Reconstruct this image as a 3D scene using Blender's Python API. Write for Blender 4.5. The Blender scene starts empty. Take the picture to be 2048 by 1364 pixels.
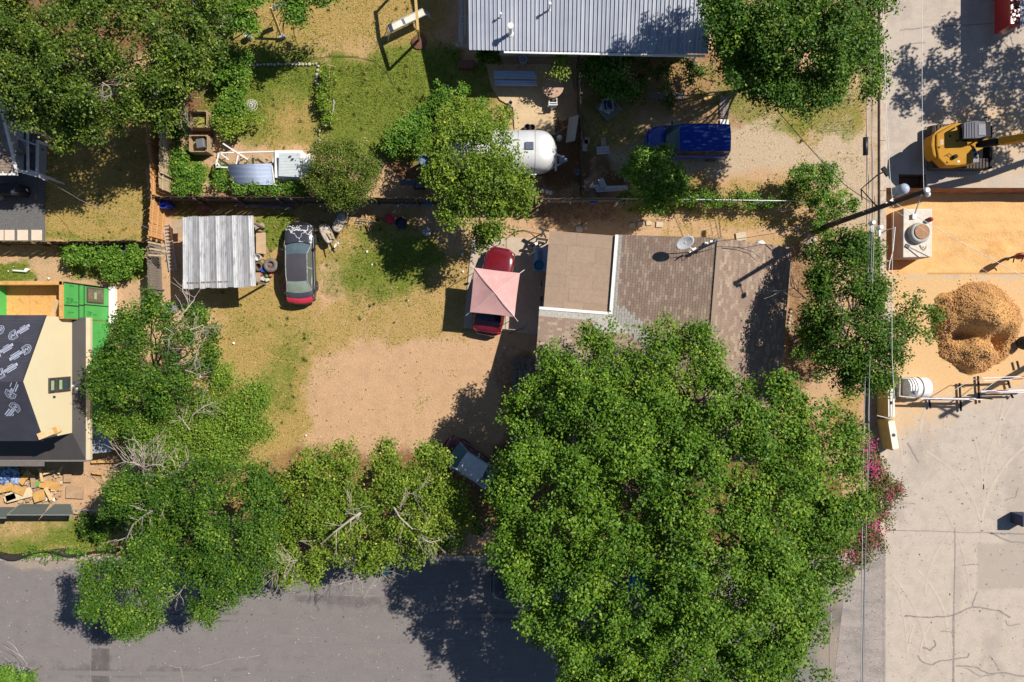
import bpy, math, random
import numpy as np
from mathutils import Vector, Matrix
random.seed(7); rng = np.random.default_rng(11)
R = math.radians
# ------------------------------------------------------------------ camera, light, exposure
sc = bpy.context.scene
COL = sc.collection
CAMH = 41.0
cd = bpy.data.cameras.new("camera"); cam = bpy.data.objects.new("camera", cd); COL.objects.link(cam)
cam.location = (0, 0, CAMH); cam.rotation_euler = (0, 0, 0)
cd.sensor_width = 36; cd.lens = 24.0; cd.clip_start = 0.5; cd.clip_end = 4000
sc.camera = cam
SUN_EL, SUN_AZ = 47.0, 30.0          # azimuth counter-clockwise from +x (picture right)
w = bpy.data.worlds.new("World"); sc.world = w; w.use_nodes = True
nt = w.node_tree; nt.nodes.clear()
sky = nt.nodes.new("ShaderNodeTexSky"); sky.sky_type = 'NISHITA'; sky.sun_disc = False
sky.sun_elevation = R(SUN_EL); sky.sun_rotation = R(90 - SUN_AZ)
sky.air_density = 0.7; sky.dust_density = 0.15; sky.ozone_density = 1.5; sky.altitude = 200
bg = nt.nodes.new("ShaderNodeBackground"); bg.inputs[1].default_value = 0.08
ow = nt.nodes.new("ShaderNodeOutputWorld")
nt.links.new(sky.outputs[0], bg.inputs[0]); nt.links.new(bg.outputs[0], ow.inputs[0])
sd = bpy.data.lights.new("sun", 'SUN'); sd.energy = 5.0; sd.angle = R(0.5); sd.color = (1.0, 0.94, 0.85)
sun = bpy.data.objects.new("sun", sd); COL.objects.link(sun)
sv = Vector((math.cos(R(SUN_AZ))*math.cos(R(SUN_EL)), math.sin(R(SUN_AZ))*math.cos(R(SUN_EL)), math.sin(R(SUN_EL))))
sun.rotation_euler = sv.to_track_quat('Z', 'Y').to_euler(); sun.location = sv*60
sc.view_settings.view_transform = 'Standard'; sc.view_settings.look = 'None'
sc.view_settings.gamma = 1; sc.view_settings.use_curve_mapping = False
sc.view_settings.exposure = 0.35
# ------------------------------------------------------------------ helpers
F = 1365.33
def PX(u, z=0.0): return (u-1024)/F*(CAMH-z)
def PY(v, z=0.0): return (682-v)/F*(CAMH-z)
def P(u, v, z=0.0): return (PX(u, z), PY(v, z), z)
def thing(name, label, cat, loc=(0,0,0), rotz=0.0, group=None):
    o = bpy.data.objects.new(name, None); COL.objects.link(o); o.empty_display_size = 0.2
    o.location = loc; o.rotation_euler = (0,0,rotz); o['label'] = label; o['category'] = cat
    if group: o['group'] = group
    return o
def tag(o, label, cat, group=None, kind=None):
    o['label'] = label; o['category'] = cat
    if group: o['group'] = group
    if kind: o['kind'] = kind
    return o
MATS = {}
def mat(name, c1, c2=None, rough=0.8, metal=0.0, scale=6.0, bump=0.0, bscale=None, detail=6, spec=0.5, coat=0.0,
        c3=None, s3=40.0, a3=0.3, stretch=None, alpha=None, trans=0.0, thr=(0.35,0.65)):
    if name in MATS: return MATS[name]
    m = bpy.data.materials.new(name); m.use_nodes = True; n = m.node_tree.nodes; l = m.node_tree.links
    b = n["Principled BSDF"]; b.inputs["Roughness"].default_value = rough; b.inputs["Metallic"].default_value = metal
    b.inputs["Specular IOR Level"].default_value = spec; b.inputs["Coat Weight"].default_value = coat
    b.inputs["Coat Roughness"].default_value = 0.06
    if trans: b.inputs["Transmission Weight"].default_value = trans
    if alpha is not None: b.inputs["Alpha"].default_value = alpha
    if c2 is None: c2 = tuple(x*0.8 for x in c1)
    tc = n.new("ShaderNodeTexCoord"); src = tc.outputs["Object"]
    if stretch:
        mp = n.new("ShaderNodeMapping"); mp.inputs["Scale"].default_value = stretch; l.new(src, mp.inputs[0]); src = mp.outputs[0]
    nz = n.new("ShaderNodeTexNoise"); nz.inputs["Scale"].default_value = scale; nz.inputs["Detail"].default_value = detail
    nz.inputs["Roughness"].default_value = 0.65; l.new(src, nz.inputs["Vector"])
    mr = n.new("ShaderNodeMapRange"); mr.inputs[1].default_value = thr[0]; mr.inputs[2].default_value = thr[1]; l.new(nz.outputs[0], mr.inputs[0])
    mx = n.new("ShaderNodeMix"); mx.data_type = 'RGBA'; mx.inputs[6].default_value = (*c1, 1); mx.inputs[7].default_value = (*c2, 1)
    l.new(mr.outputs[0], mx.inputs[0]); out = mx.outputs[2]
    if c3 is not None:
        n3 = n.new("ShaderNodeTexNoise"); n3.inputs["Scale"].default_value = s3; n3.inputs["Detail"].default_value = 3; l.new(src, n3.inputs["Vector"])
        r3 = n.new("ShaderNodeMapRange"); r3.inputs[1].default_value = 0.55; r3.inputs[2].default_value = 0.68; r3.inputs[4].default_value = a3
        l.new(n3.outputs[0], r3.inputs[0])
        m3 = n.new("ShaderNodeMix"); m3.data_type = 'RGBA'; m3.inputs[7].default_value = (*c3, 1); l.new(out, m3.inputs[6]); l.new(r3.outputs[0], m3.inputs[0]); out = m3.outputs[2]
    l.new(out, b.inputs["Base Color"])
    if bump:
        nb = n.new("ShaderNodeTexNoise"); nb.inputs["Scale"].default_value = bscale or scale*4; nb.inputs["Detail"].default_value = 6; l.new(src, nb.inputs["Vector"])
        bp = n.new("ShaderNodeBump"); bp.inputs["Strength"].default_value = bump; bp.inputs["Distance"].default_value = 0.05; l.new(nb.outputs[0], bp.inputs["Height"]); l.new(bp.outputs[0], b.inputs["Normal"])
    MATS[name] = m; return m
class MB:
    def __init__(s): s.v = []; s.f = []; s.m = []; s.mi = 0
    def add(s, vs, fs):
        o = len(s.v); s.v.extend([tuple(x) for x in vs]); s.f.extend([tuple(i+o for i in f) for f in fs]); s.m.extend([s.mi]*len(fs)); return s
    def box(s, c, d, rz=0.0, taper=1.0):
        x, y, z = (k/2 for k in d); vs = []
        for dz, t in ((-z, 1), (z, taper)):
            for dx, dy in ((-x,-y),(x,-y),(x,y),(-x,y)):
                a = dx*t; b = dy*t
                vs.append((c[0]+a*math.cos(rz)-b*math.sin(rz), c[1]+a*math.sin(rz)+b*math.cos(rz), c[2]+dz))
        return s.add(vs, [(3,2,1,0),(4,5,6,7),(0,1,5,4),(1,2,6,5),(2,3,7,6),(3,0,4,7)])
    def beam(s, p, q, w, h=None):
        h = h or w; p = Vector(p); q = Vector(q); d = (q-p).normalized()
        up = Vector((0,0,1)) if abs(d.z) < 0.95 else Vector((1,0,0))
        a = d.cross(up).normalized()*w/2; b = a.cross(d).normalized()*h/2
        vs = [p-a-b, p+a-b, p+a+b, p-a+b, q-a-b, q+a-b, q+a+b, q-a+b]
        return s.add(vs, [(3,2,1,0),(4,5,6,7),(0,1,5,4),(1,2,6,5),(2,3,7,6),(3,0,4,7)])
    def tube(s, pts, r, seg=8, cap=True):
        pts = [Vector(p) for p in pts]; n = len(pts); rs = r if isinstance(r, (list, tuple)) else [r]*n; vs = []; fs = []; a = None
        for i, p in enumerate(pts):
            d = (pts[min(i+1, n-1)]-pts[max(i-1, 0)]).normalized()
            if a is None:
                up = Vector((0,0,1)) if abs(d.z) < 0.9 else Vector((1,0,0)); a = d.cross(up).normalized()
            else: a = (a-d*a.dot(d)).normalized()
            b = d.cross(a)
            for k in range(seg):
                t = 2*math.pi*k/seg; vs.append(p+a*math.cos(t)*rs[i]+b*math.sin(t)*rs[i])
        for i in range(n-1):
            for k in range(seg):
                fs.append((i*seg+k, i*seg+(k+1)%seg, (i+1)*seg+(k+1)%seg, (i+1)*seg+k))
        if cap: fs.append(tuple(reversed(range(seg)))); fs.append(tuple(range((n-1)*seg, n*seg)))
        return s.add(vs, fs)
    def lathe(s, prof, c=(0,0,0), seg=16, cap=True):
        vs = []; fs = []; n = len(prof)
        for r, z in prof:
            for k in range(seg):
                t = 2*math.pi*k/seg; vs.append((c[0]+r*math.cos(t), c[1]+r*math.sin(t), c[2]+z))
        for i in range(n-1):
            for k in range(seg): fs.append((i*seg+k, i*seg+(k+1)%seg, (i+1)*seg+(k+1)%seg, (i+1)*seg+k))
        if cap: fs.append(tuple(reversed(range(seg)))); fs.append(tuple(range((n-1)*seg, n*seg)))
        return s.add(vs, fs)
    def prism(s, poly, z0, z1):
        n = len(poly); A = sum(poly[i][0]*poly[(i+1)%n][1]-poly[(i+1)%n][0]*poly[i][1] for i in range(n))
        if A < 0: poly = poly[::-1]
        vs = [(p[0], p[1], z0) for p in poly]+[(p[0], p[1], z1) for p in poly]
        return s.add(vs, [tuple(reversed(range(n))), tuple(range(n, 2*n))]+[(i, (i+1)%n, n+(i+1)%n, n+i) for i in range(n)])
    def slab(s, poly3, t):      # planar polygon (3d), thickness t downward
        n = len(poly3); vs = [tuple(p) for p in poly3]+[(p[0], p[1], p[2]-t) for p in poly3]
        A = sum(poly3[i][0]*poly3[(i+1)%n][1]-poly3[(i+1)%n][0]*poly3[i][1] for i in range(n))
        fs = [tuple(range(n)), tuple(reversed(range(n, 2*n)))]+[(i, n+i, n+(i+1)%n, (i+1)%n) for i in range(n)]
        if A < 0: fs = [tuple(reversed(f)) for f in fs]
        return s.add(vs, fs)
    def face(s, poly3): return s.add(poly3, [tuple(range(len(poly3)))])
    def grid(s, rows):          # rows: list of lists of points
        n = len(rows[0]); vs = [p for r in rows for p in r]
        return s.add(vs, [(i*n+k, i*n+k+1, (i+1)*n+k+1, (i+1)*n+k) for i in range(len(rows)-1) for k in range(n-1)])
    def ball(s, c, r, seg=12, rings=7, sz=1.0, jit=0.0):
        vs = []; fs = []
        for i in range(rings+1):
            ph = math.pi*i/rings
            for k in range(seg):
                t = 2*math.pi*k/seg; j = 1+random.uniform(-jit, jit)
                vs.append((c[0]+r*j*math.sin(ph)*math.cos(t), c[1]+r*j*math.sin(ph)*math.sin(t), c[2]+r*sz*math.cos(ph)))
        for i in range(rings):
            for k in range(seg): fs.append((i*seg+k, (i+1)*seg+k, (i+1)*seg+(k+1)%seg, i*seg+(k+1)%seg))
        return s.add(vs, fs)
    def mesh(s, name, m, off=(0,0,0), smooth=False):
        me = bpy.data.meshes.new(name); me.from_pydata([(a-off[0], b-off[1], c-off[2]) for a, b, c in s.v], [], s.f)
        for k in (m if isinstance(m, (list, tuple)) else [m]): me.materials.append(k)
        if isinstance(m, (list, tuple)): me.polygons.foreach_set("material_index", s.m)
        if smooth: me.polygons.foreach_set("use_smooth", [True]*len(s.f))
        me.update(); return me
    def build(s, name, m, parent=None, world=True, smooth=False, bevel=0.0):
        off = tuple(parent.location) if (parent is not None and world) else (0,0,0)
        if parent is not None and world and parent.parent is not None: off = tuple(parent.location+parent.parent.location)
        o = bpy.data.objects.new(name, s.mesh(name, m, off, smooth)); COL.objects.link(o)
        if parent is not None: o.parent = parent
        if bevel:
            b = o.modifiers.new("bevel", 'BEVEL'); b.width = bevel; b.segments = 2; b.limit_method = 'ANGLE'; b.angle_limit = R(40)
        return o
def single(name, label, cat, mb, m, group=None, smooth=False, bevel=0.0):
    """a thing that is one mesh, origin at the foot of its bounding box"""
    xs = [p[0] for p in mb.v]; ys = [p[1] for p in mb.v]; zs = [p[2] for p in mb.v]
    off = ((min(xs)+max(xs))/2, (min(ys)+max(ys))/2, min(zs))
    o = bpy.data.objects.new(name, mb.mesh(name, m, off, smooth)); COL.objects.link(o); o.location = off
    if bevel:
        b = o.modifiers.new("bevel", 'BEVEL'); b.width = bevel; b.segments = 2; b.limit_method = 'ANGLE'; b.angle_limit = R(40)
    return tag(o, label, cat, group)
def struct(name, mb, m, smooth=False, parent=None):
    o = mb.build(name, m, parent, smooth=smooth)
    if parent is None: o['kind'] = 'structure'
    return o
def text(s, size, m, parent, loc, rot, name='lettering', ext=0.002, outline=False):
    c = bpy.data.curves.new(name, 'FONT'); c.body = s; c.size = size; c.extrude = ext; c.align_x = 'CENTER'; c.align_y = 'CENTER'
    t = bpy.data.objects.new(name, c); dg = bpy.context.evaluated_depsgraph_get()
    COL.objects.link(t); bpy.context.view_layer.update()
    me = bpy.data.meshes.new_from_object(t.evaluated_get(bpy.context.evaluated_depsgraph_get())); bpy.data.objects.remove(t)
    me.materials.clear(); me.materials.append(m)
    o = bpy.data.objects.new(name, me); COL.objects.link(o); o.parent = parent; o.location = loc; o.rotation_euler = rot
    return o
def instance(o, parent, loc=None, rot=None, scale=None):
    c = o.copy(); COL.objects.link(c); c.parent = parent
    if loc is not None: c.location = loc
    if rot is not None: c.rotation_euler = rot
    if scale is not None: c.scale = scale
    return c
def copy_thing(root, loc, rotz, label, group=None):
    r = root.copy(); COL.objects.link(r); r.location = loc; r.rotation_euler = (0,0,rotz); r['label'] = label
    if group: r['group'] = group
    for ch in list(root.children):
        c = ch.copy(); COL.objects.link(c); c.parent = r
        for g in list(ch.children):
            d = g.copy(); COL.objects.link(d); d.parent = c
    return r
# numpy value noise
def vnoise(x, y, s, seed=0):
    r = np.random.default_rng(seed); T = r.random((256, 256)); x = np.asarray(x)*s+1000; y = np.asarray(y)*s+1000
    xi = np.floor(x).astype(int); yi = np.floor(y).astype(int); fx = x-xi; fy = y-yi; fx = fx*fx*(3-2*fx); fy = fy*fy*(3-2*fy)
    g = lambda a, b: T[a % 256, b % 256]
    return (g(xi, yi)*(1-fx)+g(xi+1, yi)*fx)*(1-fy)+(g(xi, yi+1)*(1-fx)+g(xi+1, yi+1)*fx)*fy
def fbm(x, y, s, seed=0, o=4):
    t = 0; a = 0.5
    for k in range(o): t = t+a*vnoise(x, y, s*2**k, seed+k); a /= 2
    return t/(1-0.5**o)
def inpoly(X, Y, poly):
    """signed distance (positive inside) in the units of poly"""
    ins = np.zeros(X.shape, bool); d = np.full(X.shape, 1e9); n = len(poly)
    for i in range(n):
        x0, y0 = poly[i]; x1, y1 = poly[(i+1) % n]
        c = ((y0 > Y) != (y1 > Y)) & (X < (x1-x0)*(Y-y0)/((y1-y0) if y1 != y0 else 1e-9)+x0); ins ^= c
        L = (x1-x0)**2+(y1-y0)**2+1e-9; t = np.clip(((X-x0)*(x1-x0)+(Y-y0)*(y1-y0))/L, 0, 1)
        d = np.minimum(d, np.hypot(X-x0-t*(x1-x0), Y-y0-t*(y1-y0)))
    return np.where(ins, d, -d)
# ------------------------------------------------------------------ ground materials
def zonemat(name, stops, bump=0.7, bs=16, rough=0.95):
    """base + layers; stops = [(attr, c1, c2)], each layer laid over the last where its attribute and a noise agree"""
    m = bpy.data.materials.new(name); m.use_nodes = True; n = m.node_tree.nodes; l = m.node_tree.links
    b = n["Principled BSDF"]; b.inputs["Roughness"].default_value = rough; b.inputs["Specular IOR Level"].default_value = 0.25
    tc = n.new("ShaderNodeTexCoord")
    def nz(s, d=8, r=0.7):
        k = n.new("ShaderNodeTexNoise"); k.inputs["Scale"].default_value = s; k.inputs["Detail"].default_value = d; k.inputs["Roughness"].default_value = r
        l.new(tc.outputs["Object"], k.inputs["Vector"]); return k.outputs[0]
    def mr(x, a, bb, c=0, dd=1):
        k = n.new("ShaderNodeMapRange"); k.inputs[1].default_value = a; k.inputs[2].default_value = bb; k.inputs[3].default_value = c; k.inputs[4].default_value = dd
        l.new(x, k.inputs[0]); return k.outputs[0]
    def mx(a, bb, f):
        k = n.new("ShaderNodeMix"); k.data_type = 'RGBA'; l.new(f, k.inputs[0])
        for i, x in ((6, a), (7, bb)):
            if isinstance(x, tuple): k.inputs[i].default_value = (*x, 1)
            else: l.new(x, k.inputs[i])
        return k.outputs[2]
    fine = nz(9, 10, 0.75); mid = nz(1.3, 8, 0.7); grit = nz(30, 4, 0.8)
    out = None
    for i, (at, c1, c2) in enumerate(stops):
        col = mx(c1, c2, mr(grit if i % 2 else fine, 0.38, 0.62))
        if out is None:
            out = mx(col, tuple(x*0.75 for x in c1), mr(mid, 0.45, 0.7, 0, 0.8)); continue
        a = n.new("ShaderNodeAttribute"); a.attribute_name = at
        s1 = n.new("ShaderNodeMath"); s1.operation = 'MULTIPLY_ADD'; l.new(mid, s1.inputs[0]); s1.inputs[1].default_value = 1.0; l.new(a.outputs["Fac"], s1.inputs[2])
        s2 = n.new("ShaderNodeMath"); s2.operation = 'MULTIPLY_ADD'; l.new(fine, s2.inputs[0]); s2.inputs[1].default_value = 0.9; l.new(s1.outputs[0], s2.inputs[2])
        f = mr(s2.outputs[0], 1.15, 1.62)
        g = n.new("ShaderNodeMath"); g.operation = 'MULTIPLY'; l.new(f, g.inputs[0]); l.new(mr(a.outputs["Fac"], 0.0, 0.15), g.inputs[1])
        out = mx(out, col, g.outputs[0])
    # small pebbles and specks
    vo = n.new("ShaderNodeTexVoronoi"); vo.inputs["Scale"].default_value = 9; l.new(tc.outputs["Object"], vo.inputs["Vector"])
    out = mx(out, (0.55, 0.47, 0.36), mr(vo.outputs["Distance"], 0.07, 0.04, 0, 0.5))
    l.new(out, b.inputs["Base Color"])
    bp = n.new("ShaderNodeBump"); bp.inputs["Strength"].default_value = bump; bp.inputs["Distance"].default_value = 0.09
    l.new(nz(bs, 8, 0.7), bp.inputs["Height"]); l.new(bp.outputs[0], b.inputs["Normal"])
    return m
SAND1, SAND2 = (0.56,0.365,0.215), (0.49,0.30,0.165)
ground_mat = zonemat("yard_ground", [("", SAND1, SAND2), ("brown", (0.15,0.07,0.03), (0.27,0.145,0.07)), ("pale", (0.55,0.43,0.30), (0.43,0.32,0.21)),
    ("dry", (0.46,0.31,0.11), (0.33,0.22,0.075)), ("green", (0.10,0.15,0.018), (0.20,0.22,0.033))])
def gridsheet(name, x0, x1, y0, y1, cell, zf, attrs, m, keep=None, kind='structure'):
    nx = int((x1-x0)/cell)+1; ny = int((y1-y0)/cell)+1
    X, Y = np.meshgrid(np.linspace(x0, x1, nx), np.linspace(y0, y1, ny)); Z = zf(X, Y)
    v = np.stack([X.ravel(), Y.ravel(), Z.ravel()], 1)
    i = np.arange((nx-1)*(ny-1)); r = i//(nx-1); c = i % (nx-1); a = r*nx+c
    f = np.stack([a, a+1, a+nx+1, a+nx], 1)
    if keep is not None:
        cx = v[f].mean(1); f = f[keep(cx[:,0], cx[:,1])]
    me = bpy.data.meshes.new(name); me.vertices.add(len(v)); me.vertices.foreach_set("co", v.ravel().astype(np.float32))
    me.loops.add(f.size); me.loops.foreach_set("vertex_index", f.ravel().astype(np.int32))
    me.polygons.add(len(f)); me.polygons.foreach_set("loop_start", (np.arange(len(f))*4).astype(np.int32)); me.polygons.foreach_set("loop_total", np.full(len(f), 4, np.int32))
    me.polygons.foreach_set("use_smooth", np.ones(len(f), bool)); me.materials.append(m); me.update(calc_edges=True)
    for an, fn in attrs.items():
        at = me.attributes.new(an, 'FLOAT', 'POINT'); at.data.foreach_set("value", fn(X, Y).ravel().astype(np.float32))
    o = bpy.data.objects.new(name, me); COL.objects.link(o); o['kind'] = kind; return o
def topx(X, Y): return 1024+X*F/CAMH, 682-Y*F/CAMH
def zone(lst, seed, wob=22):
    def fn(X, Y):
        U, V = topx(X, Y); U = U+(fbm(X, Y, 0.22, seed)-0.5)*4*wob+(fbm(X, Y, 1.4, seed+9)-0.5)*1.5*wob; V = V+(fbm(X, Y, 0.22, seed+3)-0.5)*4*wob+(fbm(X, Y, 1.4, seed+5)-0.5)*1.5*wob
        out = np.zeros(X.shape)
        for poly, val, soft in lst:
            if len(poly) == 2:
                (a, b), (c, d) = poly; k = 0 if soft <= 8 else min(abs(c-a), abs(d-b))*0.32
                poly = [(a+k,b),(c-k,b),(c,b+k),(c,d-k),(c-k,d),(a+k,d),(a,d-k),(a,b+k)]
            if soft > 8: soft = soft*1.9
            s = np.clip(inpoly(U, V, poly)/soft+0.5, 0, 1)
            out = out*(1-s)+val*s
        return out
    return fn
BARE = [(690,700),(840,690),(900,672),(1010,668),(1060,690),(1040,900),(900,960),(760,940),(590,930),(650,860),(625,770),(640,720)]
Z = {
 'dry': zone([([(430,-60),(880,110)],0.85,30), ([(430,100),(1000,300)],0.55,30), ([(500,140),(640,300)],0.8,20), ([(88,225),(305,490)],1.0,8), ([(-60,490),(300,560)],0.25,20), ([(-60,1035),(250,1110)],0.5,10),
   ([(380,400),(1060,690)],0.62,40), ([(400,600),(650,930)],0.8,30), ([(540,640),(720,720)],0.7,30), ([(860,380),(1060,480)],0.1,20), (BARE,-.3,34), ([(640,540),(680,612)],0.0,12), ([(1040,405),(1240,470)],0.0,10), ([(1230,410),(1640,440)],0.7,14), ([(1300,455),(1600,500)],0.45,14),
   ([(1165,100),(1560,265)],0.35,20), ([(1165,190),(1300,300)],0.6,14), ([(1540,205),(1745,275)],0.75,20), ([(1440,340),(1620,400)],0.6,16), ([(1230,350),(1560,400)],0.55,12), ([(1655,770),(1745,900)],0.6,12), ([(250,920),(960,1105)],0.35,20), ([(1590,230),(1740,420)],0.2,14)], 21),
 'green': zone([([(430,60),(900,130)],0.3,30), ([(420,110),(960,300)],0.8,30), ([(640,110),(960,260)],0.95,30), ([(520,210),(640,290)],0.25,30), ([(660,240),(860,310)],0.7,20), ([(880,120),(980,175)],0.6,12), ([(88,225),(118,490)],0.6,14), ([(110,240),(300,480)],0.22,20), ([(88,470),(300,490)],0.45,8), ([(-60,515),(85,562)],0.9,12), ([(130,490),(290,560)],0.7,14),
   ([(-60,1035),(215,1108)],0.75,12), ([(-60,1030),(90,1075)],0.25,20), ([(330,395),(400,470)],0.5,20), ([(525,425),(580,500)],0.8,12), ([(640,470),(860,600)],0.6,40), ([(700,470),(860,560)],0.8,30), ([(440,595),(640,680)],0.3,30), ([(530,650),(650,790)],0.42,30), ([(530,700),(620,820)],0.55,22), (BARE,0.0,50),
   ([(1165,110),(1250,300)],0.35,20), ([(1400,150),(1745,255)],0.45,24), ([(1540,225),(1700,262)],0.5,16), ([(1230,392),(1700,412)],0.6,8), ([(340,300),(420,392)],0.8,14), ([(420,340),(620,392)],0.7,12), ([(930,255),(1000,290)],0.5,12), ([(200,1080),(330,1105)],0.5,12), ([(1310,468),(1420,490)],0.4,10)], 31),
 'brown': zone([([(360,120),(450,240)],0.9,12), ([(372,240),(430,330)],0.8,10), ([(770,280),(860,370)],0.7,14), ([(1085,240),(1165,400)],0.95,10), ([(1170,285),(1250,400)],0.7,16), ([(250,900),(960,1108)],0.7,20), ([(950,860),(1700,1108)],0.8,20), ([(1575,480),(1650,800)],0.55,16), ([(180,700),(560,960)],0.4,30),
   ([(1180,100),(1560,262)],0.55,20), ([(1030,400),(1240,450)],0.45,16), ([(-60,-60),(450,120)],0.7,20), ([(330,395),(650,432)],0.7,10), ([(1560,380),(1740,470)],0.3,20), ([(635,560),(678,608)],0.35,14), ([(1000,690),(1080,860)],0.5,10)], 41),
 'pale': zone([([(1210,290),(1300,262),(1440,262),(1560,248),(1745,268),(1745,430),(1690,430),(1600,345),(1450,362),(1230,345)],0.85,18), ([(1230,215),(1520,262)],0.35,16), ([(690,715),(640,880),(820,900),(900,740)],0.0,40), ([(0,500),(280,540)],0.35,20), ([(960,440),(1060,475)],0.3,14)], 51),
}
def gz(X, Y): return (fbm(X, Y, 0.35, 5)-0.5)*0.06*(1-np.clip(inpoly(*topx(X, Y), [(1700,-400),(2400,-400),(2400,1800),(1700,1800)])/40+1, 0, 1))-0.04
XR = PX(1744)
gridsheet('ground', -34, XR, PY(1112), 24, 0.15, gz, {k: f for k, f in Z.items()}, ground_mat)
far = mat('far_field', (0.2,0.17,0.07), (0.32,0.24,0.12), scale=0.05, rough=0.95)
m = MB(); B = 1500
for x0, x1, y0, y1 in ((-B,B,24,B), (-B,B,-B,-31), (-B,-34,-31,24), (46,B,-31,24)): m.face([(x0,y0,-0.05),(x1,y0,-0.05),(x1,y1,-0.05),(x0,y1,-0.05)])
struct('distant_ground', m, far)
# streets
asph = zonemat("asphalt", [("", (0.215,0.193,0.184), (0.178,0.16,0.154)), ("dust", (0.36,0.29,0.22), (0.28,0.22,0.17)), ("tar", (0.085,0.077,0.075), (0.12,0.105,0.10))], bump=0.25, bs=60, rough=0.85)
KY = 1120
def streaks(X, Y):
    return np.clip((fbm(X*0.12, Y*1.5, 1.0, 77)-0.6)*2.2, 0, 0.55)
gridsheet('asphalt_street', -60, PX(1772), -31, PY(KY), 0.2, lambda X, Y: X*0+0.0, {'dust': lambda X, Y: np.maximum(zone([([(1640,1090),(1780,1500)],0.5,20),([(-60,1100),(1800,1134)],0.55,8),([(1655,1040),(1770,1180)],0.6,20)], 61, 14)(X, Y), streaks(X, Y)*0.5),
    'tar': lambda X, Y: np.maximum(zone([([(183,1150),(220,1700)],0.62,2)], 62, 1.0)(X, Y), np.clip((fbm(X*0.1, Y*0.9, 1.0, 78)-0.5)*2.2, 0, 0.5))}, asph)
conc = zonemat("concrete", [("", (0.495,0.42,0.35), (0.42,0.355,0.295)), ("dark", (0.33,0.28,0.24), (0.40,0.34,0.285)), ("sand", (0.62,0.42,0.22), (0.56,0.34,0.15))], bump=0.15, bs=50, rough=0.85)
PIT = (PX(1771), 60, PY(550), PY(376))
NOT = (PX(1797), PX(1850), PY(376)-0.01, PY(350))
def keepc(x, y):
    k = ~((x > PIT[0]) & (y > PIT[2]) & (y < PIT[3])); return k & ~((x > NOT[0]) & (x < NOT[1]) & (y > NOT[2]) & (y < NOT[3]))
def wear(X, Y):
    return np.clip(np.maximum((fbm(X*0.9, Y*0.3, 1.0, 90)-0.46)*2.0, (0.035-np.abs(fbm(X, Y, 0.22, 95)-0.5))*14*(fbm(X, Y, .6, 96) > .5)), 0, 0.62)
cell = 0.2
gridsheet('concrete_road', PX(1771), PX(1771)+24, -31, 24, cell, lambda X, Y: X*0+0.004, {'sand': lambda X, Y: np.maximum(zone([([(1771,545),(2200,545),(2200,720),(1990,775),(1860,800),(1775,830)],1.0,24), ([(1771,700),(1960,780),(1860,860),(1775,870)],0.5,40), ([(1850,160),(2100,375)],0.42,50)], 71, 14)(X, Y), 0),
    'dark': lambda X, Y: np.maximum(zone([([(1952,1087),(2300,1180)],0.7,3)], 72, 1.0)(X, Y), wear(X, Y))}, conc, keep=keepc)
# kerb and walk between the yards and the concrete road
kerbm = mat('kerb_concrete', (0.56,0.46,0.36), (0.42,0.33,0.25), scale=3, rough=0.9, c3=(0.3,0.22,0.15), s3=5, a3=0.6, bump=0.2)
rk = thing('concrete_kerb', 'long pale kerb running beside the concrete road and pit', 'kerb', (PX(1758), PY(400), 0))
y = 24.0; k = 0
while y > PY(1085):
    y2 = max(y-3.0, PY(1085)); q = MB(); q.box(((PX(1758)+PX(1771))/2, (y+y2)/2, 0.045), (PX(1771)-PX(1758)-0.02, y-y2-0.02, 0.13)); q.build('kerb_slab', kerbm, rk, bevel=0.02); y = y2
q = MB(); q.face([(XR-0.05, -23.9+6, -0.01),(PX(1759), PY(1112), -0.01),(PX(1759), 24, -0.01),(XR-0.05, 24, -0.01)]); 
q = MB(); q.face([(XR-0.3, PY(1112), -0.015),(PX(1759), PY(1112), -0.015),(PX(1759), 24, -0.015),(XR-0.3, 24, -0.015)]); struct('verge_strip', q, mat('verge_dirt', (0.50,0.38,0.26), (0.36,0.25,0.15), scale=1.5, rough=0.95, c3=(0.22,0.15,0.08), s3=8, a3=0.5, bump=0.4))
gut = mat('gutter_concrete', (0.40,0.33,0.28), (0.30,0.25,0.21), scale=2, rough=0.9, c3=(0.5,0.42,0.33), s3=12, a3=0.5, bump=0.2)
q = MB()
for k in range(22):
    x0 = -34+k*2.6; 
    if x0+2.6 > PX(1744): break
    q.box((x0+1.3, (PY(1110)+PY(KY))/2, 0.03), (2.57, PY(1110)-PY(KY), 0.16))
struct('street_kerb', q, gut)
# intersection apron, worn grey with saw cuts
q = MB(); q.face([(PX(1700), PY(1085), 0.009),(PX(1771), PY(1085), 0.009),(PX(1771), PY(1470), 0.009),(PX(1655), PY(1470), 0.009)])
struct('intersection_apron', q, mat('apron_grey', (0.33,0.28,0.25), (0.21,0.185,0.17), scale=0.7, rough=0.9, c3=(0.5,0.43,0.36), s3=7, a3=0.6, stretch=(1,2.5,1), bump=0.2))
tarm = mat('tar_line', (0.19,0.16,0.145), (0.30,0.26,0.225), scale=3, rough=0.7)
def ribbon(q, pts, w, z):
    for i in range(len(pts)-1):
        (a, b), (c, d) = pts[i], pts[i+1]; p = Vector((PX(a), PY(b))); e = Vector((PX(c), PY(d))); t = (e-p).normalized(); nn = Vector((-t.y, t.x))*w/2
        z += 0.0002; q.face([(p.x-nn.x, p.y-nn.y, z),(e.x-nn.x, e.y-nn.y, z),(e.x+nn.x, e.y+nn.y, z),(p.x+nn.x, p.y+nn.y, z)])
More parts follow.
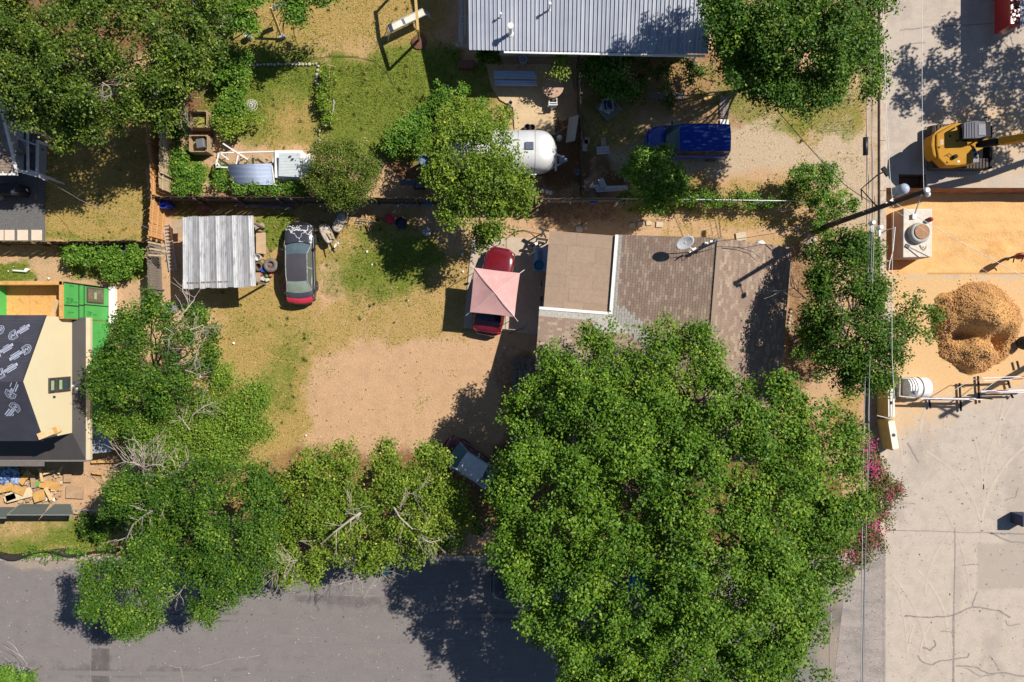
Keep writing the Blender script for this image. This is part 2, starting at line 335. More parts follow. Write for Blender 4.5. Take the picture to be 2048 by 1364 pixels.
def wig(pts, amp=1.5, n=4):
    o = []
    for i in range(len(pts)-1):
        for k in range(n):
            t = k/n; o.append((pts[i][0]*(1-t)+pts[i+1][0]*t+random.uniform(-amp, amp), pts[i][1]*(1-t)+pts[i+1][1]*t+random.uniform(-amp, amp)))
    return o+[pts[-1]]
q = MB()
for pts, wd in [([(1910,1055),(1909,1230),(1908,1364),(1908,1500)],0.05), ([(1908,1230),(1907,1500)],0.11), ([(1770,1061),(1860,1062),(1960,1065),(2048,1068),(2200,1070)],0.05), ([(1975,1065),(2060,1068)],0.1),
    ([(1808,1231),(1850,1235),(1900,1232),(1945,1213),(2000,1222),(2020,1235)],0.09), ([(1980,1066),(2020,1083),(2048,1086)],0.09), ([(1945,1213),(1955,1183)],0.06), ([(1845,1295),(1862,1300),(1872,1290),(1868,1280)],0.09),
    ([(1835,1310),(1845,1324),(1866,1330),(1880,1321),(1935,1315),(1938,1306)],0.08), ([(1913,1331),(1950,1333),(1975,1347),(2000,1345),(2048,1352)],0.09), ([(1930,1335),(1960,1352),(1990,1348)],0.05), ([(1980,1310),(2000,1342)],0.04),
    ([(1883,1262),(1905,1264),(1907,1280)],0.06), ([(2010,1240),(2015,1250),(2040,1248)],0.05), ([(2010,1000),(2030,995),(2037,975)],0.06), ([(1767,1060),(1766,1500)],0.05), ([(1925,1131),(1950,1129)],0.06),
    ([(1815,885),(1830,910),(1838,925)],0.07), ([(1800,60),(1850,55),(2000,45)],0.07), ([(1775,120),(1810,90),(1850,85)],0.06), ([(1801,1006),(1830,1008)],0.05),
    ([(345,1333),(362,1336),(368,1364),(370,1400)],0.08), ([(400,1335),(450,1320),(520,1310)],0.06), ([(180,1290),(183,1400)],0.03), ([(221,1278),(221,1400)],0.03), ([(1663,1165),(1661,1260),(1656,1400)],0.06), ([(690,1190),(760,1192)],0.04), ([(560,1270),(640,1275)],0.03)]:
    ribbon(q, wig(pts, 1.2), wd, 0.013)
struct('road_crack', q, tarm)
q = MB()
for k in range(16):
    u0 = random.uniform(1785, 2030); v0 = random.uniform(850, 1360); cu = u0+random.uniform(-120, 120); a0 = random.uniform(1.2, 1.9); Rr = random.uniform(120, 500)*random.choice((-1, 1)); L_ = random.uniform(.3, 1.1)
    arc_ = [(u0+Rr*(1-math.cos(t)), v0-abs(Rr)*math.sin(t)*.9) for t in np.linspace(0, L_*min(1, 260/abs(Rr)), 12)]; arc_ = [p for p in arc_ if 1776 < p[0] < 2100 and p[1] > 800]
    if len(arc_) > 2: ribbon(q, arc_, random.uniform(.09, .2), 0.009)
struct('tyre_marks', q, mat('tyre_mark', (0.43,0.355,0.29), (0.50,0.415,0.335), scale=1.6, rough=.9))
q = MB()
for v0 in (1175, 1232, 1290, 1345): ribbon(q, wig([(-40, v0), (400, v0+3), (900, v0-2), (1500, v0+4)], .8, 5), .28, 0.006)
struct('wheel_paths', q, mat('wheel_path', (0.188,0.168,0.16), (0.168,0.15,0.143), scale=2.2, rough=.85, stretch=(.3,3,1)))
# pit
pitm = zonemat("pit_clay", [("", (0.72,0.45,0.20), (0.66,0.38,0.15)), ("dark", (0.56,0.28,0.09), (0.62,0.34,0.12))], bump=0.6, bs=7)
PD = -1.25
gridsheet('pit_floor', PIT[0]-0.1, PIT[0]+20, PIT[2]-0.6, PIT[3]+0.1, 0.16, lambda X, Y: PD+(fbm(X*0.4, Y*2.5, 1, 33)-0.5)*0.16+(fbm(X, Y, 0.8, 3)-0.5)*0.12, {'dark': lambda X, Y: np.clip((fbm(X*0.5, Y*1.5, 1, 81)-0.5)*1.8, 0, 0.5)}, pitm)
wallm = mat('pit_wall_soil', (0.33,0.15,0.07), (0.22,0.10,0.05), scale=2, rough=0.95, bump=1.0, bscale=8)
q = MB(); n = 60
def jag(x0, y0, x1, y1, z0, z1, nx, ny, amp=0.12):
    rows = []
    for z in np.linspace(z0, z1, 5):
        rows.append([(x0+(x1-x0)*t+nx*(random.uniform(0, amp) if z < z1 else 0), y0+(y1-y0)*t+ny*(random.uniform(0, amp) if z < z1 else 0), float(z)) for t in np.linspace(0, 1, n)])
    q.grid(rows)
jag(PIT[0], PIT[3], 46, PIT[3], PD-0.1, 0.0, 0, -1); jag(46, PIT[2], PIT[0], PIT[2], PD-0.1, 0.0, 0, 0.4); jag(PIT[0], PIT[2], PIT[0], PIT[3], PD-0.1, 0.0, 0.4, 0)
jag(46, PIT[3], 46, PIT[2], PD-0.1, 0.0, 0, 0)
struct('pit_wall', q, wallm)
q = MB(); x0, x1, y0, y1 = NOT; zz = -0.7
q.face([(x0,y0-0.1,zz),(x1,y0-0.1,zz),(x1,y1,zz),(x0,y1,zz)]); q.face([(x0,y1,zz),(x1,y1,zz),(x1,y1,0),(x0,y1,0)]); q.face([(x0,y0,zz),(x0,y1,zz),(x0,y1,0),(x0,y0,0)]); q.face([(x1,y1,zz),(x1,y0,zz),(x1,y0,0),(x1,y1,0)])
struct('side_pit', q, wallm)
# slabs
def slabpx(name, poly, z, t, m, kind=True):
    q = MB(); q.prism([(PX(a), PY(b)) for a, b in poly], z-t, z); return struct(name, q, m)
slabm = mat('driveway_concrete', (0.50,0.41,0.31), (0.42,0.335,0.25), scale=1.2, rough=0.9, c3=(0.3,0.24,0.18), s3=6, a3=0.5, bump=0.15)
slabpx('driveway_slab', [(944,478),(1012,474),(1010,663),(927,656)], 0.03, 0.1, slabm)
slabpx('driveway_slab', [(1013,474),(1100,478),(1083,670),(1011,663)], 0.03, 0.1, slabm)
slabpx('patio_slab', [(972,128),(1140,130),(1148,185),(1110,190),(1110,270),(1030,272),(1026,215),(1000,200),(983,175)], 0.05, 0.12, mat('patio_concrete', (0.56,0.42,0.25), (0.47,0.34,0.20), scale=0.9, rough=0.85, c3=(0.35,0.25,0.14), s3=4, a3=0.5, bump=0.1))
slabpx('gravel_pad', [(-60,345),(90,345),(90,484),(-60,484)], 0.02, 0.1, mat('grey_gravel', (0.17,0.165,0.16), (0.075,0.075,0.08), scale=28, rough=0.95, bump=1.0, bscale=40, c3=(0.4,0.38,0.35), s3=60, a3=0.7))
slabpx('gravel_apron', [(75,286),(94,282),(92,352),(74,350)], 0.03, 0.1, mat('porch_concrete', (0.42,0.40,0.36), (0.34,0.32,0.29), scale=2, rough=0.9))
# flagstone walk by the west wall
fl = thing('flagstone_walk', 'dark flagstone walk along the west wall of the shingled house', 'path', (PX(1045), PY(780), 0))
fm = [mat('flagstone_%s' % nm, c, tuple(x*0.7 for x in c), scale=4, rough=0.9, bump=0.4) for nm, c in (('slate',(0.19,0.18,0.18)), ('ash',(0.25,0.235,0.22)), ('stone',(0.21,0.18,0.15)))]
v = 716
while v < 900:
    h = random.uniform(10, 16); u = 1026-(v-716)*0.04
    while u < 1072-(v-716)*0.04:
        wd = random.uniform(8, 17); q = MB(); j = lambda s=2: random.uniform(-s, s)
        q.prism([(PX(u+1+j(1)), PY(v+1+j(1))), (PX(u+wd/2), PY(v+j())), (PX(u+wd-1+j(1)), PY(v+1+j(1))), (PX(u+wd-1+j(1)), PY(v+h-1+j(1))), (PX(u+wd/2), PY(v+h-1+j())), (PX(u+1+j(1)), PY(v+h-1+j(1)))], -0.04, 0.03+random.uniform(0, 0.025))
        q.build('flagstone', random.choice(fm), fl); u += wd
    v += h
# ------------------------------------------------------------------ trees
def leafmat(name, dark, midtone, yellow, rough=0.5, trans=0.2):
    m = bpy.data.materials.new(name); m.use_nodes = True; n = m.node_tree.nodes; l = m.node_tree.links
    b = n["Principled BSDF"]; b.inputs["Roughness"].default_value = rough; b.inputs["Specular IOR Level"].default_value = 0.22
    a = n.new("ShaderNodeAttribute"); a.attribute_name = "tint"
    r = n.new("ShaderNodeValToRGB"); e = r.color_ramp.elements; e[0].position = 0.0; e[0].color = (*dark, 1); e[1].position = 1.0; e[1].color = (*yellow, 1)
    k = r.color_ramp.elements.new(0.6); k.color = (*midtone, 1)  # middle colour stop of the per-face tint ramp
    l.new(a.outputs["Fac"], r.inputs[0]); l.new(r.outputs[0], b.inputs["Base Color"])
    t = n.new("ShaderNodeBsdfTranslucent"); l.new(r.outputs[0], t.inputs[0]); mx = n.new("ShaderNodeMixShader"); mx.inputs[0].default_value = trans
    l.new(b.outputs[0], mx.inputs[1]); l.new(t.outputs[0], mx.inputs[2]); l.new(mx.outputs[0], n["Material Output"].inputs[0]); return m
def leafmesh(name, pos, nrm, size, tint, m, asp=0.62):
    """diamond leaves of two folded triangles"""
    n = len(pos); rv = rng.normal(size=(n, 3)); nrm = nrm/np.linalg.norm(nrm, axis=1, keepdims=True)
    t = np.cross(nrm, rv); t /= np.linalg.norm(t, axis=1, keepdims=True)+1e-9; s = np.cross(nrm, t); sz = size[:, None]
    a = pos-t*sz*0.5; b = pos+s*sz*0.5*asp-nrm*sz*0.08; c = pos+t*sz*0.5; d = pos-s*sz*0.5*asp-nrm*sz*0.08
    v = np.stack([a, b, c, d], 1).reshape(-1, 3).astype(np.float32); i = np.arange(n)*4
    f = np.stack([i, i+2, i+1, i, i+3, i+2], 1).reshape(-1, 3).astype(np.int32)
    me = bpy.data.meshes.new(name); me.vertices.add(len(v)); me.vertices.foreach_set("co", v.ravel())
    me.loops.add(f.size); me.loops.foreach_set("vertex_index", f.ravel()); me.polygons.add(len(f))
    me.polygons.foreach_set("loop_start", (np.arange(len(f))*3).astype(np.int32)); me.polygons.foreach_set("loop_total", np.full(len(f), 3, np.int32))
    me.materials.append(m); me.update(calc_edges=True)
    at = me.attributes.new("tint", 'FLOAT', 'FACE'); at.data.foreach_set("value", np.repeat(np.clip(tint, 0, 1), 2).astype(np.float32)); return me
def sph(n):
    d = rng.normal(size=(n, 3)); return d/np.linalg.norm(d, axis=1, keepdims=True)
NLEAF = 0
def crown(lobes, dens=1.0, leaf=0.15, rc=(0.3, 0.62), gap=0.12, flat=0.62, tintb=0.4, lpc=95, sprig=0.16, bigh=0.30, thr=0.485, tf=1.1, inn=0.34):
    """lobes: (u, v, r_px, z_top). Returns leaf arrays and lobe centres"""
    L = []
    for u, v, r, zt in lobes:
        rr = r/F*(CAMH-zt); zc = zt-rr*flat*0.8; zc = max(zc, rr*flat*0.35+0.2)
        x, y, _ = P(u, v, zc); rr = r/F*(CAMH-zc); L.append((np.array([x, y, zc]), rr, rr*flat))
    pos = []; nr = []; sz = []; tn = []; cl = []
    for i, (c, rr, rz) in enumerate(L):
        n = int(dens*7.5*rr*rr/(0.46*(rc[0]+rc[1]))**2*0.55)+5
        d = sph(n); d[:, 2] = np.where(rng.random(n) < 0.86, np.abs(d[:, 2]), d[:, 2])
        k = rng.uniform(0.55, 1.03, n)**0.6; inner = rng.random(n) < inn; k = np.where(inner, rng.uniform(0.45, 0.78, n), np.maximum(k, 0.8)); d[:, 2] = np.where(inner, np.abs(d[:, 2])*0.5, d[:, 2])
        lo_ = np.where(rng.random((n, 1)) < 0.10, rng.uniform(1.05, 1.28, (n, 1)), 1.0)
        wob = 1+0.42*(fbm(d[:, 0]*2+c[0], d[:, 1]*2+c[1], 1.6, 200+i)-0.5)*2
        q = c+d*np.stack([rr*k*wob*lo_[:, 0], rr*k*wob*lo_[:, 0], rz*k*wob], 1)
        keep = (rng.random(n) > gap) | inner
        # big holes in the crown
        keep &= (fbm(q[:, 0], q[:, 1], 0.55, 321) > bigh*min(1, rr/1.6)) & ((fbm(q[:, 0], q[:, 1], tf, 322) > thr*min(1, rr/1.2)) | inner)
        for j, (c2, r2, z2) in enumerate(L):
            if j != i: keep &= (((q-c2)/np.array([r2, r2, z2]))**2).sum(1) > 0.45
        if not keep.any(): keep[0] = True
        q = q[keep]; d = d[keep]
        for p, dd in zip(q, d):
            rad = rng.uniform(*rc); m_ = int(lpc*(rad/0.46)**2)
            # sprigs inside the clump
            ns = max(4, int(m_/9)); sd_ = sph(ns); sd_[:, 2] = np.abs(sd_[:, 2])*1.0-0.15; sp = p+sd_*rad*rng.uniform(0.45, 1.0, (ns, 1))*np.array([1, 1, 0.7])
            ids = rng.integers(0, ns, m_); off = rng.normal(size=(m_, 3))*sprig*np.array([1, 1, 0.5])
            pp = sp[ids]+off; nn = sd_[ids]*0.55+np.array([0.25, 0.15, 0.8])+rng.normal(size=(m_, 3))*0.65
            pos.append(pp); nr.append(nn); sz.append(rng.uniform(0.65, 1.25, m_)*leaf)
            tn.append(tintb+rng.uniform(-0.2, 0.17)+rng.normal(size=m_)*0.13+np.where(rng.random(m_) < 0.03, 0.4, 0)); cl.append(p)
    return np.concatenate(pos), np.concatenate(nr), np.concatenate(sz), np.concatenate(tn), L, cl
bark = mat('bark', (0.20,0.15,0.105), (0.11,0.08,0.055), scale=9, rough=0.95, bump=0.8, stretch=(1,1,0.25))
deadw = mat('bare_wood', (0.46,0.40,0.34), (0.30,0.25,0.20), scale=12, rough=0.9)
def limb(q, a, b, r0, r1, bend=0.12, seg=6, n=5):
    a = Vector(a); b = Vector(b); L = (b-a).length; pts = []; rs = []
    o = Vector((random.uniform(-1,1), random.uniform(-1,1), random.uniform(-0.2,0.8)))*L*bend
    for i in range(n+1):
        t = i/n; pts.append(a.lerp(b, t)+o*math.sin(math.pi*t)+Vector((random.uniform(-1,1), random.uniform(-1,1), 0))*L*0.015*(0 < i < n)); rs.append(r0*(1-t)+r1*t)
    q.tube(pts, rs, seg)
def tree(name, label, cat, base, lobes, m, tr=0.2, fork=0.45, group=None, extra=None, twigs=0.5, **kw):
    global NLEAF
    bx, by, _ = P(*base, 0); t = thing(name, label, cat, (bx, by, 0), 0, group)
    pos, nr, sz, tn, L, cl = crown(lobes, **kw); NLEAF += len(pos)
    me = leafmesh('crown', pos-np.array([bx, by, 0]), nr, sz, tn, m); o = bpy.data.objects.new('crown', me); COL.objects.link(o); o.parent = t
    top = max(c[2] for c, _, _ in L); hf = top*fork; fk = Vector((bx+random.uniform(-.2,.2), by+random.uniform(-.2,.2), hf))
    q = MB(); q.tube([(bx,by,-0.1),(bx,by,0.15),(bx+(fk.x-bx)*.5,by+(fk.y-by)*.5,hf*.5),tuple(fk)], [tr*1.5, tr*1.1, tr*.9, tr*.75], 10)
    for c, rr, rz in L:
        e = Vector(c)-Vector((0,0,rz*0.2)); limb(q, fk, e, tr*0.33, tr*0.10)
        if twigs:
            near = [p for p in cl if np.hypot(*(p[:2]-c[:2])) < rr*1.1]
            for p in random.sample(near, min(len(near), int(5*twigs*max(1, rr)))): limb(q, e, p, tr*0.10, 0.012, seg=5, n=3)
    q.build('trunk', bark, t)
    if extra:
        for pts, r0, tw in extra:      # bare limbs that show: list of (u,v,z)
            q = MB(); W = [P(*p) for p in pts]; n = len(W); q.tube(W, [r0*(1-0.7*i/(n-1)) for i in range(n)], 6)
            for k in range(tw):
                i = random.randrange(n-1); a = Vector(W[i]).lerp(Vector(W[i+1]), random.random()); d = (Vector(W[i+1])-Vector(W[i])).normalized()
                ang = random.uniform(0.4, 1.2)*random.choice((-1, 1)); d2 = Vector((d.x*math.cos(ang)-d.y*math.sin(ang), d.x*math.sin(ang)+d.y*math.cos(ang), random.uniform(-.1,.4)))
                ln = random.uniform(0.4, 1.2); e = a+d2*ln; limb(q, a, e, r0*0.35, 0.008, seg=4, n=3)
                for _ in range(2):
                    d3 = (d2+Vector((random.uniform(-.8,.8), random.uniform(-.8,.8), random.uniform(-.2,.4)))).normalized(); limb(q, a.lerp(e, random.uniform(.4,.9)), e+d3*ln*0.5, 0.012, 0.005, seg=3, n=2)
            q.build('bare_branch', deadw, t)
    return t
G_pecan = leafmat('pecan_leaf', (0.016,0.055,0.005), (0.108,0.220,0.015), (0.31,0.40,0.045))
G_oak = leafmat('oak_leaf', (0.014,0.036,0.005), (0.092,0.155,0.015), (0.34,0.37,0.065), rough=0.42)
G_deep = leafmat('deep_leaf', (0.010,0.040,0.004), (0.066,0.150,0.011), (0.27,0.36,0.038))
G_light = leafmat('light_leaf', (0.028,0.07,0.006), (0.165,0.255,0.02), (0.48,0.50,0.08))
G_mesq = leafmat('feathery_leaf', (0.04,0.09,0.008), (0.155,0.27,0.025), (0.38,0.44,0.06))
G_cedar = leafmat('fine_leaf', (0.03,0.065,0.008), (0.135,0.19,0.022), (0.32,0.34,0.05))
G_bush = leafmat('bush_leaf', (0.025,0.075,0.008), (0.115,0.245,0.022), (0.33,0.42,0.06))
G_myrt = leafmat('myrtle_leaf', (0.04,0.065,0.012), (0.12,0.13,0.025), (0.35,0.22,0.06))
PINK = leafmat('pink_bloom', (0.42,0.03,0.14), (0.62,0.07,0.25), (0.75,0.25,0.42), rough=0.7)
tree('pecan_tree', 'huge spreading bright green tree covering the lower right of the shingled house and the street', 'tree', (1290,960),
    [(1300,1010,190,10.5),(1130,960,110,9),(1060,1010,85,8.5),(1110,1110,125,9),(1090,1010,95,8.8),(1210,1180,140,9.5),(1150,1230,100,8.5),(1330,1190,160,10),(1200,1290,120,8),(1350,1300,135,8),
     (1450,1090,165,10.5),(1530,960,130,10),(1560,1080,130,9.5),(1520,1230,130,8.5),(1450,1290,120,7.5),(1590,1180,75,8),(1430,900,115,9.5),(1330,880,90,9),(1240,880,85,8.5),(1180,820,75,8),(1080,850,65,7),(1040,935,42,7),
     (1640,880,75,8.5),(1660,990,70,8),(1370,1380,80,7),(1220,1370,70,7),(1540,1330,55,7),(1450,960,90,10),(1500,860,70,9),(1560,800,50,8),(1600,850,60,8.5),(1400,960,80,10),(1470,790,45,7.5)], G_pecan, tr=0.42, bigh=0.0, thr=0.40, inn=0.42, fork=0.35, leaf=0.165, dens=0.92, tintb=0.52, rc=(0.38,0.75), lpc=80)
tree('pecan_tree', 'lighter green tree leaning over the valley of the brown shingled roof', 'tree', (1345,790),
    [(1215,690,48,6.6),(1180,680,30,6.2),(1240,740,52,6.8),(1190,765,46,6.4),(1110,715,30,6),(1115,745,36,6),(1095,765,28,5.8),(1330,680,50,7),(1385,690,52,7),(1320,740,55,7.2),(1400,745,45,7),(1330,800,60,7.5),(1250,810,50,7),(1420,720,28,6.5),(1440,760,26,6.5),(1030,830,36,5.5),(1070,800,36,6)],
    G_pecan, tr=0.2, fork=0.6, leaf=0.15, dens=0.85, tintb=0.58, rc=(0.28,0.5), gap=0.2)
tree('shade_tree', 'bright green leafy tree with dense crown beside the metal roofed house at the kerb', 'tree', (1590,120),
    [(1600,100,125,11),(1740,-30,70,9),(1700,-70,80,9.5),(1630,-90,80,10),(1560,60,80,11),(1500,-45,60,10.5),(1640,20,80,9.5),(1540,20,70,9.2),(1600,-10,80,9),(1500,150,50,7),(1470,110,45,7.5),(1500,90,80,10),(1480,20,75,10.5),(1560,0,95,10),(1680,50,85,9.5),(1700,0,60,9),(1700,140,65,8),(1620,180,60,7.5),(1540,160,60,7),(1450,60,40,8),(1730,110,38,7.5),(1440,10,36,7.5),(1660,-40,90,9),(1520,-60,90,9)],
    G_deep, tr=0.2, fork=0.4, leaf=0.16, dens=1.0, tintb=0.50, bigh=0.05, thr=0.43, rc=(0.38,0.7))
tree('kerb_tree', 'broad green tree with bare grey limbs between the east gable and the dirt pile', 'tree', (1660,640),
    [(1690,560,75,6.5),(1700,640,85,7.2),(1660,600,50,6.5),(1740,590,40,6.2),(1740,690,75,7),(1680,700,70,6.8),(1640,520,34,5),(1700,500,40,5.5),(1735,495,28,5),(1760,740,45,6),(1700,750,45,6),(1640,680,35,5.5),(1620,640,24,5),(1690,620,60,7),(1710,540,40,6),(1650,560,40,6),(1690,650,60,7)],
    G_deep, tr=0.2, fork=0.45, bigh=0.05, thr=0.42, leaf=0.15, dens=0.9, tintb=0.5, rc=(0.3,0.55),
    extra=[([(1690,660,5),(1650,625,5.2),(1615,600,5),(1580,570,4.6)],0.07,16), ([(1680,650,5),(1650,600,5.5),(1630,585,5.2),(1625,570,5)],0.05,8), ([(1660,660,5),(1640,640,5),(1620,650,4.8),(1600,645,4.6)],0.04,10), ([(1620,470,1.5),(1614,490,2),(1615,520,1.6)],0.11,0), ([(1700,690,6.8),(1685,665,7.2),(1690,640,7)],0.04,6)])
tree('street_tree', 'sparse light green tree leaning out over the dirt pile from the kerb', 'tree', (1770,650), [(1820,610,28,5),(1840,660,34,5.2),(1810,680,30,5),(1850,640,26,5),(1795,640,22,4.6),(1870,625,14,4.6),(1820,650,26,5.2)],
    G_light, tr=0.1, leaf=0.15, dens=0.5, gap=0.45, tintb=0.35, rc=(0.25,0.42), lpc=60)
tree('live_oak', 'dark olive spreading oak filling the top left corner over the porch', 'tree', (130,150),
    [(60,50,90,7.5),(160,60,95,8),(250,60,95,7.8),(60,150,80,7.2),(150,150,90,7.6),(240,160,80,7.2),(110,210,65,6.5),(60,225,45,6),(190,215,60,6.2),(310,110,70,6.8),(-20,100,90,7),(130,270,28,5.2),(160,255,32,5.5),(300,190,40,5.8),(330,160,40,5.8),(320,40,70,7),(100,-30,100,7.5),(230,-30,100,7.5),(270,215,26,5.4)],
    G_oak, tr=0.35, fork=0.35, leaf=0.15, dens=1.0, tintb=0.50, thr=0.45, tf=0.9, inn=0.36, bigh=0.05, rc=(0.34,0.62), lpc=85)
tree('live_oak', 'olive oak with pale bare twigs over the wooden fence by the compost crates', 'tree', (400,60),
    [(405,50,42,6.2),(405,120,46,5.8),(365,155,40,5.4),(330,110,30,6),(400,20,60,6.4),(330,240,22,4.6),(345,215,26,4.8),(420,85,35,5.4)],
    G_oak, tr=0.18, fork=0.4, leaf=0.15, dens=0.9, tintb=0.55, rc=(0.3,0.55),
    extra=[([(330,200,4.2),(350,205,4.2),(370,212,4)],0.04,6), ([(345,120,5),(350,145,5),(345,160,4.6)],0.035,8), ([(352,172,4.2),(370,176,4.2),(388,180,3.8)],0.035,5), ([(345,225,3.6),(362,235,3.5),(378,250,3.2)],0.025,4), ([(205,165,7.4),(220,175,7.4),(225,190,7)],0.03,6)])
tree('elm_tree', 'bright green tree at the top edge above the covered bench and tubs', 'tree', (450,-30), [(440,5,45,4.5),(470,35,30,3.9),(420,30,28,4.2),(500,0,35,4.2),(500,50,18,3)], G_bush, tr=0.12, leaf=0.15, dens=0.9, tintb=0.55, rc=(0.3,0.5))
tree('elm_tree', 'small bright green tree at the top edge beside the dry lawn', 'tree', (630,-30), [(605,5,35,4.2),(640,-5,35,4.2),(600,25,20,3.6),(660,-12,26,3.9),(570,-10,26,4)], G_bush, tr=0.1, leaf=0.15, dens=0.9, tintb=0.5, rc=(0.3,0.5))
tree('chinaberry_tree', 'deep green tree between the new house and the lean-to shed', 'tree', (350,740),
    [(290,640,48,5.6),(330,650,50,5.8),(270,700,60,6),(340,710,62,6.2),(230,730,42,5.4),(280,770,60,6),(350,770,52,5.8),(220,775,36,5.2),(385,690,42,5.4),(400,660,30,5),(260,815,44,5),(310,600,18,4.6),(385,625,18,4.4),(415,720,24,4.8)],
    G_deep, tr=0.2, fork=0.4, leaf=0.14, dens=0.92, tintb=0.48, lpc=110, thr=0.505, tf=0.85, inn=0.2, bigh=0.2, rc=(0.3,0.58),
    extra=[([(355,640,6),(372,620,6),(388,600,5.8),(390,592,5.6)],0.035,7), ([(330,655,6.2),(345,665,6.2),(350,670,6)],0.02,4), ([(380,660,5.8),(405,650,5.6),(420,665,5.2)],0.03,14), ([(370,740,6),(385,745,6),(410,755,5.4)],0.025,6), ([(400,690,5.6),(392,710,5.6),(385,740,5.4)],0.02,6)])
tree('mesquite_tree', 'feathery yellow green tree by the west edge of the bare dirt lot', 'tree', (440,830),
    [(470,790,42,4),(505,810,34,3.8),(440,770,34,4),(420,830,42,4.2),(480,850,42,4),(510,860,30,3.6),(380,880,50,4.4),(330,850,46,4.6),(300,880,38,4.4),(420,900,48,4.3),(470,910,45,4.2),(350,920,42,4.4),(515,780,22,3.4),(240,845,26,4)],
    G_mesq, tr=0.15, fork=0.4, leaf=0.11, dens=0.95, tintb=0.52, rc=(0.32,0.58), lpc=150, gap=0.2, sprig=0.24,
    extra=[([(385,830,4.4),(405,815,4.6),(425,805,4.4)],0.04,10), ([(380,860,4.4),(365,840,4.5),(350,835,4.4)],0.03,6)])
tree('dead_tree', 'bare grey twiggy tree top beside the grey lean-to roof and feathery tree', 'tree', (300,940), [(320,960,26,4.2)], G_deep, tr=0.09, leaf=0.14, dens=0.5, rc=(0.25,0.4),
    extra=[([(300,945,3.8),(283,932,5),(262,925,5.4),(246,922,5.4)],0.045,20), ([(285,935,5),(290,915,5.4),(288,898,5.6)],0.035,14), ([(285,935,5),(305,930,5.4),(328,928,5.4)],0.035,16), ([(285,936,4.6),(288,952,5.2),(292,975,5)],0.03,8), ([(330,950,4.8),(355,945,5),(362,925,5)],0.025,10), ([(375,985,4.8),(388,965,5),(372,955,5)],0.025,9)])
tree('hackberry_tree', 'large dark green tree overhanging the street kerb below the dirt lot', 'tree', (430,1030),
    [(270,980,48,6),(250,1000,40,5.6),(330,990,52,6.2),(390,980,55,6.5),(440,960,50,6.3),(480,990,50,6.5),(500,1040,52,6.6),(430,1030,60,7),(400,1090,55,6.6),(460,1100,50,6.6),(520,1090,42,6.2),(490,1150,40,6),(430,1170,38,5.8),(410,1215,24,5),(510,960,34,5.8),(300,1040,34,5.2),(340,1060,36,5.6),(545,1010,34,5.4),(380,1140,34,5.6)],
    G_deep, tr=0.28, fork=0.4, leaf=0.14, dens=0.95, tintb=0.50, lpc=110, thr=0.505, tf=0.85, inn=0.2, bigh=0.2, rc=(0.32,0.62),
    extra=[([(315,1015,6),(290,1030,6),(265,1050,5.8),(250,1080,5.4)],0.04,8), ([(330,1005,6.2),(310,1020,6.2),(290,1035,6)],0.03,3), ([(370,1170,5.4),(360,1185,5.4),(352,1200,5)],0.03,4)])
tree('young_tree', 'round bright green tree standing out over the asphalt street with its shadow beside', 'tree', (330,1080),
    [(265,1130,46,7.4),(210,1160,40,7.1),(290,1150,45,7.6),(240,1195,48,7.4),(300,1205,45,7.4),(200,1200,30,6.8),(260,1235,32,6.8),(290,1110,35,7.1),(195,1150,28,6.8),(295,1235,22,6.6)],
    G_deep, tr=0.16, fork=0.55, leaf=0.13, dens=0.95, tintb=0.55, lpc=115, thr=0.505, tf=0.85, inn=0.2, bigh=0.2, rc=(0.3,0.52))
tree('yellow_green_tree', 'yellow green tree with a thick pale bare limb at the street kerb', 'tree', (680,1060),
    [(640,950,55,5.2),(700,960,50,5.4),(620,1010,50,5.2),(680,920,36,4.8),(660,1040,52,5.6),(600,1080,48,5),(700,1090,55,5.6),(650,1110,42,5.2),(560,1070,40,4.8),(720,1030,45,5.4),(580,1150,24,4.4),(560,1110,28,4.6),(630,1140,26,4.4),(545,1050,24,4.4),(730,1120,28,4.8),(600,960,34,4.8)],
    G_light, tr=0.2, fork=0.4, leaf=0.15, dens=0.9, tintb=0.47, thr=0.50, tf=0.9, inn=0.24, rc=(0.26,0.5), gap=0.2,
    extra=[([(722,1025,6),(700,1040,6.2),(668,1065,6.2),(645,1085,5.8)],0.085,5), ([(690,1028,6),(705,1015,6.2),(698,1030,6)],0.02,6), ([(600,1082,5.2),(620,1082,5.4),(632,1080,5.4)],0.035,2), ([(595,1120,5),(570,1125,5),(548,1122,4.8)],0.035,16), ([(590,1125,5),(565,1135,4.8),(545,1145,4.5)],0.03,14), ([(715,1140,4.8),(712,1155,4.6),(702,1168,4.2)],0.03,6)])
tree('yellow_green_tree', 'leafy yellow green tree nearest the parked maroon wagon', 'tree', (830,1040),
    [(780,930,30,5),(800,980,48,5.4),(860,940,45,5.4),(870,990,52,5.6),(830,1040,58,5.8),(890,1040,45,5.4),(780,1060,45,5.4),(800,1100,46,5.2),(760,1120,30,4.8),(850,1090,36,5),(866,968,30,5),(898,1008,24,5),(775,895,16,4.2),(856,908,18,4.4)],
    G_light, tr=0.2, fork=0.4, leaf=0.15, dens=0.9, tintb=0.47, thr=0.50, tf=0.9, inn=0.24, rc=(0.26,0.5), gap=0.2,
    extra=[([(788,1015,6.2),(800,1035,6.2),(825,1058,6),(850,1058,5.6),(866,1045,5.2)],0.045,4), ([(835,1072,5.6),(860,1085,5.4),(880,1080,5),(890,1065,4.6)],0.035,9), ([(810,975,6),(818,988,6.2),(830,985,6)],0.02,9), ([(755,1135,4.6),(765,1148,4.3),(770,1152,4)],0.02,5)])
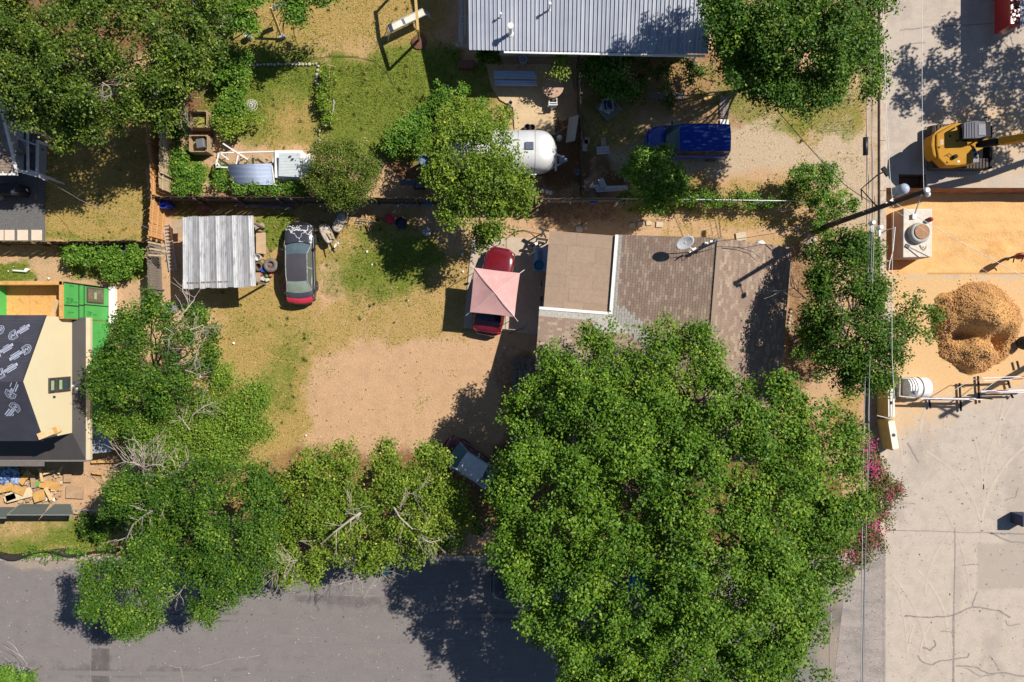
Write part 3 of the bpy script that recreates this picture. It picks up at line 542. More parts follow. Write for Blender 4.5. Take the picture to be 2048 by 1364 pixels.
tree('ash_tree', 'bright light green tree half covering the silver trailer', 'tree', (960,370),
    [(930,300,60,5.4),(990,290,45,5.2),(960,360,70,6),(900,350,45,5.2),(1010,370,55,5.4),(950,430,55,5.2),(1000,420,45,5),(920,420,38,4.8),(1040,400,28,4.6),(890,300,40,5),(1010,330,40,5.2),(965,470,22,4),(900,260,32,4.6),(960,255,28,4.6)],
    G_light, tr=0.18, fork=0.4, leaf=0.15, dens=0.9, tintb=0.46, rc=(0.3,0.55), gap=0.14)
tree('cedar_tree', 'fine leaved round green tree behind the fence by the white coop', 'tree', (690,350),
    [(660,330,42,2.9),(700,340,46,3.1),(670,370,42,2.7),(715,370,34,2.6),(640,350,26,2.4),(690,398,24,2.1),(735,345,24,2.4),(650,305,26,2.6),(690,300,24,2.6)],
    G_cedar, tr=0.14, leaf=0.10, dens=1.0, tintb=0.45, rc=(0.28,0.45), lpc=170, gap=0.08, thr=0.3, bigh=0.0)
tree('fig_tree', 'small glossy green tree next to the blue van and the white planks', 'tree', (1300,350),
    [(1285,320,30,3.2),(1320,350,36,3.4),(1300,380,34,3),(1345,375,28,2.9),(1330,395,26,2.6),(1290,345,28,3.1),(1355,350,16,2.6),(1320,310,18,2.8),(1265,345,14,2.4),(1310,405,16,2)],
    G_bush, tr=0.09, leaf=0.17, dens=0.95, tintb=0.6, rc=(0.22,0.4))
tree('lemon_tree', 'little bright green potted tree behind the round patio table', 'tree', (1118,165), [(1120,125,18,2.2),(1110,143,14,2.0),(1126,143,14,2.0),(1122,113,10,2.4)], G_light, tr=0.04, leaf=0.15, dens=0.7, gap=0.35, tintb=0.5, rc=(0.16,0.28), lpc=50)
tree('oleander', 'flowering shrub with pink tips in the shade under the metal roof gutter', 'shrub', (1220,160), [(1200,150,26,2),(1230,140,28,2.2),(1215,170,26,1.8),(1250,170,22,1.8),(1185,135,20,1.8),(1245,120,24,2)], G_bush, tr=0.05, leaf=0.17, dens=0.8, tintb=0.4, rc=(0.22,0.36))
tree('crepe_myrtle', 'pink flowering crepe myrtle leaning over the kerb beside the concrete road', 'tree', (1715,1000),
    [(1725,940,34,5.4),(1745,1000,36,5.4),(1750,950,26,5),(1710,1060,40,4.6),(1740,1080,30,4),(1700,1110,36,4.2),(1770,985,24,3.6),(1680,1130,32,4),(1690,860,24,4),(1720,900,26,4.2),(1765,1030,18,3.4),(1790,980,13,3.2),(1665,1085,34,4.8)],
    G_myrt, tr=0.1, leaf=0.13, dens=0.8, tintb=0.42, rc=(0.24,0.42), gap=0.25, fork=0.3)
_cm = bpy.data.objects['crepe_myrtle']
pos, nr, sz, tn, L, cl = crown([(1730,920,26,6),(1738,905,22,6),(1748,945,20,5.8),(1735,890,14,5.8),(1752,1050,20,4.6),(1740,1075,20,4.6),(1755,1035,16,4.5),(1692,845,12,4.4),(1700,855,10,4.4),(1795,978,9,3.8),(1780,990,10,3.9),(1770,1000,12,4.2),(1715,1070,10,4.9),(1762,970,14,4.2),(1700,1105,10,4.6)], leaf=0.11, dens=0.36, gap=0.4, rc=(0.12,0.24), lpc=60, tintb=0.5)
o = bpy.data.objects.new('blossom', leafmesh('blossom', pos-np.array(_cm.location), nr, sz, tn, PINK)); COL.objects.link(o); o.parent = _cm
_ol = bpy.data.objects['oleander']
pos, nr, sz, tn, L, cl = crown([(1205,112,6,2.3),(1250,138,8,2.3),(1258,150,5,2),(1232,122,5,2.4),(1262,165,4,2)], leaf=0.10, dens=0.5, rc=(0.1,0.16), lpc=40)
o = bpy.data.objects.new('blossom', leafmesh('blossom', pos-np.array(_ol.location), nr, sz, tn, leafmat('pale_pink_bloom', (0.55,0.2,0.15), (0.7,0.4,0.35), (0.8,0.6,0.55)))); COL.objects.link(o); o.parent = _ol
# trees beyond the frame whose shade falls on the concrete road
tree('shade_tree', 'open branched tree beyond the red truck shading the concrete road', 'tree', (2230,-20),
    [(2300,-60,110,8.5),(2480,-110,110,8.5),(2420,60,90,8),(2300,60,50,7),(2560,0,100,8),(2380,-180,100,8)], G_deep, tr=0.3, fork=0.4, leaf=0.2, dens=0.6, gap=0.3, rc=(0.35,0.6), lpc=60)
# shrubs
def shrub(name, label, lst, m, leaf=0.14, group=None, **kw):
    u = sum(a[0] for a in lst)/len(lst); v = sum(a[1] for a in lst)/len(lst)
    k = dict(dens=0.9, tintb=0.5, rc=(0.18,0.34), gap=0.12, lpc=80, sprig=0.1, twigs=0.3, thr=0.25, bigh=0.0); k.update(kw)
    zt = max(a[3] for a in lst); s_ = 1-zt*0.5/CAMH
    return tree(name, label, 'shrub', (1024+(u-1024)*s_, 682+(v-682)*s_), lst, m, tr=0.035, fork=0.3, leaf=leaf, group=group, **k)
shrub('garden_shrub', 'bright green shrub at the top of the garden bed nearest the stone edging', [(465,140,30,1.5),(490,160,18,1.3),(440,150,22,1.3),(480,115,24,1.3),(440,120,26,1.4)], G_bush)
shrub('garden_shrub', 'tall green shrub left of the wire basket on the lawn', [(465,195,22,1.4),(455,215,22,1.3),(475,215,18,1.2)], G_bush)
shrub('garden_shrub', 'yellowish shrub below the wire basket beside the compost crates', [(465,260,24,1.2),(450,245,18,1.1),(480,240,16,1.0),(500,238,14,.9)], G_light)
shrub('garden_shrub', 'dark green shrub against the wooden fence left of the compost crates', [(360,245,14,1.3),(358,265,14,1.2)], G_deep)
shrub('garden_shrub', 'low green weeds along the wooden fence below the compost crates', [(360,300,16,.9),(355,330,18,.9),(370,350,22,.9),(390,365,22,.8),(365,375,18,.8),(400,345,16,.7)], G_bush)
shrub('trailing_vine', 'vine growing along the back fence under the corrugated coop roof', [(445,350,12,.9),(445,370,14,.9),(480,378,14,1.1),(515,376,14,1.1),(550,378,14,1.1),(580,380,14,1.0),(440,335,8,.7),(610,385,14,1.0)], G_bush, leaf=0.12)
shrub('garden_shrub', 'round green shrub in the middle of the lawn near the stone edged bed', [(655,150,14,.8),(650,180,14,.8),(655,215,14,.8),(660,240,10,.7),(645,200,10,.7)], G_light, dens=0.6, gap=0.3)
shrub('garden_shrub', 'bright green shrub on the lawn above the trailer tree', [(885,195,24,1.3),(870,210,16,1.1)], G_bush)
shrub('garden_shrub', 'small shrub on the lawn toward the patio', [(928,184,14,1.1)], G_bush)
shrub('garden_shrub', 'tiny shrub nearest the patio slab', [(967,203,9,.8)], G_bush)
shrub('garden_shrub', 'dark green shrub shading the lawn at the trailer\'s left end', [(810,255,20,1.5),(800,270,22,1.5),(830,240,16,1.2),(845,225,14,1.0)], G_bush)
shrub('garden_shrub', 'leafy green shrub beside the mulch left of the trailer tree', [(790,285,22,1.5),(825,275,24,1.5),(850,260,20,1.4),(840,290,20,1.3)], G_bush)
shrub('trumpet_vine', 'yellow green vine mound between the patio and the silver trailer', [(900,230,22,1.8),(930,225,22,1.9),(960,230,22,1.8),(985,235,22,1.7),(1005,250,18,1.5),(1015,230,12,1.2),(940,245,24,2)], G_light, leaf=0.13)
shrub('hedge_bush', 'leafy bush against the board fence of the dry left yard', [(155,505,24,1.2),(190,510,26,1.3),(225,515,24,1.2),(250,530,24,1.1),(270,520,20,1.2),(275,505,16,1.2),(225,545,18,.9)], G_bush)
shrub('fence_bush', 'bushy green shrub at the end of the vine covered fence', [(1635,370,36,2.4),(1610,360,28,2),(1655,350,24,2),(1580,375,16,1.4),(1640,400,26,2),(1600,345,16,1.6)], G_bush, rc=(0.22,0.42))
shrub('fence_bush', 'small bush at the foot of the leaning utility pole', [(1690,415,24,1.6),(1665,430,18,1.4),(1640,450,16,1.4),(1650,470,20,1.6)], G_bush)
shrub('vine_hedge', 'vine swallowing the low chain link fence beside the gravel drive', [(1385,395,14,1.2),(1410,395,14,1.2),(1435,396,14,1.2),(1460,396,13,1.1),(1485,398,12,1.1),(1510,399,10,1),(1535,400,10,1),(1250,395,10,1),(1400,385,12,1),(1560,402,10,.9),(1585,402,10,.9),(1370,392,14,1.2),(1422,402,12,1.1),(1475,390,12,1.1),(1500,405,10,1),(1270,398,9,.9)], G_bush, leaf=0.12)
shrub('kerb_weeds', 'green weeds spilling onto the street kerb by the black silt fence', [(70,1103,10,.35),(90,1108,10,.35),(115,1110,10,.3),(140,1105,10,.3),(160,1106,10,.35),(60,1110,7,.3),(205,1098,9,.3),(220,1094,8,.3)], G_bush, rc=(0.12,0.24), leaf=0.1)
shrub('street_bush', 'treetop corner of green leaves at the bottom left edge', [(15,1355,24,4),(60,1360,16,3.8),(30,1385,40,4)], G_bush, extra=[([(36,1364,3),(45,1340,4),(56,1326,4)],0.03,4)])
shrub('fern_plant', 'spiky green plant in the shade below the metal roof eave', [(972,118,16,1.0),(985,120,10,.9)], G_deep, leaf=0.2)
shrub('shade_shrub', 'dim green shrub under the gutter at the right end of the metal roof', [(1290,150,22,1.2),(1330,145,22,1.3),(1370,140,24,1.4),(1400,150,22,1.2),(1270,190,16,.9),(1340,205,12,.5)], G_deep, dens=0.6)
shrub('street_bush', 'low green growth between the yellow green tree and the big tree above the kerb', [(930,1015,26,2.2),(900,1080,20,1.6),(870,1060,20,2),(960,1050,18,1.6)], G_deep, dens=0.6)
shrub('kerb_bush', 'dark green undergrowth by the mesh fence near the lawn strip', [(180,1045,16,1.2),(205,1060,22,1.3),(230,1045,24,1.5),(175,1060,10,1)], G_deep)
shrub('garden_shrub', 'flat green groundcover by the flag stone edge of the east side bed', [(1605,700,20,1),(1625,680,20,1.2),(1600,660,16,1.2)], G_deep, dens=0.5)
print('LEAVES', NLEAF)
# ------------------------------------------------------------------ buildings
white = mat('white_paint', (0.78,0.77,0.74), (0.68,0.67,0.64), rough=0.55)
dark = mat('dark_void', (0.03,0.03,0.032), rough=0.7)
glass = mat('window_glass', (0.05,0.07,0.08), rough=0.06, spec=0.8)
# shingled house -------------------------------------------------
T0 = R(4.5); E1 = Vector((math.cos(T0), -math.sin(T0), 0)); E2 = Vector((math.sin(T0), math.cos(T0), 0)); H0 = Vector(P(1222,628,2.6)); H0.z = 0
def HL(a, b, z=0.0): p = H0+E1*a+E2*b; return (p.x, p.y, z)
house = thing('shingled_house', 'brown shingled house with a flat tan felt roof corner in the middle of the picture', 'house', HL(1,-1,0))
wallm2 = mat('cream_siding', (0.50,0.47,0.40), (0.42,0.39,0.33), scale=3, rough=0.85)
BN, BS, AE, AR, AW, RW = 4.48, -7.6, 9.73, 5.28, -4.05, -3.8
q = MB()
for a0, a1, b0, b1, h in ((0.05, AE-0.4, BS+0.4, BN-0.35, 2.5), (AW+0.35, 0.03, BS+0.4, -0.45, 2.5), (-3.5, 0.02, -0.43, BN-0.3, 2.35)):
    q.prism([HL(a0,b0)[:2], HL(a1,b0)[:2], HL(a1,b1)[:2], HL(a0,b1)[:2]], -0.1, h)
# gable walls
g = MB(); g.slab([HL(AW+0.35,BS+.4,2.5), HL(AW+0.35,-.45,2.5), HL(AW+0.36,-.45,2.5)], 0.01)
q.add([HL(AW+.35,BS+.4,2.5),HL(AW+.35,-.45,2.5),HL(AW+.35,RW,3.6),HL(AW+.5,BS+.4,2.5),HL(AW+.5,-.45,2.5),HL(AW+.5,RW,3.6)], [(0,2,1),(3,4,5),(0,3,5,2),(1,2,5,4)])
for bb in (BN-.35, BS+.4):
    q.add([HL(0.05,bb,2.5),HL(AE-.4,bb,2.5),HL(AR,bb,4.05)], [(0,1,2)]); q.add([HL(0.05,bb,2.5),HL(AE-.4,bb,2.5),HL(AR,bb,4.05)], [(2,1,0)])
q.build('wall', wallm2, house)
decking = mat('roof_felt', (0.16,0.12,0.10), rough=0.95)
def zw(a): return 2.6+0.3*a            # west slope
def ze(a): return 2.6+0.3*AR-0.3*(a-AR)*0.99
def zn(b): return 2.6-0.3*b            # wing, north slope
def zs(b): return 2.6-0.3*(2*RW-b)
q = MB()
q.slab([HL(0,0,2.6), HL(3.8,RW,zw(3.8)), HL(0,BS,2.6), HL(-0.12,BS,2.57), HL(-0.12,BS-0.01,2.5)][:3], 0.02) if False else None
q.slab([HL(0,0,zw(0)), HL(0,BN,zw(0)), HL(AR,BN,zw(AR)), HL(AR,BS,zw(AR)), HL(0,BS,zw(0)), HL(3.8,RW,zw(3.8))][::-1], 0.12)
q.slab([HL(AR,BN,zw(AR)-.001), HL(AE,BN,ze(AE)), HL(AE,BS,ze(AE)), HL(AR,BS,zw(AR)-.001)], 0.12)
q.slab([HL(AW,0,2.6), HL(0,0,2.6), HL(3.8,RW,zn(RW)), HL(AW,RW,zn(RW))], 0.12)
q.slab([HL(AW,RW,zn(RW)-.001), HL(3.8,RW,zn(RW)-.001), HL(0,BS,2.6), HL(AW,BS,2.6)], 0.12)
roof = q.build('roof', decking, house)
# shingles
shm = bpy.data.materials.new('brown_shingle'); shm.use_nodes = True; n = shm.node_tree.nodes; l = shm.node_tree.links; b = n["Principled BSDF"]; b.inputs["Roughness"].default_value = 0.95; b.inputs["Specular IOR Level"].default_value = 0.2
at = n.new("ShaderNodeAttribute"); at.attribute_name = 'tint'; oi = n.new("ShaderNodeObjectInfo"); ad = n.new("ShaderNodeMath"); ad.operation = 'ADD'; l.new(at.outputs["Fac"], ad.inputs[0])
l.new(oi.outputs["Random"], ad.inputs[1]); fr = n.new("ShaderNodeMath"); fr.operation = 'FRACT'; l.new(ad.outputs[0], fr.inputs[0])
cr = n.new("ShaderNodeValToRGB"); e = cr.color_ramp.elements; e[0].color = (0.225,0.16,0.122,1); e[1].color = (0.37,0.29,0.215,1)
for p_, c_ in ((0.25,(0.262,0.182,0.14)),(0.5,(0.24,0.175,0.138)),(0.75,(0.29,0.215,0.165)),(0.9,(0.325,0.25,0.185))): k = cr.color_ramp.elements.new(p_); k.color = (*c_, 1)
tc = n.new("ShaderNodeTexCoord"); nz = n.new("ShaderNodeTexNoise"); nz.inputs["Scale"].default_value = 0.5; l.new(tc.outputs["Object"], nz.inputs["Vector"]); nz2 = n.new("ShaderNodeTexNoise"); nz2.inputs["Scale"].default_value = 60; l.new(tc.outputs["Object"], nz2.inputs["Vector"])
mm = n.new("ShaderNodeMath"); mm.operation = 'MULTIPLY_ADD'; l.new(nz2.outputs[0], mm.inputs[0]); mm.inputs[1].default_value = 0.5; mm.inputs[2].default_value = 0.75
mu = n.new("ShaderNodeMix"); mu.data_type = 'RGBA'; mu.blend_type = 'MULTIPLY'; mu.inputs[0].default_value = 1; l.new(fr.outputs[0], cr.inputs[0]); l.new(cr.outputs[0], mu.inputs[6]); l.new(mm.outputs[0], mu.inputs[7]); l.new(mu.outputs[2], b.inputs["Base Color"])
greysh = mat('grey_shingle', (0.42,0.40,0.36), (0.30,0.28,0.25), scale=8, rough=0.95)
W_, EX = 0.30, 0.145
tabs = []
def tabset(kind, run, lo, hi):
    """kind: which slope; run = up-slope position range; lo,hi along-course range as functions of the position"""
    s = run[0]; r = 0
    while s < run[1]-0.01:
        off = (r % 2)*0.15+random.uniform(-.03,.03); t = lo(s)+off-0.3
        while t < hi(s):
            t0 = max(t, lo(s)); t1 = min(t+W_, hi(s))
            if t1-t0 > 0.04: tabs.append((kind, s, min(s+EX+0.03, run[1]), t0, t1))
            t += W_
        s += EX; r += 1
tabset('w', (-0.0, AR-.05), lambda s: (BS if True else 0), lambda s: BN)
tabset('e', (0, AE-AR-.03), lambda s: BS, lambda s: BN)
tabset('n', (0, -RW-.05), lambda s: AW, lambda s: s+0.1)
tabset('s', (0, -RW-.05), lambda s: AW, lambda s: s+0.1)
def tabgeo(k, s0, s1, t0, t1):
    if k == 'w': f = lambda s, t: (s, t, zw(s))
    elif k == 'e': f = lambda s, t: (AE-s, t, ze(AE-s))
    elif k == 'n': f = lambda s, t: (t, -s, zn(-s))
    else: f = lambda s, t: (t, BS+s, zs(BS+s))
    g_ = 0.004; A = [f(s0, t0+g_), f(s0, t1-g_), f(s1, t1-g_), f(s1, t0+g_)]; up = (0.018, 0.018, 0.006, 0.006)
    top = [HL(a, bb, z+u) for (a, bb, z), u in zip(A, up)]; bot = [HL(a, bb, z+0.002) for (a, bb, z) in A[:2]]
    fs = [(0,1,2,3),(4,5,1,0)]
    if (Vector(top[1])-Vector(top[0])).cross(Vector(top[2])-Vector(top[1])).z < 0: fs = [tuple(reversed(x)) for x in fs]
    return top+bot, fs
ind = []; rest = {False: MB(), True: MB()}; rt = {False: [], True: []}
for k, s0, s1, t0, t1 in tabs:
    s = s0; t = (t0+t1)/2
    if k == 'w' and (RW > t > BS and s < (t-BS)*1.0 and s < 3.8 or RW <= t < 0 and s < -t): continue
    grey = (k == 'w' and (s < 0.28 and t > -0.3 or (-2.6 < t < 1.4 and s < -t+1.0+0.35*random.random()-max(0, t)*0.6 and s > -t-.2) )) or (k == 'n' and (s < 0.3 or (t > -0.9 and s < 0.9)))
    vs, fs = tabgeo(k, s0, s1, t0, t1)
    vis = (k == 'w' and t > -0.5 and s < 3.2) or (k == 'n' and s < 0.7)
    if vis and not grey and len(ind) < 300: ind.append((vs, fs))
    else: rest[grey].add(vs, fs); rt[grey] += [random.random()]*len(fs)
for vs, fs in ind:
    q = MB(); q.add(vs, fs); c = vs[0]; o = bpy.data.objects.new('shingle', q.mesh('shingle', shm, c)); COL.objects.link(o); o.parent = roof; o.location = Vector(c)-house.location
for gflag, nm, mm_ in ((False, 'shingle_field', shm), (True, 'valley_shingles', greysh)):
    o = rest[gflag].build(nm, mm_, roof); o['kind'] = 'stuff'
    a_ = o.data.attributes.new('tint', 'FLOAT', 'FACE'); a_.data.foreach_set('value', np.array(rt[gflag], np.float32))
q = MB()      # ridge caps
t = BS
while t < BN-0.1:
    q.beam(HL(AR, t, zw(AR)+0.035), HL(AR, min(t+0.27,BN), zw(AR)+0.05), 0.24, 0.012); t += 0.25
t = AW
while t < 3.7: q.beam(HL(t, RW, zn(RW)+0.035), HL(t+0.27, RW, zn(RW)+0.05), 0.24, 0.012); t += 0.25
o = q.build('ridge_cap', shm, roof); o['kind'] = 'stuff'
# flat felt roof of rectangular sheets
felt = [mat('felt_tan_%s' % nm, c, tuple(x*0.86 for x in c), scale=5, rough=0.95, c3=(0.2,0.13,0.09), s3=9, a3=0.25) for nm, c in (('a',(0.335,0.24,0.17)), ('b',(0.35,0.25,0.178)), ('c',(0.325,0.232,0.165)))]
q = MB(); q.slab([HL(-3.8,0.06,2.47), HL(-0.08,0.06,2.50), HL(-0.08,4.42,2.50), HL(-3.8,4.42,2.47)], 0.14); q.build('flat_roof', felt[0], house)
bb = 4.42; r = 0
for hh in (0.75,0.92,0.75,0.72,0.75,0.47):
    cuts = [-3.81, -3.81+random.uniform(1.3,1.6), -0.1] if r % 2 == 0 else [-3.81, -3.81+random.uniform(1.0,1.2), -3.81+random.uniform(2.2,2.8), -0.1]
    for a0, a1 in zip(cuts[:-1], cuts[1:]):
        q = MB(); zf = lambda a: 2.485+(a+3.8)*0.008+r*0.0015
        q.slab([HL(a0+.004,bb-hh+.004,zf(a0)+0.012), HL(a1-.004,bb-hh+.004,zf(a1)+0.012), HL(a1-.004,bb,zf(a1)+.006), HL(a0+.004,bb,zf(a0)+.006)], 0.008); q.build('felt_sheet', felt[random.randrange(3)], house)
    bb -= hh; r += 1
q = MB(); q.beam(HL(-0.03,-0.02,2.655), HL(-0.03,4.46,2.655), 0.17, 0.05); q.build('flashing', white, house)
q = MB(); q.beam(HL(-4.05,0.02,2.655), HL(-0.13,0.02,2.655), 0.16, 0.05); q.build('flashing', white, house)
# leaf litter on the valley
q = MB()
for k in range(260):
    a = random.gauss(0.95,.22); b_ = random.gauss(-1.75,.15); q.box(HL(a, b_, zw(max(a, 0))+0.05+random.random()*0.04), (.07,.04,.01), random.random()*3)
o = single('leaf_litter', 'heap of rusty dead leaves caught in the grey shingle valley', 'leaf litter', q, mat('dead_leaf', (0.30,0.13,0.06), (0.2,0.08,0.04), rough=0.9)); o['kind'] = 'stuff'
# roof fittings
dish = thing('satellite_dish', 'white oval satellite dish on an arm at the north edge of the brown roof', 'satellite dish', P(1390,508,3.7))
q = MB(); rows = []
dn = Vector((-0.25,-0.35,0.9)).normalized(); dx = Vector((0.85,0.5,0.3)); dx = (dx-dn*dx.dot(dn)).normalized(); dy = dn.cross(dx); dc = Vector(P(1370,485,4.5))
for i in range(6):
    r_ = i/5; rows.append([tuple(dc+dx*math.cos(t)*0.52*r_+dy*math.sin(t)*0.34*r_+dn*(r_*r_*0.09)) for t in np.linspace(0, 2*math.pi, 25)])
q.grid(rows); o = q.build('reflector', mat('dish_white', (0.62,0.61,0.6), (0.5,0.5,0.5), rough=0.35), dish, smooth=True); sm_ = o.modifiers.new('solid','SOLIDIFY'); sm_.thickness = 0.02
q = MB(); a0 = Vector(P(1389,503,3.9)); q.tube([tuple(dc+Vector((0,0,-.1))), tuple(a0), P(1392,509,3.62)], 0.025, 6); q.build('mast', white, dish)
q = MB(); q.tube([tuple(dc+Vector((.25,-.25,-.02))), P(1385,497,4.35)], 0.018, 6); q.box(P(1388,498,4.35), (.22,.1,.1), .5); q.box(P(1383,502,4.3), (.28,.05,.05), .6); q.build('feed_arm', white, dish)
ms = thing('service_mast', 'grey electrical service mast with looped cable at the roof north edge', 'mast', P(1376,509,3.8))
q = MB(); q.tube([P(1376,509,3.82), P(1428,485,5.0)], 0.055, 8); q.tube([P(1428,485,5.0), P(1430,480,4.95), P(1434,482,4.85)], 0.07, 8); q.build('conduit', mat('mast_grey', (0.10,0.11,0.14), rough=0.5), ms)
q = MB(); q.box(P(1412,487,4.0), (.18,.14,.2)); q.box(P(1422,483,4.4), (.14,.1,.16)); q.build('bracket', white, ms)
blk = mat('black_cable', (0.02,0.02,0.02), rough=0.6); whc = mat('pale_cable', (0.45,0.44,0.42), rough=0.5, metal=0.3)
q = MB(); q.tube([P(1378,512,3.85), P(1372,518,3.85), P(1370,510,3.85), P(1385,505,3.87), P(1405,502,3.95), P(1440,496,4.18), P(1480,496,4.05), P(1505,503,3.85), P(1520,515,3.75)], 0.018, 6); single('roof_cable', 'black cable looping across the brown shingles from the mast', 'cable', q, blk)
q = MB(); q.lathe([(0.28,0),(0.27,.1),(0.2,.18),(0.05,.24)], P(1520,490,2.9), 14); single('round_vent_cap', 'white dome just past the north eave of the brown roof', 'vent', q, white, smooth=True)
# metal roofed house --------------------------------------------------
mh = thing('metal_roofed_house', 'long house with blue grey ribbed metal roof at the top edge', 'house', (4.2, 20, 0))
XL, XRr, YE, ZE, YR = PX(938,3), PX(1416,3), PY(100,3), 3.0, 25.5
mr1 = mat('metal_roof_grey', (0.42,0.44,0.50), (0.36,0.38,0.44), rough=0.5, metal=0.1, spec=0.3, scale=0.8); mr2 = mat('metal_roof_pale', (0.47,0.49,0.54), (0.41,0.43,0.48), rough=0.5, metal=0.1, spec=0.3, scale=0.8); mr3 = mat('metal_roof_mid', (0.38,0.41,0.47), (0.34,0.36,0.42), rough=0.5, metal=0.1, spec=0.3, scale=0.8)
SL = 0.24; tilt = -0.012
n_ = 58; pw = (XRr-XL)/n_
for k in range(n_):
    x = XL+k*pw; ye = YE+(k/n_)*-0.22
    q = MB(); z1 = ZE+SL*(YR-YE)
    prof = [(0,0),(0.012,0.06),(0.04,0.06),(0.052,0),(0.11,0.0),(0.118,0.010),(0.135,0.010),(0.143,0),(pw,0)]
    q.grid([[(x+a_, ye, ZE+h_) for a_, h_ in prof], [(x+a_, YR, z1+h_) for a_, h_ in prof]])
    q.grid([[(x+a_, YR, z1+h_) for a_, h_ in prof], [(x+a_, YR+9, ZE+.3+h_) for a_, h_ in prof]])
    q.build('roof_panel', random.choice((mr1,mr1,mr2,mr3)), mh)
q = MB(); q.box(((XL+XRr)/2, (YE+YR)/2+4.2, 1.4), (XRr-XL-0.9, YR-YE+6.6, 2.9))
q.build('wall', mat('pale_blue_wall', (0.50,0.54,0.56), (0.44,0.48,0.5), scale=1, rough=0.8), mh)
q = MB(); q.beam((PX(1008,2.95), YE-.09, 2.93), (XRr-.15, YE-.30, 2.9), 0.12, 0.1); q.build('gutter', white, mh)
q = MB(); q.box(((XL+XRr)/2, YE+.12, 2.9), (XRr-XL, .05, .16)); q.build('fascia', white, mh)
q = MB(); q.tube([(PX(1391,2.8), YE-.35, 2.8), (PX(1389,2.4), PY(118,2.4)+.1, 2.4), (PX(1385,.1), YE+.35-.6, .1)], 0.05, 6); q.build('downspout', white, mh)
yw = YE+4.2+0-((YR-YE+6.6)/2)+ (YR-YE)/2
for x, w_, h_ in ((PX(1017,2),1.1,1.2), (PX(1300,2),1.2,1.1)):
    q = MB(); q.box((x, yw-.03, 1.6), (w_,.06,h_)); f = q.build('window', white, mh); q = MB(); q.box((x, yw-.07, 1.6), (w_-.16,.02,h_-.16)); q.build('pane', glass, f)
for x in (PX(1007,2), PX(1029,2)): q = MB(); q.box((x-.05, yw-.04, 1.6), (.3,.05,1.3)); q.build('shutter', mat('teal_shutter', (0.03,0.08,0.10), rough=0.6), mh)
def pipe(u, v, h, r, lab):
    Y0 = PY(v, 3.6); z0 = ZE+SL*(Y0-YE); Y0 = PY(v, z0+h)*1.0; z0 = ZE+SL*(Y0-YE); X0 = PX(u, z0+h)
    q = MB(); q.lathe([(r*2,0),(r*1.6,.05),(r,.07),(r,h-.1),(r*1.7,h-.1),(r*1.7,h-.02),(r*.6,h)], (X0,Y0,z0-.02), 12); single('vent_pipe', lab, 'vent pipe', q, white, group='vent pipes on the metal roof')
pipe(1021,49,1.0,.1,'tall capped white vent pipe on the metal roof, lowest of the three'); pipe(1001,25,.5,.04,'thin white vent pipe on the metal roof, nearest its left edge'); pipe(1100,4,.8,.05,'white vent pipe at the top edge of the metal roof')
# ladders and steps by the left wall of the metal-roofed house
def ladder(name, label, a, b_, wd, m, rungs, w2=0.06):
    t = thing(name, label, 'ladder', (a[0], a[1], min(a[2], b_[2]))); a = Vector(a); b_ = Vector(b_); d = (b_-a).normalized(); s = d.cross(Vector((0,0,1)))
    if s.length < .1: s = Vector((1,0,0))
    s = s.normalized()*wd/2
    for sg in (-1,1): q = MB(); q.beam(a+s*sg, b_+s*sg, w2, .03); q.build('rail', m, t)
    for k in range(rungs): c = a.lerp(b_, (k+.5)/rungs); q = MB(); q.beam(c-s, c+s, .04); q.build('rung', m, t)
    return t
alu = mat('aluminium', (0.60,0.60,0.62), (0.5,0.5,0.52), rough=0.4, metal=0.4)
ladder('step_ladder', 'ladder lying against the left end of the metal roofed house', P(930,92,.6), P(928,30,1.2), .4, alu, 9)
q = MB(); q.box(P(922,30,1.0), (.28,3.2,.1)); q.box(P(930,20,1.2), (.1,3,.08)); single('timber_stack', 'pale long boards leaning by the left end of the metal roof', 'boards', q, mat('weathered_board', (0.50,0.46,0.42), (0.36,0.32,0.28), scale=4, stretch=(4,.4,1)))
q = MB(); q.beam(P(911,89,.6), P(938,92,.6), .2, .1); single('plank', 'short grey plank sticking out below the ladder at the metal roof corner', 'plank', q, mat('weathered_board', (0,0,0)))
# new house at left --------------------------------------------------
nh = thing('new_house', 'half built house with black underlayment roof, cream gable and green sheathing at left', 'house', (-27, -2, 0))
cream = mat('cream_board', (0.72,0.62,0.40), (0.69,0.595,0.385), scale=0.6, rough=0.8); green = mat('green_sheathing', (0.08,0.42,0.09), (0.065,0.36,0.075), scale=1.5, rough=0.7)
under = mat('black_underlayment', (0.045,0.045,0.062), (0.03,0.03,0.042), scale=1, rough=0.7); skirt = mat('black_membrane', (0.055,0.048,0.046), (0.045,0.04,0.04), scale=1.2, rough=0.75)
osb = mat('strand_board', (0.62,0.36,0.12), (0.50,0.27,0.08), scale=9, rough=0.85, c3=(0.36,0.18,0.05), s3=3, a3=0.5); tapem = mat('black_tape', (0.02,0.02,0.022), rough=0.6); fasc = mat('cream_fascia', (0.62,0.52,0.36), (0.55,0.45,0.3), scale=2)
prt = mat('white_print', (0.42,0.45,0.58), rough=0.7); gpr = mat('green_print', (0.02,0.14,0.03), rough=0.7)
XW = -24.4
YN, YP, YS = PY(632,5.35), PY(763,7.05), PY(880,5.9)
zN, zP, zS = 5.35, 7.05, 5.55
q = MB(); q.add([(XW,YN,2.9),(XW,YS,2.9),(XW,YS,zS),(XW,YP,zP),(XW,YN,zN)], [(0,1,2,3,4)][::-1]); q.add([(XW-.15,YN,2.9),(XW-.15,YS,2.9),(XW-.15,YS,zS),(XW-.15,YP,zP),(XW-.15,YN,zN)], [(0,1,2,3,4)])
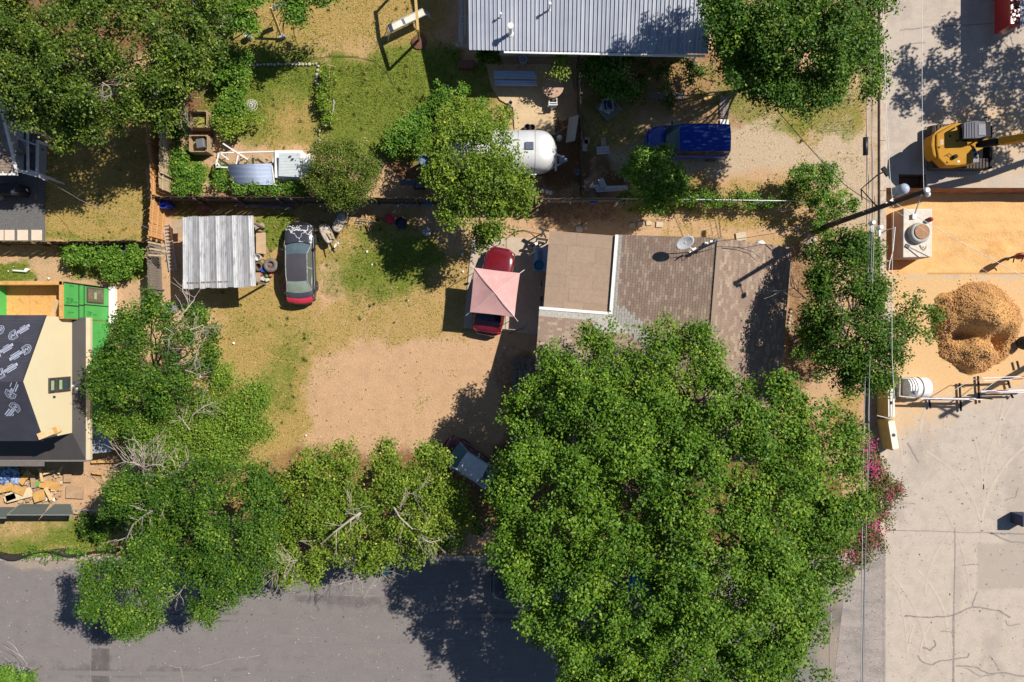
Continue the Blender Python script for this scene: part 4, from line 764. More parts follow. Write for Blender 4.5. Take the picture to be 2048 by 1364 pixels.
q.f[0] = (0,1,2,3,4); q.box((-33.2, YS+.05, 4.2), (17.3, .1, 2.7)); q.box((-33.2, YN-.05, 4.1), (17.3, .1, 2.5)); q.build('gable_wall', cream, nh)
q = MB(); q.slab([(XW+.02,YN+.05,zN-.02),(XW+.02,YP,zP+.02),(-42,YP,zP+.02),(-42,YN+.05,zN-.02)][::-1], .12); q.slab([(XW+.02,YP,zP+.019),(XW+.02,YS-.1,zS+.0),(-42,YS-.1,zS+.0),(-42,YP,zP+.019)][::-1], .12); up = q.build('roof', under, nh)
# printed strips of underlayment: laps and badge marks
def sl(x, y): return zP-(y-YP)*(zP-zN)/(YN-YP)+.02 if y > YP else zP-(YP-y)*(zP-zS)/(YP-YS)+.02
lap = mat('underlayment_lap', (0.085,0.085,0.12), (0.05,0.05,0.075), scale=14, rough=0.7, stretch=(.5,4,1))
for y in np.arange(YS+.15, YN, 0.98):
    for dy in (0,.16): q = MB(); q.face([(XW-.05,y+dy,sl(0,y+dy)+.012),(XW-.05,y+dy+.02,sl(0,y+dy+.02)+.012),(-42,y+dy+.02,sl(0,y+dy+.02)+.012),(-42,y+dy,sl(0,y+dy)+.012)]); q.build('lap_line', lap, up)
def badge(cx, cy, ang, flip):
    q = MB(); c, s = math.cos(ang), math.sin(ang)
    def W(x, y): X = cx+.88*(x*c-y*s); Y = cy+.88*(x*s+y*c); X = min(X, XW-.03); return (X, Y, sl(0, Y)+.016)
    def line(pts, wd=.03, close=True):
        n = len(pts)
        for i in range(n if close else n-1):
            a = Vector(pts[i]); b_ = Vector(pts[(i+1) % n]); t = (b_-a).normalized(); nn = Vector((-t.y,t.x))*wd/2
            q.face([W(*(a-nn)), W(*(b_-nn)), W(*(b_+nn)), W(*(a+nn))])
    h = [(.05,-.28),(.32,-.28),(.48,-.1),(.48,.12),(.32,.28),(.05,.28)]; line(h); line([(x*.72+.06, y*.68) for x, y in h], .02)
    line([(.12,-.12),(.2,.1),(.28,-.1),(.36,.1)], .035, False); line([(.1,0),(.4,.02)], .03, False)
    r0 = -.72; q.face([W(r0,-.09),W(.0,-.09),W(.0,.09),W(r0,.09)]); line([(r0+.1,.17),(-.1,.17)], .06, False); line([(r0+.2,-.16),(-.2,-.16)], .04, False)
    o = q.build('badge_print', prt, up)
    q2 = MB()
    for i in range(9): q2.face([(a_[0],a_[1],a_[2]+.004) for a_ in (W(r0+.07+i*.07,-.05),W(r0+.10+i*.07,-.05),W(r0+.115+i*.07,.05),W(r0+.085+i*.07,.05))])
    q2.build('badge_letters', under, up)
for i, y in enumerate(np.arange(YS+.62, YN-.1, 0.98)):
    for k in range(4):
        x = XW-.55-(0.45 if i % 2 else 0)-k*1.12+0.1*math.sin(i*2.1)
        lim = 0.6+abs(y-YP)*0; badge(x, y, R((38, 218)[(i+k) % 2]+random.uniform(-4, 4)) if y > YP else R((48, 228, 40)[(i*2+k) % 3]+random.uniform(-5, 5)), 0)
# skirt roof, two sides, with fascia
q = MB(); q.slab([(XW+.01,YN,3.15),(XW+.01,YS,3.15),(PX(172,2.85),YS-1.55,2.85),(PX(172,2.85),YN,2.85)], .1); q.slab([(XW+.01,YS-.001,3.15),(-42,YS-.001,3.15),(-42,YS-1.55,2.85),(PX(172,2.85),YS-1.551,2.85)], .1); q.build('skirt_roof', skirt, nh)
xf = PX(172,2.85)
q = MB(); q.box((xf+.12, (YN+YS-1.55)/2, 2.76), (.24, YN-YS+1.55, .2)); q.build('fascia', fasc, nh)
q = MB(); q.box((-33, YS-1.6, 2.76), (18.8, .09, .2)); q.build('fascia', mat('grey_fascia', (0.2,0.18,0.17)), nh)
q = MB(); q.box((-27.4, YS-1.75, 2.9), (2.6, .3, .03)); q.build('flashing', mat('lap_grey', (0.16,0.14,0.13)), nh)
# lower walls
XG = -24.1
q = MB(); q.box((-33, -1.6, 1.4), (17.7, 8.2, 2.8)); q.build('lower_wall', green, nh)
def gp(y0, y1, z0, z1, x=XG): q = MB(); q.box((x+.012,(y0+y1)/2,(z0+z1)/2), (.024,y1-y0-.03,z1-z0-.03)); return q.build('sheathing_panel', green, nh)
yA, yB = PY(697,2), PY(563,4.3)
ys = [YN-1.4, YN-.1, yB-1.02-.9, yB-1.02, yB]
for y0, y1 in ((PY(632,4.3)+0.05, yB-2.3),(yB-2.3,yB-1.72),(yB-1.7,yB-.02)): pass
q = MB(); q.box((XG-.1, (1.2+yB)/2, 2.2), (.2, yB-1.2, 4.3)); q.build('box_wall', osb, nh)
for y0, y1, z0, z1 in ((1.22,1.93,3.06,4.3),(1.93,yB,3.06,4.3),(1.22,2.0,2.6,3.06),(2.0,yB,2.6,3.06),(1.22,2.05,.3,2.6),(2.05,yB,.3,2.6)):
    gp(y0, y1, z0, z1)
for (y0, y1, z0, z1) in ((1.22,yB,3.03,3.09),(1.22,yB,2.57,2.63),(1.9,1.96,3.06,4.3),(1.97,2.03,2.6,3.06),(2.02,2.08,.3,2.6),(yB-.08,yB,.3,4.3),(3.1,3.16,.7,2.5)): q = MB(); q.box((XG+.032,(y0+y1)/2,(z0+z1)/2),(.012,y1-y0,z1-z0)); q.build('seam_tape', tapem, nh)
q = MB(); q.box((XG+.05,2.62,1.6),(.06,.86,1.55)); f = q.build('window', mat('bronze_frame', (0.10,0.06,0.05), rough=.5), nh)
q = MB(); q.box((XG+.085,2.62,1.6),(.02,.74,1.42)); q.build('pane', mat('brown_glass', (0.10,0.085,0.07), (0.2,0.18,0.13), scale=2, rough=.1), f)
q = MB(); q.box((XG+.1,2.6,1.65),(.01,.38,.2)); q.build('sticker', mat('green_sticker', (0.35,0.5,0.25)), f); q = MB(); q.box((XG+.1,2.5,2.05),(.01,.1,.1)); q.build('red_sticker', mat('red_sticker', (0.6,0.12,0.06)), f)
for s_, y, z, sz_ in (('ZIP',2.17,3.85,.42),('ZIP',1.55,2.1,.32),('ZIP SYSTEM',1.55,3.75,.1),('SYSTEM',2.12,3.4,.12),('SYSTEM',1.5,1.6,.11),('SYSTEM',3.0,3.7,.1)): text(s_, sz_, gpr, nh, (XG+.03-nh.location.x, y-nh.location.y, z), (0,R(90),0))
q = MB(); q.box((XG+.24, (1.0+yB)/2+.05, .18), (.34, yB-1.0, .3)); q.build('foundation', white, nh)
# open roof box: rim, floor, inner walls
xb0 = -42
q = MB(); q.box((XG-.1, (1.3+yB)/2, 4.36), (.16, yB-1.3, .1)); q.build('rim_board', osb, nh)
q = MB(); q.box(((xb0+XG)/2, yB-.08, 4.36), (XG-xb0, .2, .1)); q.build('rim_board', osb, nh)
q = MB(); q.box(((xb0+XG)/2, yB-.1, 3.6), (XG-xb0, .12, 1.45)); q.build('inner_wall', osb, nh)
for x0 in (-26.6,-29.0,-31.4):
    q = MB(); q.box((x0+1.2, (1.3+yB)/2-.15, 3.3), (2.38, yB-1.35, .05)); q.build('floor_sheet', osb, nh)
q = MB(); q.box((-27.95, (1.3+yB)/2, 3.6), (.12, yB-1.3, 1.4)); q.build('inner_wall', green, nh) 
q = MB(); q.beam((XG-.35,2.2,4.3),(XG-.9,1.25,3.9),.22,.04); q.build('loose_board', mat('fresh_pine', (0.72,0.52,0.28), (0.6,0.4,0.2), scale=5), nh)
# gable windows
for y0, y1, nm in ((PY(767.5,4.4),PY(742,4.4),0),):
    for z0, z1 in ((3.35,4.5),(4.58,5.1)):
        ya, yb = -2.75, -1.95
        q = MB(); q.box((XW+.03,(ya+yb)/2,(z0+z1)/2),(.06,yb-ya,z1-z0)); f = q.build('window', mat('bronze_frame',(0,0,0)), nh)
        q = MB(); q.box((XW+.065,(ya+yb)/2,(z0+z1)/2),(.02,yb-ya-.12,z1-z0-.1)); q.build('pane', glass, f)
        q = MB(); q.box((XW+.08,(ya+yb)/2,z1-.3 if z1 < 4.6 else z1-.25),(.01,.5,.22)); q.build('sticker', mat('green_sticker',(0,0,0)), f)
q = MB(); q.box((XW+.02,-2.35,3.3),(.05,.95,.06)); q.build('window_trim', fasc, nh)
q = MB(); q.lathe([(.06,0),(.06,.12)], (XW+.02, PY(795,5), 4.6), 8); q.build('wall_port', dark, nh)
for v, z in ((772,2.95),(778,2.95)): q = MB(); q.ball((PX(149 if v < 775 else 158,2.95), PY(v,2.95), 3.1), .09, sz=.7); q.build('roof_scrap', white, nh)
b_ = thing('board_stack', 'orange timber offcut lying on the cream gable top of the new house', 'board', (PX(97,5.8), PY(866,5.8), 5.6))
q = MB(); q.box((PX(95,5.9), PY(866,5.9), 5.75), (1.15,.34,.22), R(22)); q.build('board', mat('fresh_pine',(0,0,0)), b_, bevel=.01); q = MB(); q.box((PX(110,5.9), PY(861,5.9), 5.76), (.2,.36,.24), R(22)); q.build('board_end', osb, b_)
q = MB(); q.prism([P(181,840)[:2],P(183,905)[:2],P(218,903)[:2],P(218,850)[:2]], .5, 1.35); 
q = MB(); q.slab([(PX(176,1.9),PY(842,1.9),1.9),(PX(176,1.6),PY(908,1.6),1.6),(PX(219,1.35),PY(904,1.3),1.25),(PX(213,1.9),PY(858,1.9),1.6)], .1); single('lean_to', 'grey sheet metal lean-to roof beside the new house', 'lean-to', q, mat('grey_sheet', (0.42,0.44,0.48), (0.33,0.35,0.4), scale=2, rough=.5, metal=.3))
# porch house top left -------------------------------------------------
ph = thing('porch_house', 'brown shingled house corner with white framed screen porch at the upper left edge', 'house', (-27.5, 12, 0))
shp = [mat('porch_shingle_%s' % nm, c, tuple(x*.8 for x in c), scale=9, rough=.95) for nm, c in (('a',(0.27,0.20,0.15)),('b',(0.31,0.235,0.175)),('c',(0.24,0.18,0.14)))]
zz0, zz1 = 2.9, 4.2
q = MB(); q.slab([P(34,346,2.9), P(0,206,4.0), (PX(-60,4.0),PY(206,4),4.0), (PX(-80,2.9),PY(346,2.9),2.9)], .12); q.build('roof', shp[0], ph)
r0 = Vector(P(-70,346,2.9)); r1 = Vector(P(34,346,2.9)); t0 = Vector(P(-60,206,4.0)); t1 = Vector(P(0,206,4.0))
NR = 24
for i in range(NR):
    f0, f1 = i/NR, (i+1.15)/NR; k = 0; A0 = r0.lerp(t0, f0); B0 = r1.lerp(t1, f0); A1 = r0.lerp(t0, f1); B1 = r1.lerp(t1, f1); L = (B0-A0).length; s = 1.0
    while s > .2:
        s2 = max(s-.3/L, 0); g_ = .003/L; up0 = Vector((0,0,.03)); up1 = Vector((0,0,.008)); q = MB(); q.face([A0.lerp(B0, s2+g_)+up0, A0.lerp(B0, s-g_)+up0, A1.lerp(B1, s-g_)+up1, A1.lerp(B1, s2+g_)+up1])
        q.build('shingle', random.choice(shp), ph); s = s2-(0.15/L if (i % 2 and s == 1.0) else 0)
q = MB(); q.beam(P(0,206,4.02), P(34,345,2.92), .12, .1); q.build('rake_trim', white, ph); q = MB(); q.beam(P(-60,349,2.9), P(35,349,2.9), .1, .1); q.build('gutter', white, ph)
for u in (6,24): q = MB(); q.box(P(u,346,2.95),(.03,.15,.08)); q.build('gutter_strap', white, ph)
q = MB(); q.prism([P(-90,355)[:2],(PX(48),PY(345)),(PX(48),PY(200)),(PX(-90),PY(200))], -.1, 2.75); q.build('wall', mat('porch_wall', (0.45,0.46,0.5), rough=.8), ph)
pw_ = mat('porch_frame', (0.62,0.63,0.64), (0.5,0.51,0.53), rough=.6)
for a_, b_2, w_ in ((P(11,170,2.7),P(13,240,2.7),.22),(P(15,207,2.6),P(34,214,2.6),.1),(P(17,269,2.6),P(75,291,2.3),.1),(P(55,255,2.4),P(56,341,2.4),.1),(P(75,280,2.3),P(74,351,2.3),.12),(P(35,340,2.6),P(75,351,2.3),.2),(P(74,350,2.3),P(91,360,2.0),.1),(P(90,358,2.0),PX and P(94,361,0),.08)): q = MB(); q.beam(a_, b_2, w_, .1); q.build('porch_beam', pw_, ph)
for u, v in ((56,340),(75,349),(56,256),(75,282)): q = MB(); g0 = P(u,v,2.3); q.beam((g0[0],g0[1],0),(g0[0],g0[1],2.3),.1); q.build('porch_post', pw_, ph)
q = MB(); q.prism([P(15,200)[:2],P(80,200)[:2],P(82,345)[:2],P(15,350)[:2]], -.1, .02); q.build('porch_floor', mat('porch_deck', (0.10,0.095,0.1), (0.07,0.07,0.075), scale=4), ph)
q = MB(); q.box(P(40,295,.35),(.7,.8,.3),.4); q.box(P(36,305,.6),(.5,.15,.6),.4); single('porch_chair', 'dim grey armchair inside the screened porch', 'chair', q, mat('grey_cushion', (0.25,0.25,0.25)))
for i, u in enumerate((0,19,46,74)):
    q = MB(); q.prism([P(u-10.5,460)[:2],P(u+10.5,460)[:2],P(u+10.5,481)[:2],P(u-10.5,481)[:2]], .0, .05)
    single('paver', ['cream square paver cut by the left edge of the picture','cream square paver at the left of the three whole pavers on grey gravel','cream square paver in the middle of the three on grey gravel','cream square paver nearest the dry lawn on grey gravel'][i] , 'paver', q, mat('cream_paver', (0.66,0.55,0.44), (0.6,0.5,0.4), scale=6), group='square pavers in the grey gravel', bevel=.01)
gr = thing('covered_grill', 'black covered grill with a white peaked mark on the gravel pad', 'grill', P(25,384,0))
q = MB(); q.prism([P(4,374)[:2],P(60,374)[:2],P(63,390)[:2],P(55,396)[:2],P(6,394)[:2]], 0, 1.0); q.build('cover', mat('black_cover', (0.025,0.025,0.028), rough=.6), gr, bevel=.06)
q = MB(); q.face([P(21,386,1.012),P(32,386,1.012),P(26,380,1.012),P(22,381,1.012)]); q.face([P(22,388.5,1.012),P(32,388.5,1.012),P(32,387.3,1.012),P(22,387.3,1.012)]); q.face([P(51,378,1.012),P(53,377,1.012),P(57,382,1.012),P(55,383,1.012)]); q.build('printed_mark', white, gr)
q = MB(); q.lathe([(.17,.5),(.2,.5),(.2,.56),(.17,.56)], P(10,398,0), 16, cap=False); q.lathe([(.16,.3),(.17,.52)], P(10,398,0), 16); single('round_pot', 'small dark round pot with pale rim on the gravel pad', 'pot', q, mat('pot_rim', (0.5,0.45,0.36), (0.05,0.05,0.05), scale=2))
# ------------------------------------------------------------------ vehicles
def paint(name, c, c2=None, rough=0.3, coat=0.6, **k): return mat(name, c, c2 or tuple(x*.85 for x in c), rough=rough, coat=coat, metal=0.0, scale=k.pop('scale', 1.5), **k)
tyre = mat('tyre_rubber', (0.025,0.025,0.026), (0.04,0.038,0.036), rough=.85, scale=12); chrome = mat('bright_trim', (0.6,0.6,0.62), rough=.25, metal=.9); blackp = mat('black_plastic', (0.02,0.02,0.022), rough=.5)
lampr = mat('red_lens', (0.35,0.01,0.015), rough=.2); lampw = mat('clear_lens', (0.5,0.5,0.5), rough=.15, metal=.4)
def car(name, label, loc, rz, L=4.6, W=1.8, H=1.45, body=None, roofm=None, hoodm=None, deckm=None, bumpm=None, glassm=None, rglass=None, kind='sedan', group=None, trim=None, zhood=.92, cowl=None, rf=None, rr=None, deck=None, side=None):
    t = thing(name, label, 'car', loc, rz, group); h = L/2
    glassm = glassm or glass; rglass = rglass or glassm; roofm = roofm or body; hoodm = hoodm or body; deckm = deckm or body; trim = trim or body
    cowl = cowl if cowl is not None else h*0.42; rf = rf if rf is not None else cowl-.62; deck = deck if deck is not None else -h*.70; rr = rr if rr is not None else -h*.42
    zb = zhood; hw = W/2
    def wid(x):      # plan outline
        u = abs(x)/h; k = 1-0.9*max(0, u-0.72)**1.7*1.6; return hw*max(k, .6)*(1 if x < 0 else 0.995)
    def ztop(x):
        if x > cowl: f = (x-cowl)/(h-cowl); return zb-0.06*f-0.20*f**4
        if x < deck and kind == 'sedan': f = (deck-x)/(h+deck); return zb+.06-0.03*f-0.16*f**4
        return zb+.02 if x > rr else zb+.05
    xs = [h*math.sin(math.pi/2*k/14) for k in range(-14, 15)]
    def sec(x):
        w_ = wid(x); z = ztop(x); e = max(0, abs(x)/h-.93)/.07; w2 = w_*(1-.12*e); lo = .28+.16*e
        ys = [(0,z+.035),(.35,z+.03),(.62,z+.015),(.80,z-.015),(.91,z-.07),(.975,z-.17),(1.0,z-.33),(.985,(z-.33+lo)/2),(.955,lo)]
        half = [(x, w2*a, b) for a, b in ys]; return [(p[0], -p[1], p[2]) for p in half[::-1]]+half[1:]
    def shell(x0, x1, nm, m, lift=0, k0=0, k1=17):
        pts = sorted({x0, x1}|{x for x in xs if x0 < x < x1}); q = MB(); q.grid([[(p[0],p[1],p[2]+lift) for p in sec(x)[k0:k1]] for x in pts]); return q
    q = shell(-h, h, 'body', body); s0 = sec(-h); s1 = sec(h); q.add(s0, [tuple(range(len(s0)))]); q.add(s1, [tuple(reversed(range(len(s1))))])
    q.build('body', body, t, world=False, smooth=True)
    q = shell(cowl+.02, h*.965, 'hood', hoodm, .006, 4, 13); q.build('hood', hoodm, t, world=False, smooth=True)
    if kind == 'sedan': q = shell(-h*.96, deck-.02, 'trunk_lid', deckm, .006, 4, 13); q.build('trunk_lid', deckm, t, world=False, smooth=True)
    # glasshouse
    wr = hw*.70 if kind == 'sedan' else hw*.80; wb = hw*.86
    def arc(x, w_, z, bul, n=9, crown=.03): return [(x+bul*(1-(2*i/(n-1)-1)**2), -w_+2*w_*i/(n-1), z+crown*(1-(2*i/(n-1)-1)**2)) for i in range(n)]
    A = arc(cowl, wb, zb+.02, .14); B = arc(rf, wr, H-.05, .05); q = MB(); q.grid([A, [tuple((a+b)/2+(0,0,.025)[i] for i, (a, b) in enumerate(zip(p, r))) for p, r in zip(A, B)], B][::-1]); q.build('windshield', glassm, t, world=False, smooth=True)
    xr = rr; zr = H-.07; Rr = arc(xr, wr*.97, zr, -.05); rows = [B, arc(rf*.6+xr*.4, wr*1.01, H-.015, 0, crown=.035), arc(rf*.2+xr*.8, wr, H-.02, 0, crown=.035), Rr]
    q = MB(); q.grid([[(x, y, z+.004) for x, y, z in r] for r in rows][::-1]); q.build('roof', roofm, t, world=False, smooth=True)
    xd = deck if kind == 'sedan' else -h*.955; zd = zb+.06 if kind == 'sedan' else zb+.02
    D = arc(xd, wb*.94, zd, -.10); q = MB(); q.grid([Rr, [tuple((a+b)/2+(0,0,.03)[i] for i, (a, b) in enumerate(zip(p, r))) for p, r in zip(Rr, D)], D][::-1]); q.build('rear_window', rglass, t, world=False, smooth=True)
    for s in (-1, 1):
        k = 0 if s < 0 else -1; top = [r[k] for r in rows]; q = MB(); lo = [(cowl, s*wb, zb+.02)]+[(x, s*wb*1.02, zb+.05) for x in (rf, (rf+xr)/2)]+[(xd, s*wb*.94, zd)]
        rws = [[tuple(p) for p in top], lo]; q.grid(rws if s < 0 else rws[::-1]); q.build('side_window', side or glass, t, world=False)
        q = MB(); q.tube([(cowl, s*wb, zb+.03)]+[(p[0], p[1], p[2]+.01) for p in top]+[(xd, s*wb*.95, zd)], .028, 6); q.build('roof_rail', trim, t, world=False)
        xm = (rf+xr)/2; q = MB(); q.beam((xm, s*wr*1.01, H-.02), (xm-.05, s*wb*1.03, zb+.03), .07, .03); q.build('pillar', trim, t, world=False)
        q = MB(); q.tube([(h*.9, s*wid(h*.9)*.985, ztop(h*.9)-.12), (cowl, s*hw*.985, zb-.1), (-h*.5, s*hw*.985, zb-.09), (-h*.9, s*wid(h*.9)*.985, zb-.1)], .014, 5); q.build('side_moulding', trim, t, world=False)
        q = MB(); q.box((cowl-.25, s*(hw+.09), zb+.08), (.12,.2,.13)); q.build('mirror', body, t, world=False, bevel=.03)
        for x in (h*.62, -h*.60):
            q = MB(); q.lathe([(.2,-.1),(.31,-.1),(.325,-.06),(.325,.06),(.31,.1),(.2,.1)], (0,0,0), 18); wmesh = [(x+p[0], s*(hw-.10)+p[2], .325+p[1]) for p in q.v]; q.v = wmesh; wh = q.build('wheel', tyre, t, world=False)
            q = MB(); q.lathe([(.03,.102),(.2,.09),(.2,.07)], (0,0,0), 12); q.v = [(x+p[0], s*(hw-.10)+s*abs(p[2]), .325+p[1]) for p in q.v]; q.build('rim', chrome, wh, world=False)
        q = MB(); x = h*.93; q.box((x-.02, s*wid(x)*.72, ztop(x)-.13), (.16,.34,.13), s*-.35); q.build('headlight', lampw, t, world=False, bevel=.03)
        q = MB(); x = -h*.95; q.box((x, s*wid(x)*.78, zb-.16), (.12,.3,.16), s*.25); q.build('taillight', lampr, t, world=False, bevel=.02)
    q = MB(); q.tube([(h*.93, -wid(h*.93), .45), (h+.06, -hw*.45, .45), (h+.06, hw*.45, .45), (h*.93, wid(h*.93), .45)], .11, 8); q.build('front_bumper', bumpm or body, t, world=False, smooth=True)
    q = MB(); q.tube([(-h*.93, -wid(h*.93), .5), (-h-.06, -hw*.45, .5), (-h-.06, hw*.45, .5), (-h*.93, wid(h*.93), .5)], .12, 8); q.build('rear_bumper', bumpm or body, t, world=False, smooth=True)
    q = MB(); q.tube(arc(cowl+.04, wb, zb+.04, .14), .016, 5); q.build('wiper_cowl', blackp, t, world=False)
    return t
def peel(name, c, pc, scale=3.5, lo=.5, hi=.515, rough=.3, band=True, stretch=(1,1,1), coat=.4):
    """paint with worn clear-coat patches (thin pale outlines or whole patches)"""
    m = paint(name, c, rough=rough, coat=coat, scale=2); n = m.node_tree.nodes; l = m.node_tree.links; b = n["Principled BSDF"]
    src = b.inputs["Base Color"].links[0].from_socket; tc = n.new("ShaderNodeTexCoord"); mp = n.new("ShaderNodeMapping"); mp.inputs["Scale"].default_value = stretch; l.new(tc.outputs["Object"], mp.inputs[0])
    z = n.new("ShaderNodeTexNoise"); z.inputs["Scale"].default_value = scale; z.inputs["Detail"].default_value = 3; l.new(mp.outputs[0], z.inputs["Vector"])
    r = n.new("ShaderNodeValToRGB"); e = r.color_ramp.elements; e[0].position = lo; e[0].color = (0,0,0,1); e[1].position = hi; e[1].color = (1,1,1,1)
    if band: k = r.color_ramp.elements.new(hi+.02); k.color = (1,1,1,1); k = r.color_ramp.elements.new(hi+.035); k.color = (0,0,0,1)
    l.new(z.outputs[0], r.inputs[0]); mx = n.new("ShaderNodeMix"); mx.data_type = 'RGBA'; l.new(r.outputs[0], mx.inputs[0]); l.new(src, mx.inputs[6]); mx.inputs[7].default_value = (*pc, 1); l.new(mx.outputs[2], b.inputs["Base Color"]); return m
blk_p = paint('black_paint', (0.018,0.018,0.024), rough=.35); navy = peel('peeling_black_hood', (0.04,0.042,0.06), (0.62,0.6,0.58), 1.9, .50, .515, .4)
dusty = mat('dusty_black_roof', (0.06,0.056,0.07), (0.05,0.046,0.058), rough=.6, spec=.3, scale=1); primer = mat('grey_trim_paint', (0.38,0.37,0.36), (0.2,0.2,0.2), rough=.5)
wsh = mat('windscreen_teal', (0.10,0.14,0.16), (0.05,0.08,0.10), rough=.12, scale=1.4, spec=.7); rwin = mat('dusty_rear_glass', (0.30,0.35,0.28), (0.22,0.27,0.22), rough=.3, scale=2)
c1 = car('parked_car', 'black sedan with peeling hood and bright red tail strip beside the lean-to shed', P(607,528,0), R(91.5), L=4.55, W=1.76, H=1.42, body=blk_p, roofm=dusty, hoodm=navy, deckm=paint('charcoal_lid', (0.06,0.058,0.07)), glassm=wsh, rglass=rwin, trim=primer, rf=.40, rr=-1.12, deck=-1.72, cowl=1.0, side=mat('dim_side_glass', (0.10,0.12,0.10), rough=.15))
q = MB(); rows = [[(-2.17-.10*(1-(y/.75)**2)*s, y, .91-.06*s-.02*abs(y)) for y in np.linspace(-.78,.78,9)] for s in (0,1)]; rows = [[(-2.02-.12*(1-(y/.8)**2), y, .985-.03*abs(y)) for y in np.linspace(-.76,.76,9)], [(-2.26-.13*(1-(y/.8)**2), y, .90-.05*abs(y)) for y in np.linspace(-.74,.74,9)], [(-2.31-.13*(1-(y/.8)**2), y, .74-.05*abs(y)) for y in np.linspace(-.72,.72,9)]]
q.grid(rows[::-1]); q.build('tail_strip', mat('bright_red_strip', (0.72,0.04,0.09), rough=.3), c1, world=False, smooth=True)
burg = paint('burgundy_paint', (0.15,0.008,0.016), (0.12,0.007,0.013), rough=.2, coat=1)
car('parked_car', 'glossy burgundy sedan parked under the pink canopy', P(988,584,0), R(90-10.5), L=4.95, W=1.84, H=1.42, body=burg, glassm=mat('deep_glass', (0.01,0.012,0.03), rough=.05), trim=blackp)
sil = mat('silver_trim_paint', (0.42,0.38,0.42), rough=.3); mar = paint('maroon_paint', (0.10,0.005,0.022), rough=.3)
whr = mat('faded_white_roof', (0.78,0.78,0.82), (0.62,0.62,0.68), rough=.35, scale=2)
car('parked_car', 'maroon sedan with pale grey roof half hidden by the big green tree', P(957,932,0), R(180-33+0)-0+R(0)+math.pi+R(-0), L=4.7, W=1.82, H=1.45, body=mar, roofm=whr, glassm=wsh, rglass=mat('teal_rear_glass', (0.03,0.15,0.19), (0.10,0.17,0.16), rough=.08, scale=2.4), trim=sil, rr=-1.05, deck=-1.72)
blue = peel('blue_roof_peel', (0.012,0.045,0.36), (0.16,0.33,0.62), 2.2, .57, .66, .25, band=False, stretch=(1,3.2,1), coat=.8); bl = paint('deep_blue_paint', (0.010,0.035,0.32), rough=.2, coat=1)
car('parked_van', 'deep blue minivan with sun bleached roof on the gravel drive', P(1371,292,0), R(180), L=4.75, W=1.92, H=1.72, body=bl, roofm=blue, glassm=mat('green_windscreen', (0.03,0.07,0.08), (0.06,0.12,0.12), rough=.1, scale=2), kind='van', zhood=1.02, cowl=1.30, rf=.72, rr=-2.15, trim=bl, side=mat('tinted_side_glass', (0.06,0.045,0.025), rough=.1))['category'] = 'van'
car('parked_car', 'black car parked on the street mostly under the big tree', P(1062,1164,0), R(180), L=4.6, W=1.8, body=blk_p, roofm=blk_p)
car('parked_car', 'teal car glimpsed through gaps of the big tree over the street', P(1335,1150,0), R(180), L=4.5, W=1.8, body=paint('teal_paint', (0.01,0.22,0.26)))
# red jerry can and rods by the black sedan
q = MB(); q.box(P(572,574,.55), (.38,.3,.35)); q.box(P(568,567,.75), (.3,.08,.06)); single('red_box', 'red plastic crate standing against the black sedan rear door', 'crate', q, mat('red_plastic', (0.55,0.02,0.03), (0.45,0.1,0.1), scale=5, rough=.5), bevel=.03)
q = MB(); q.tube([P(568,588,.5), P(576,578,.7)], .03, 6); single('pale_tube', 'short pale tube sticking out by the black sedan rear wheel', 'tube', q, mat('pale_blue_plastic', (0.4,0.5,0.6), rough=.4))
# canopy ---------------------------------------------------------
cp = thing('pink_canopy', 'faded pink pop-up canopy over the burgundy sedan', 'canopy', P(990,586,0)); cz = 2.25; pk = mat('faded_pink_cloth', (0.58,0.33,0.31), (0.52,0.29,0.28), scale=1.2, rough=.85, c3=(0.7,0.5,0.48), s3=2, a3=.3)
K = [Vector(P(948,535,cz)), Vector(P(1040,546,cz)), Vector(P(1029,634,cz)), Vector(P(940,624,cz))]; ap = Vector(P(989,585,2.85))
for i in range(4):
    a_, b_ = K[i], K[(i+1)%4]; q = MB(); n = 8; rows = []
    for r in range(n+1):
        f = r/n; rows.append([tuple(a_.lerp(b_, s)*(f)+ap*(1-f)+Vector((0,0,-.04*math.sin(math.pi*s)*f*f-.05*math.sin(math.pi*f)+.012*math.sin(s*19+i)*f))+(((a_+b_)/2-ap)*-0.015*math.sin(math.pi*s)*f*f)) for s in np.linspace(0,1,n+1)])
    q.grid(rows); o = q.build('canopy_panel', pk, cp, smooth=True)
    q = MB(); rows = [[tuple(Vector(p)+Vector((0,0,-d))) for p in rows[-1]] for d in (0,.22)]; q.grid(rows); q.build('valance', pk, cp, smooth=True)
    q = MB(); q.tube([tuple(ap+Vector((0,0,.01))), tuple(K[i]+Vector((0,0,.015)))], .014, 5); q.build('seam', mat('pale_seam', (0.75,0.55,0.52)), cp)
    g0 = K[i]; q = MB(); q.tube([tuple(g0+Vector((0,0,-.03))), (g0.x, g0.y, 0)], .022, 6); q.build('leg', alu, cp)
    d = (K[i]-ap); d.z = 0; d.normalize(); q = MB(); q.tube([tuple(K[i]+Vector((0,0,-.05))), tuple(K[i]+d*.32+Vector((0,0,-.25)))], .016, 5); q.build('strut_tip', white, cp)
q = MB(); q.tube([P(946,536,2.1), P(897,578,.02)], .008, 4); single('guy_rope', 'thin rope from the pink canopy corner to the dirt', 'rope', q, whc)
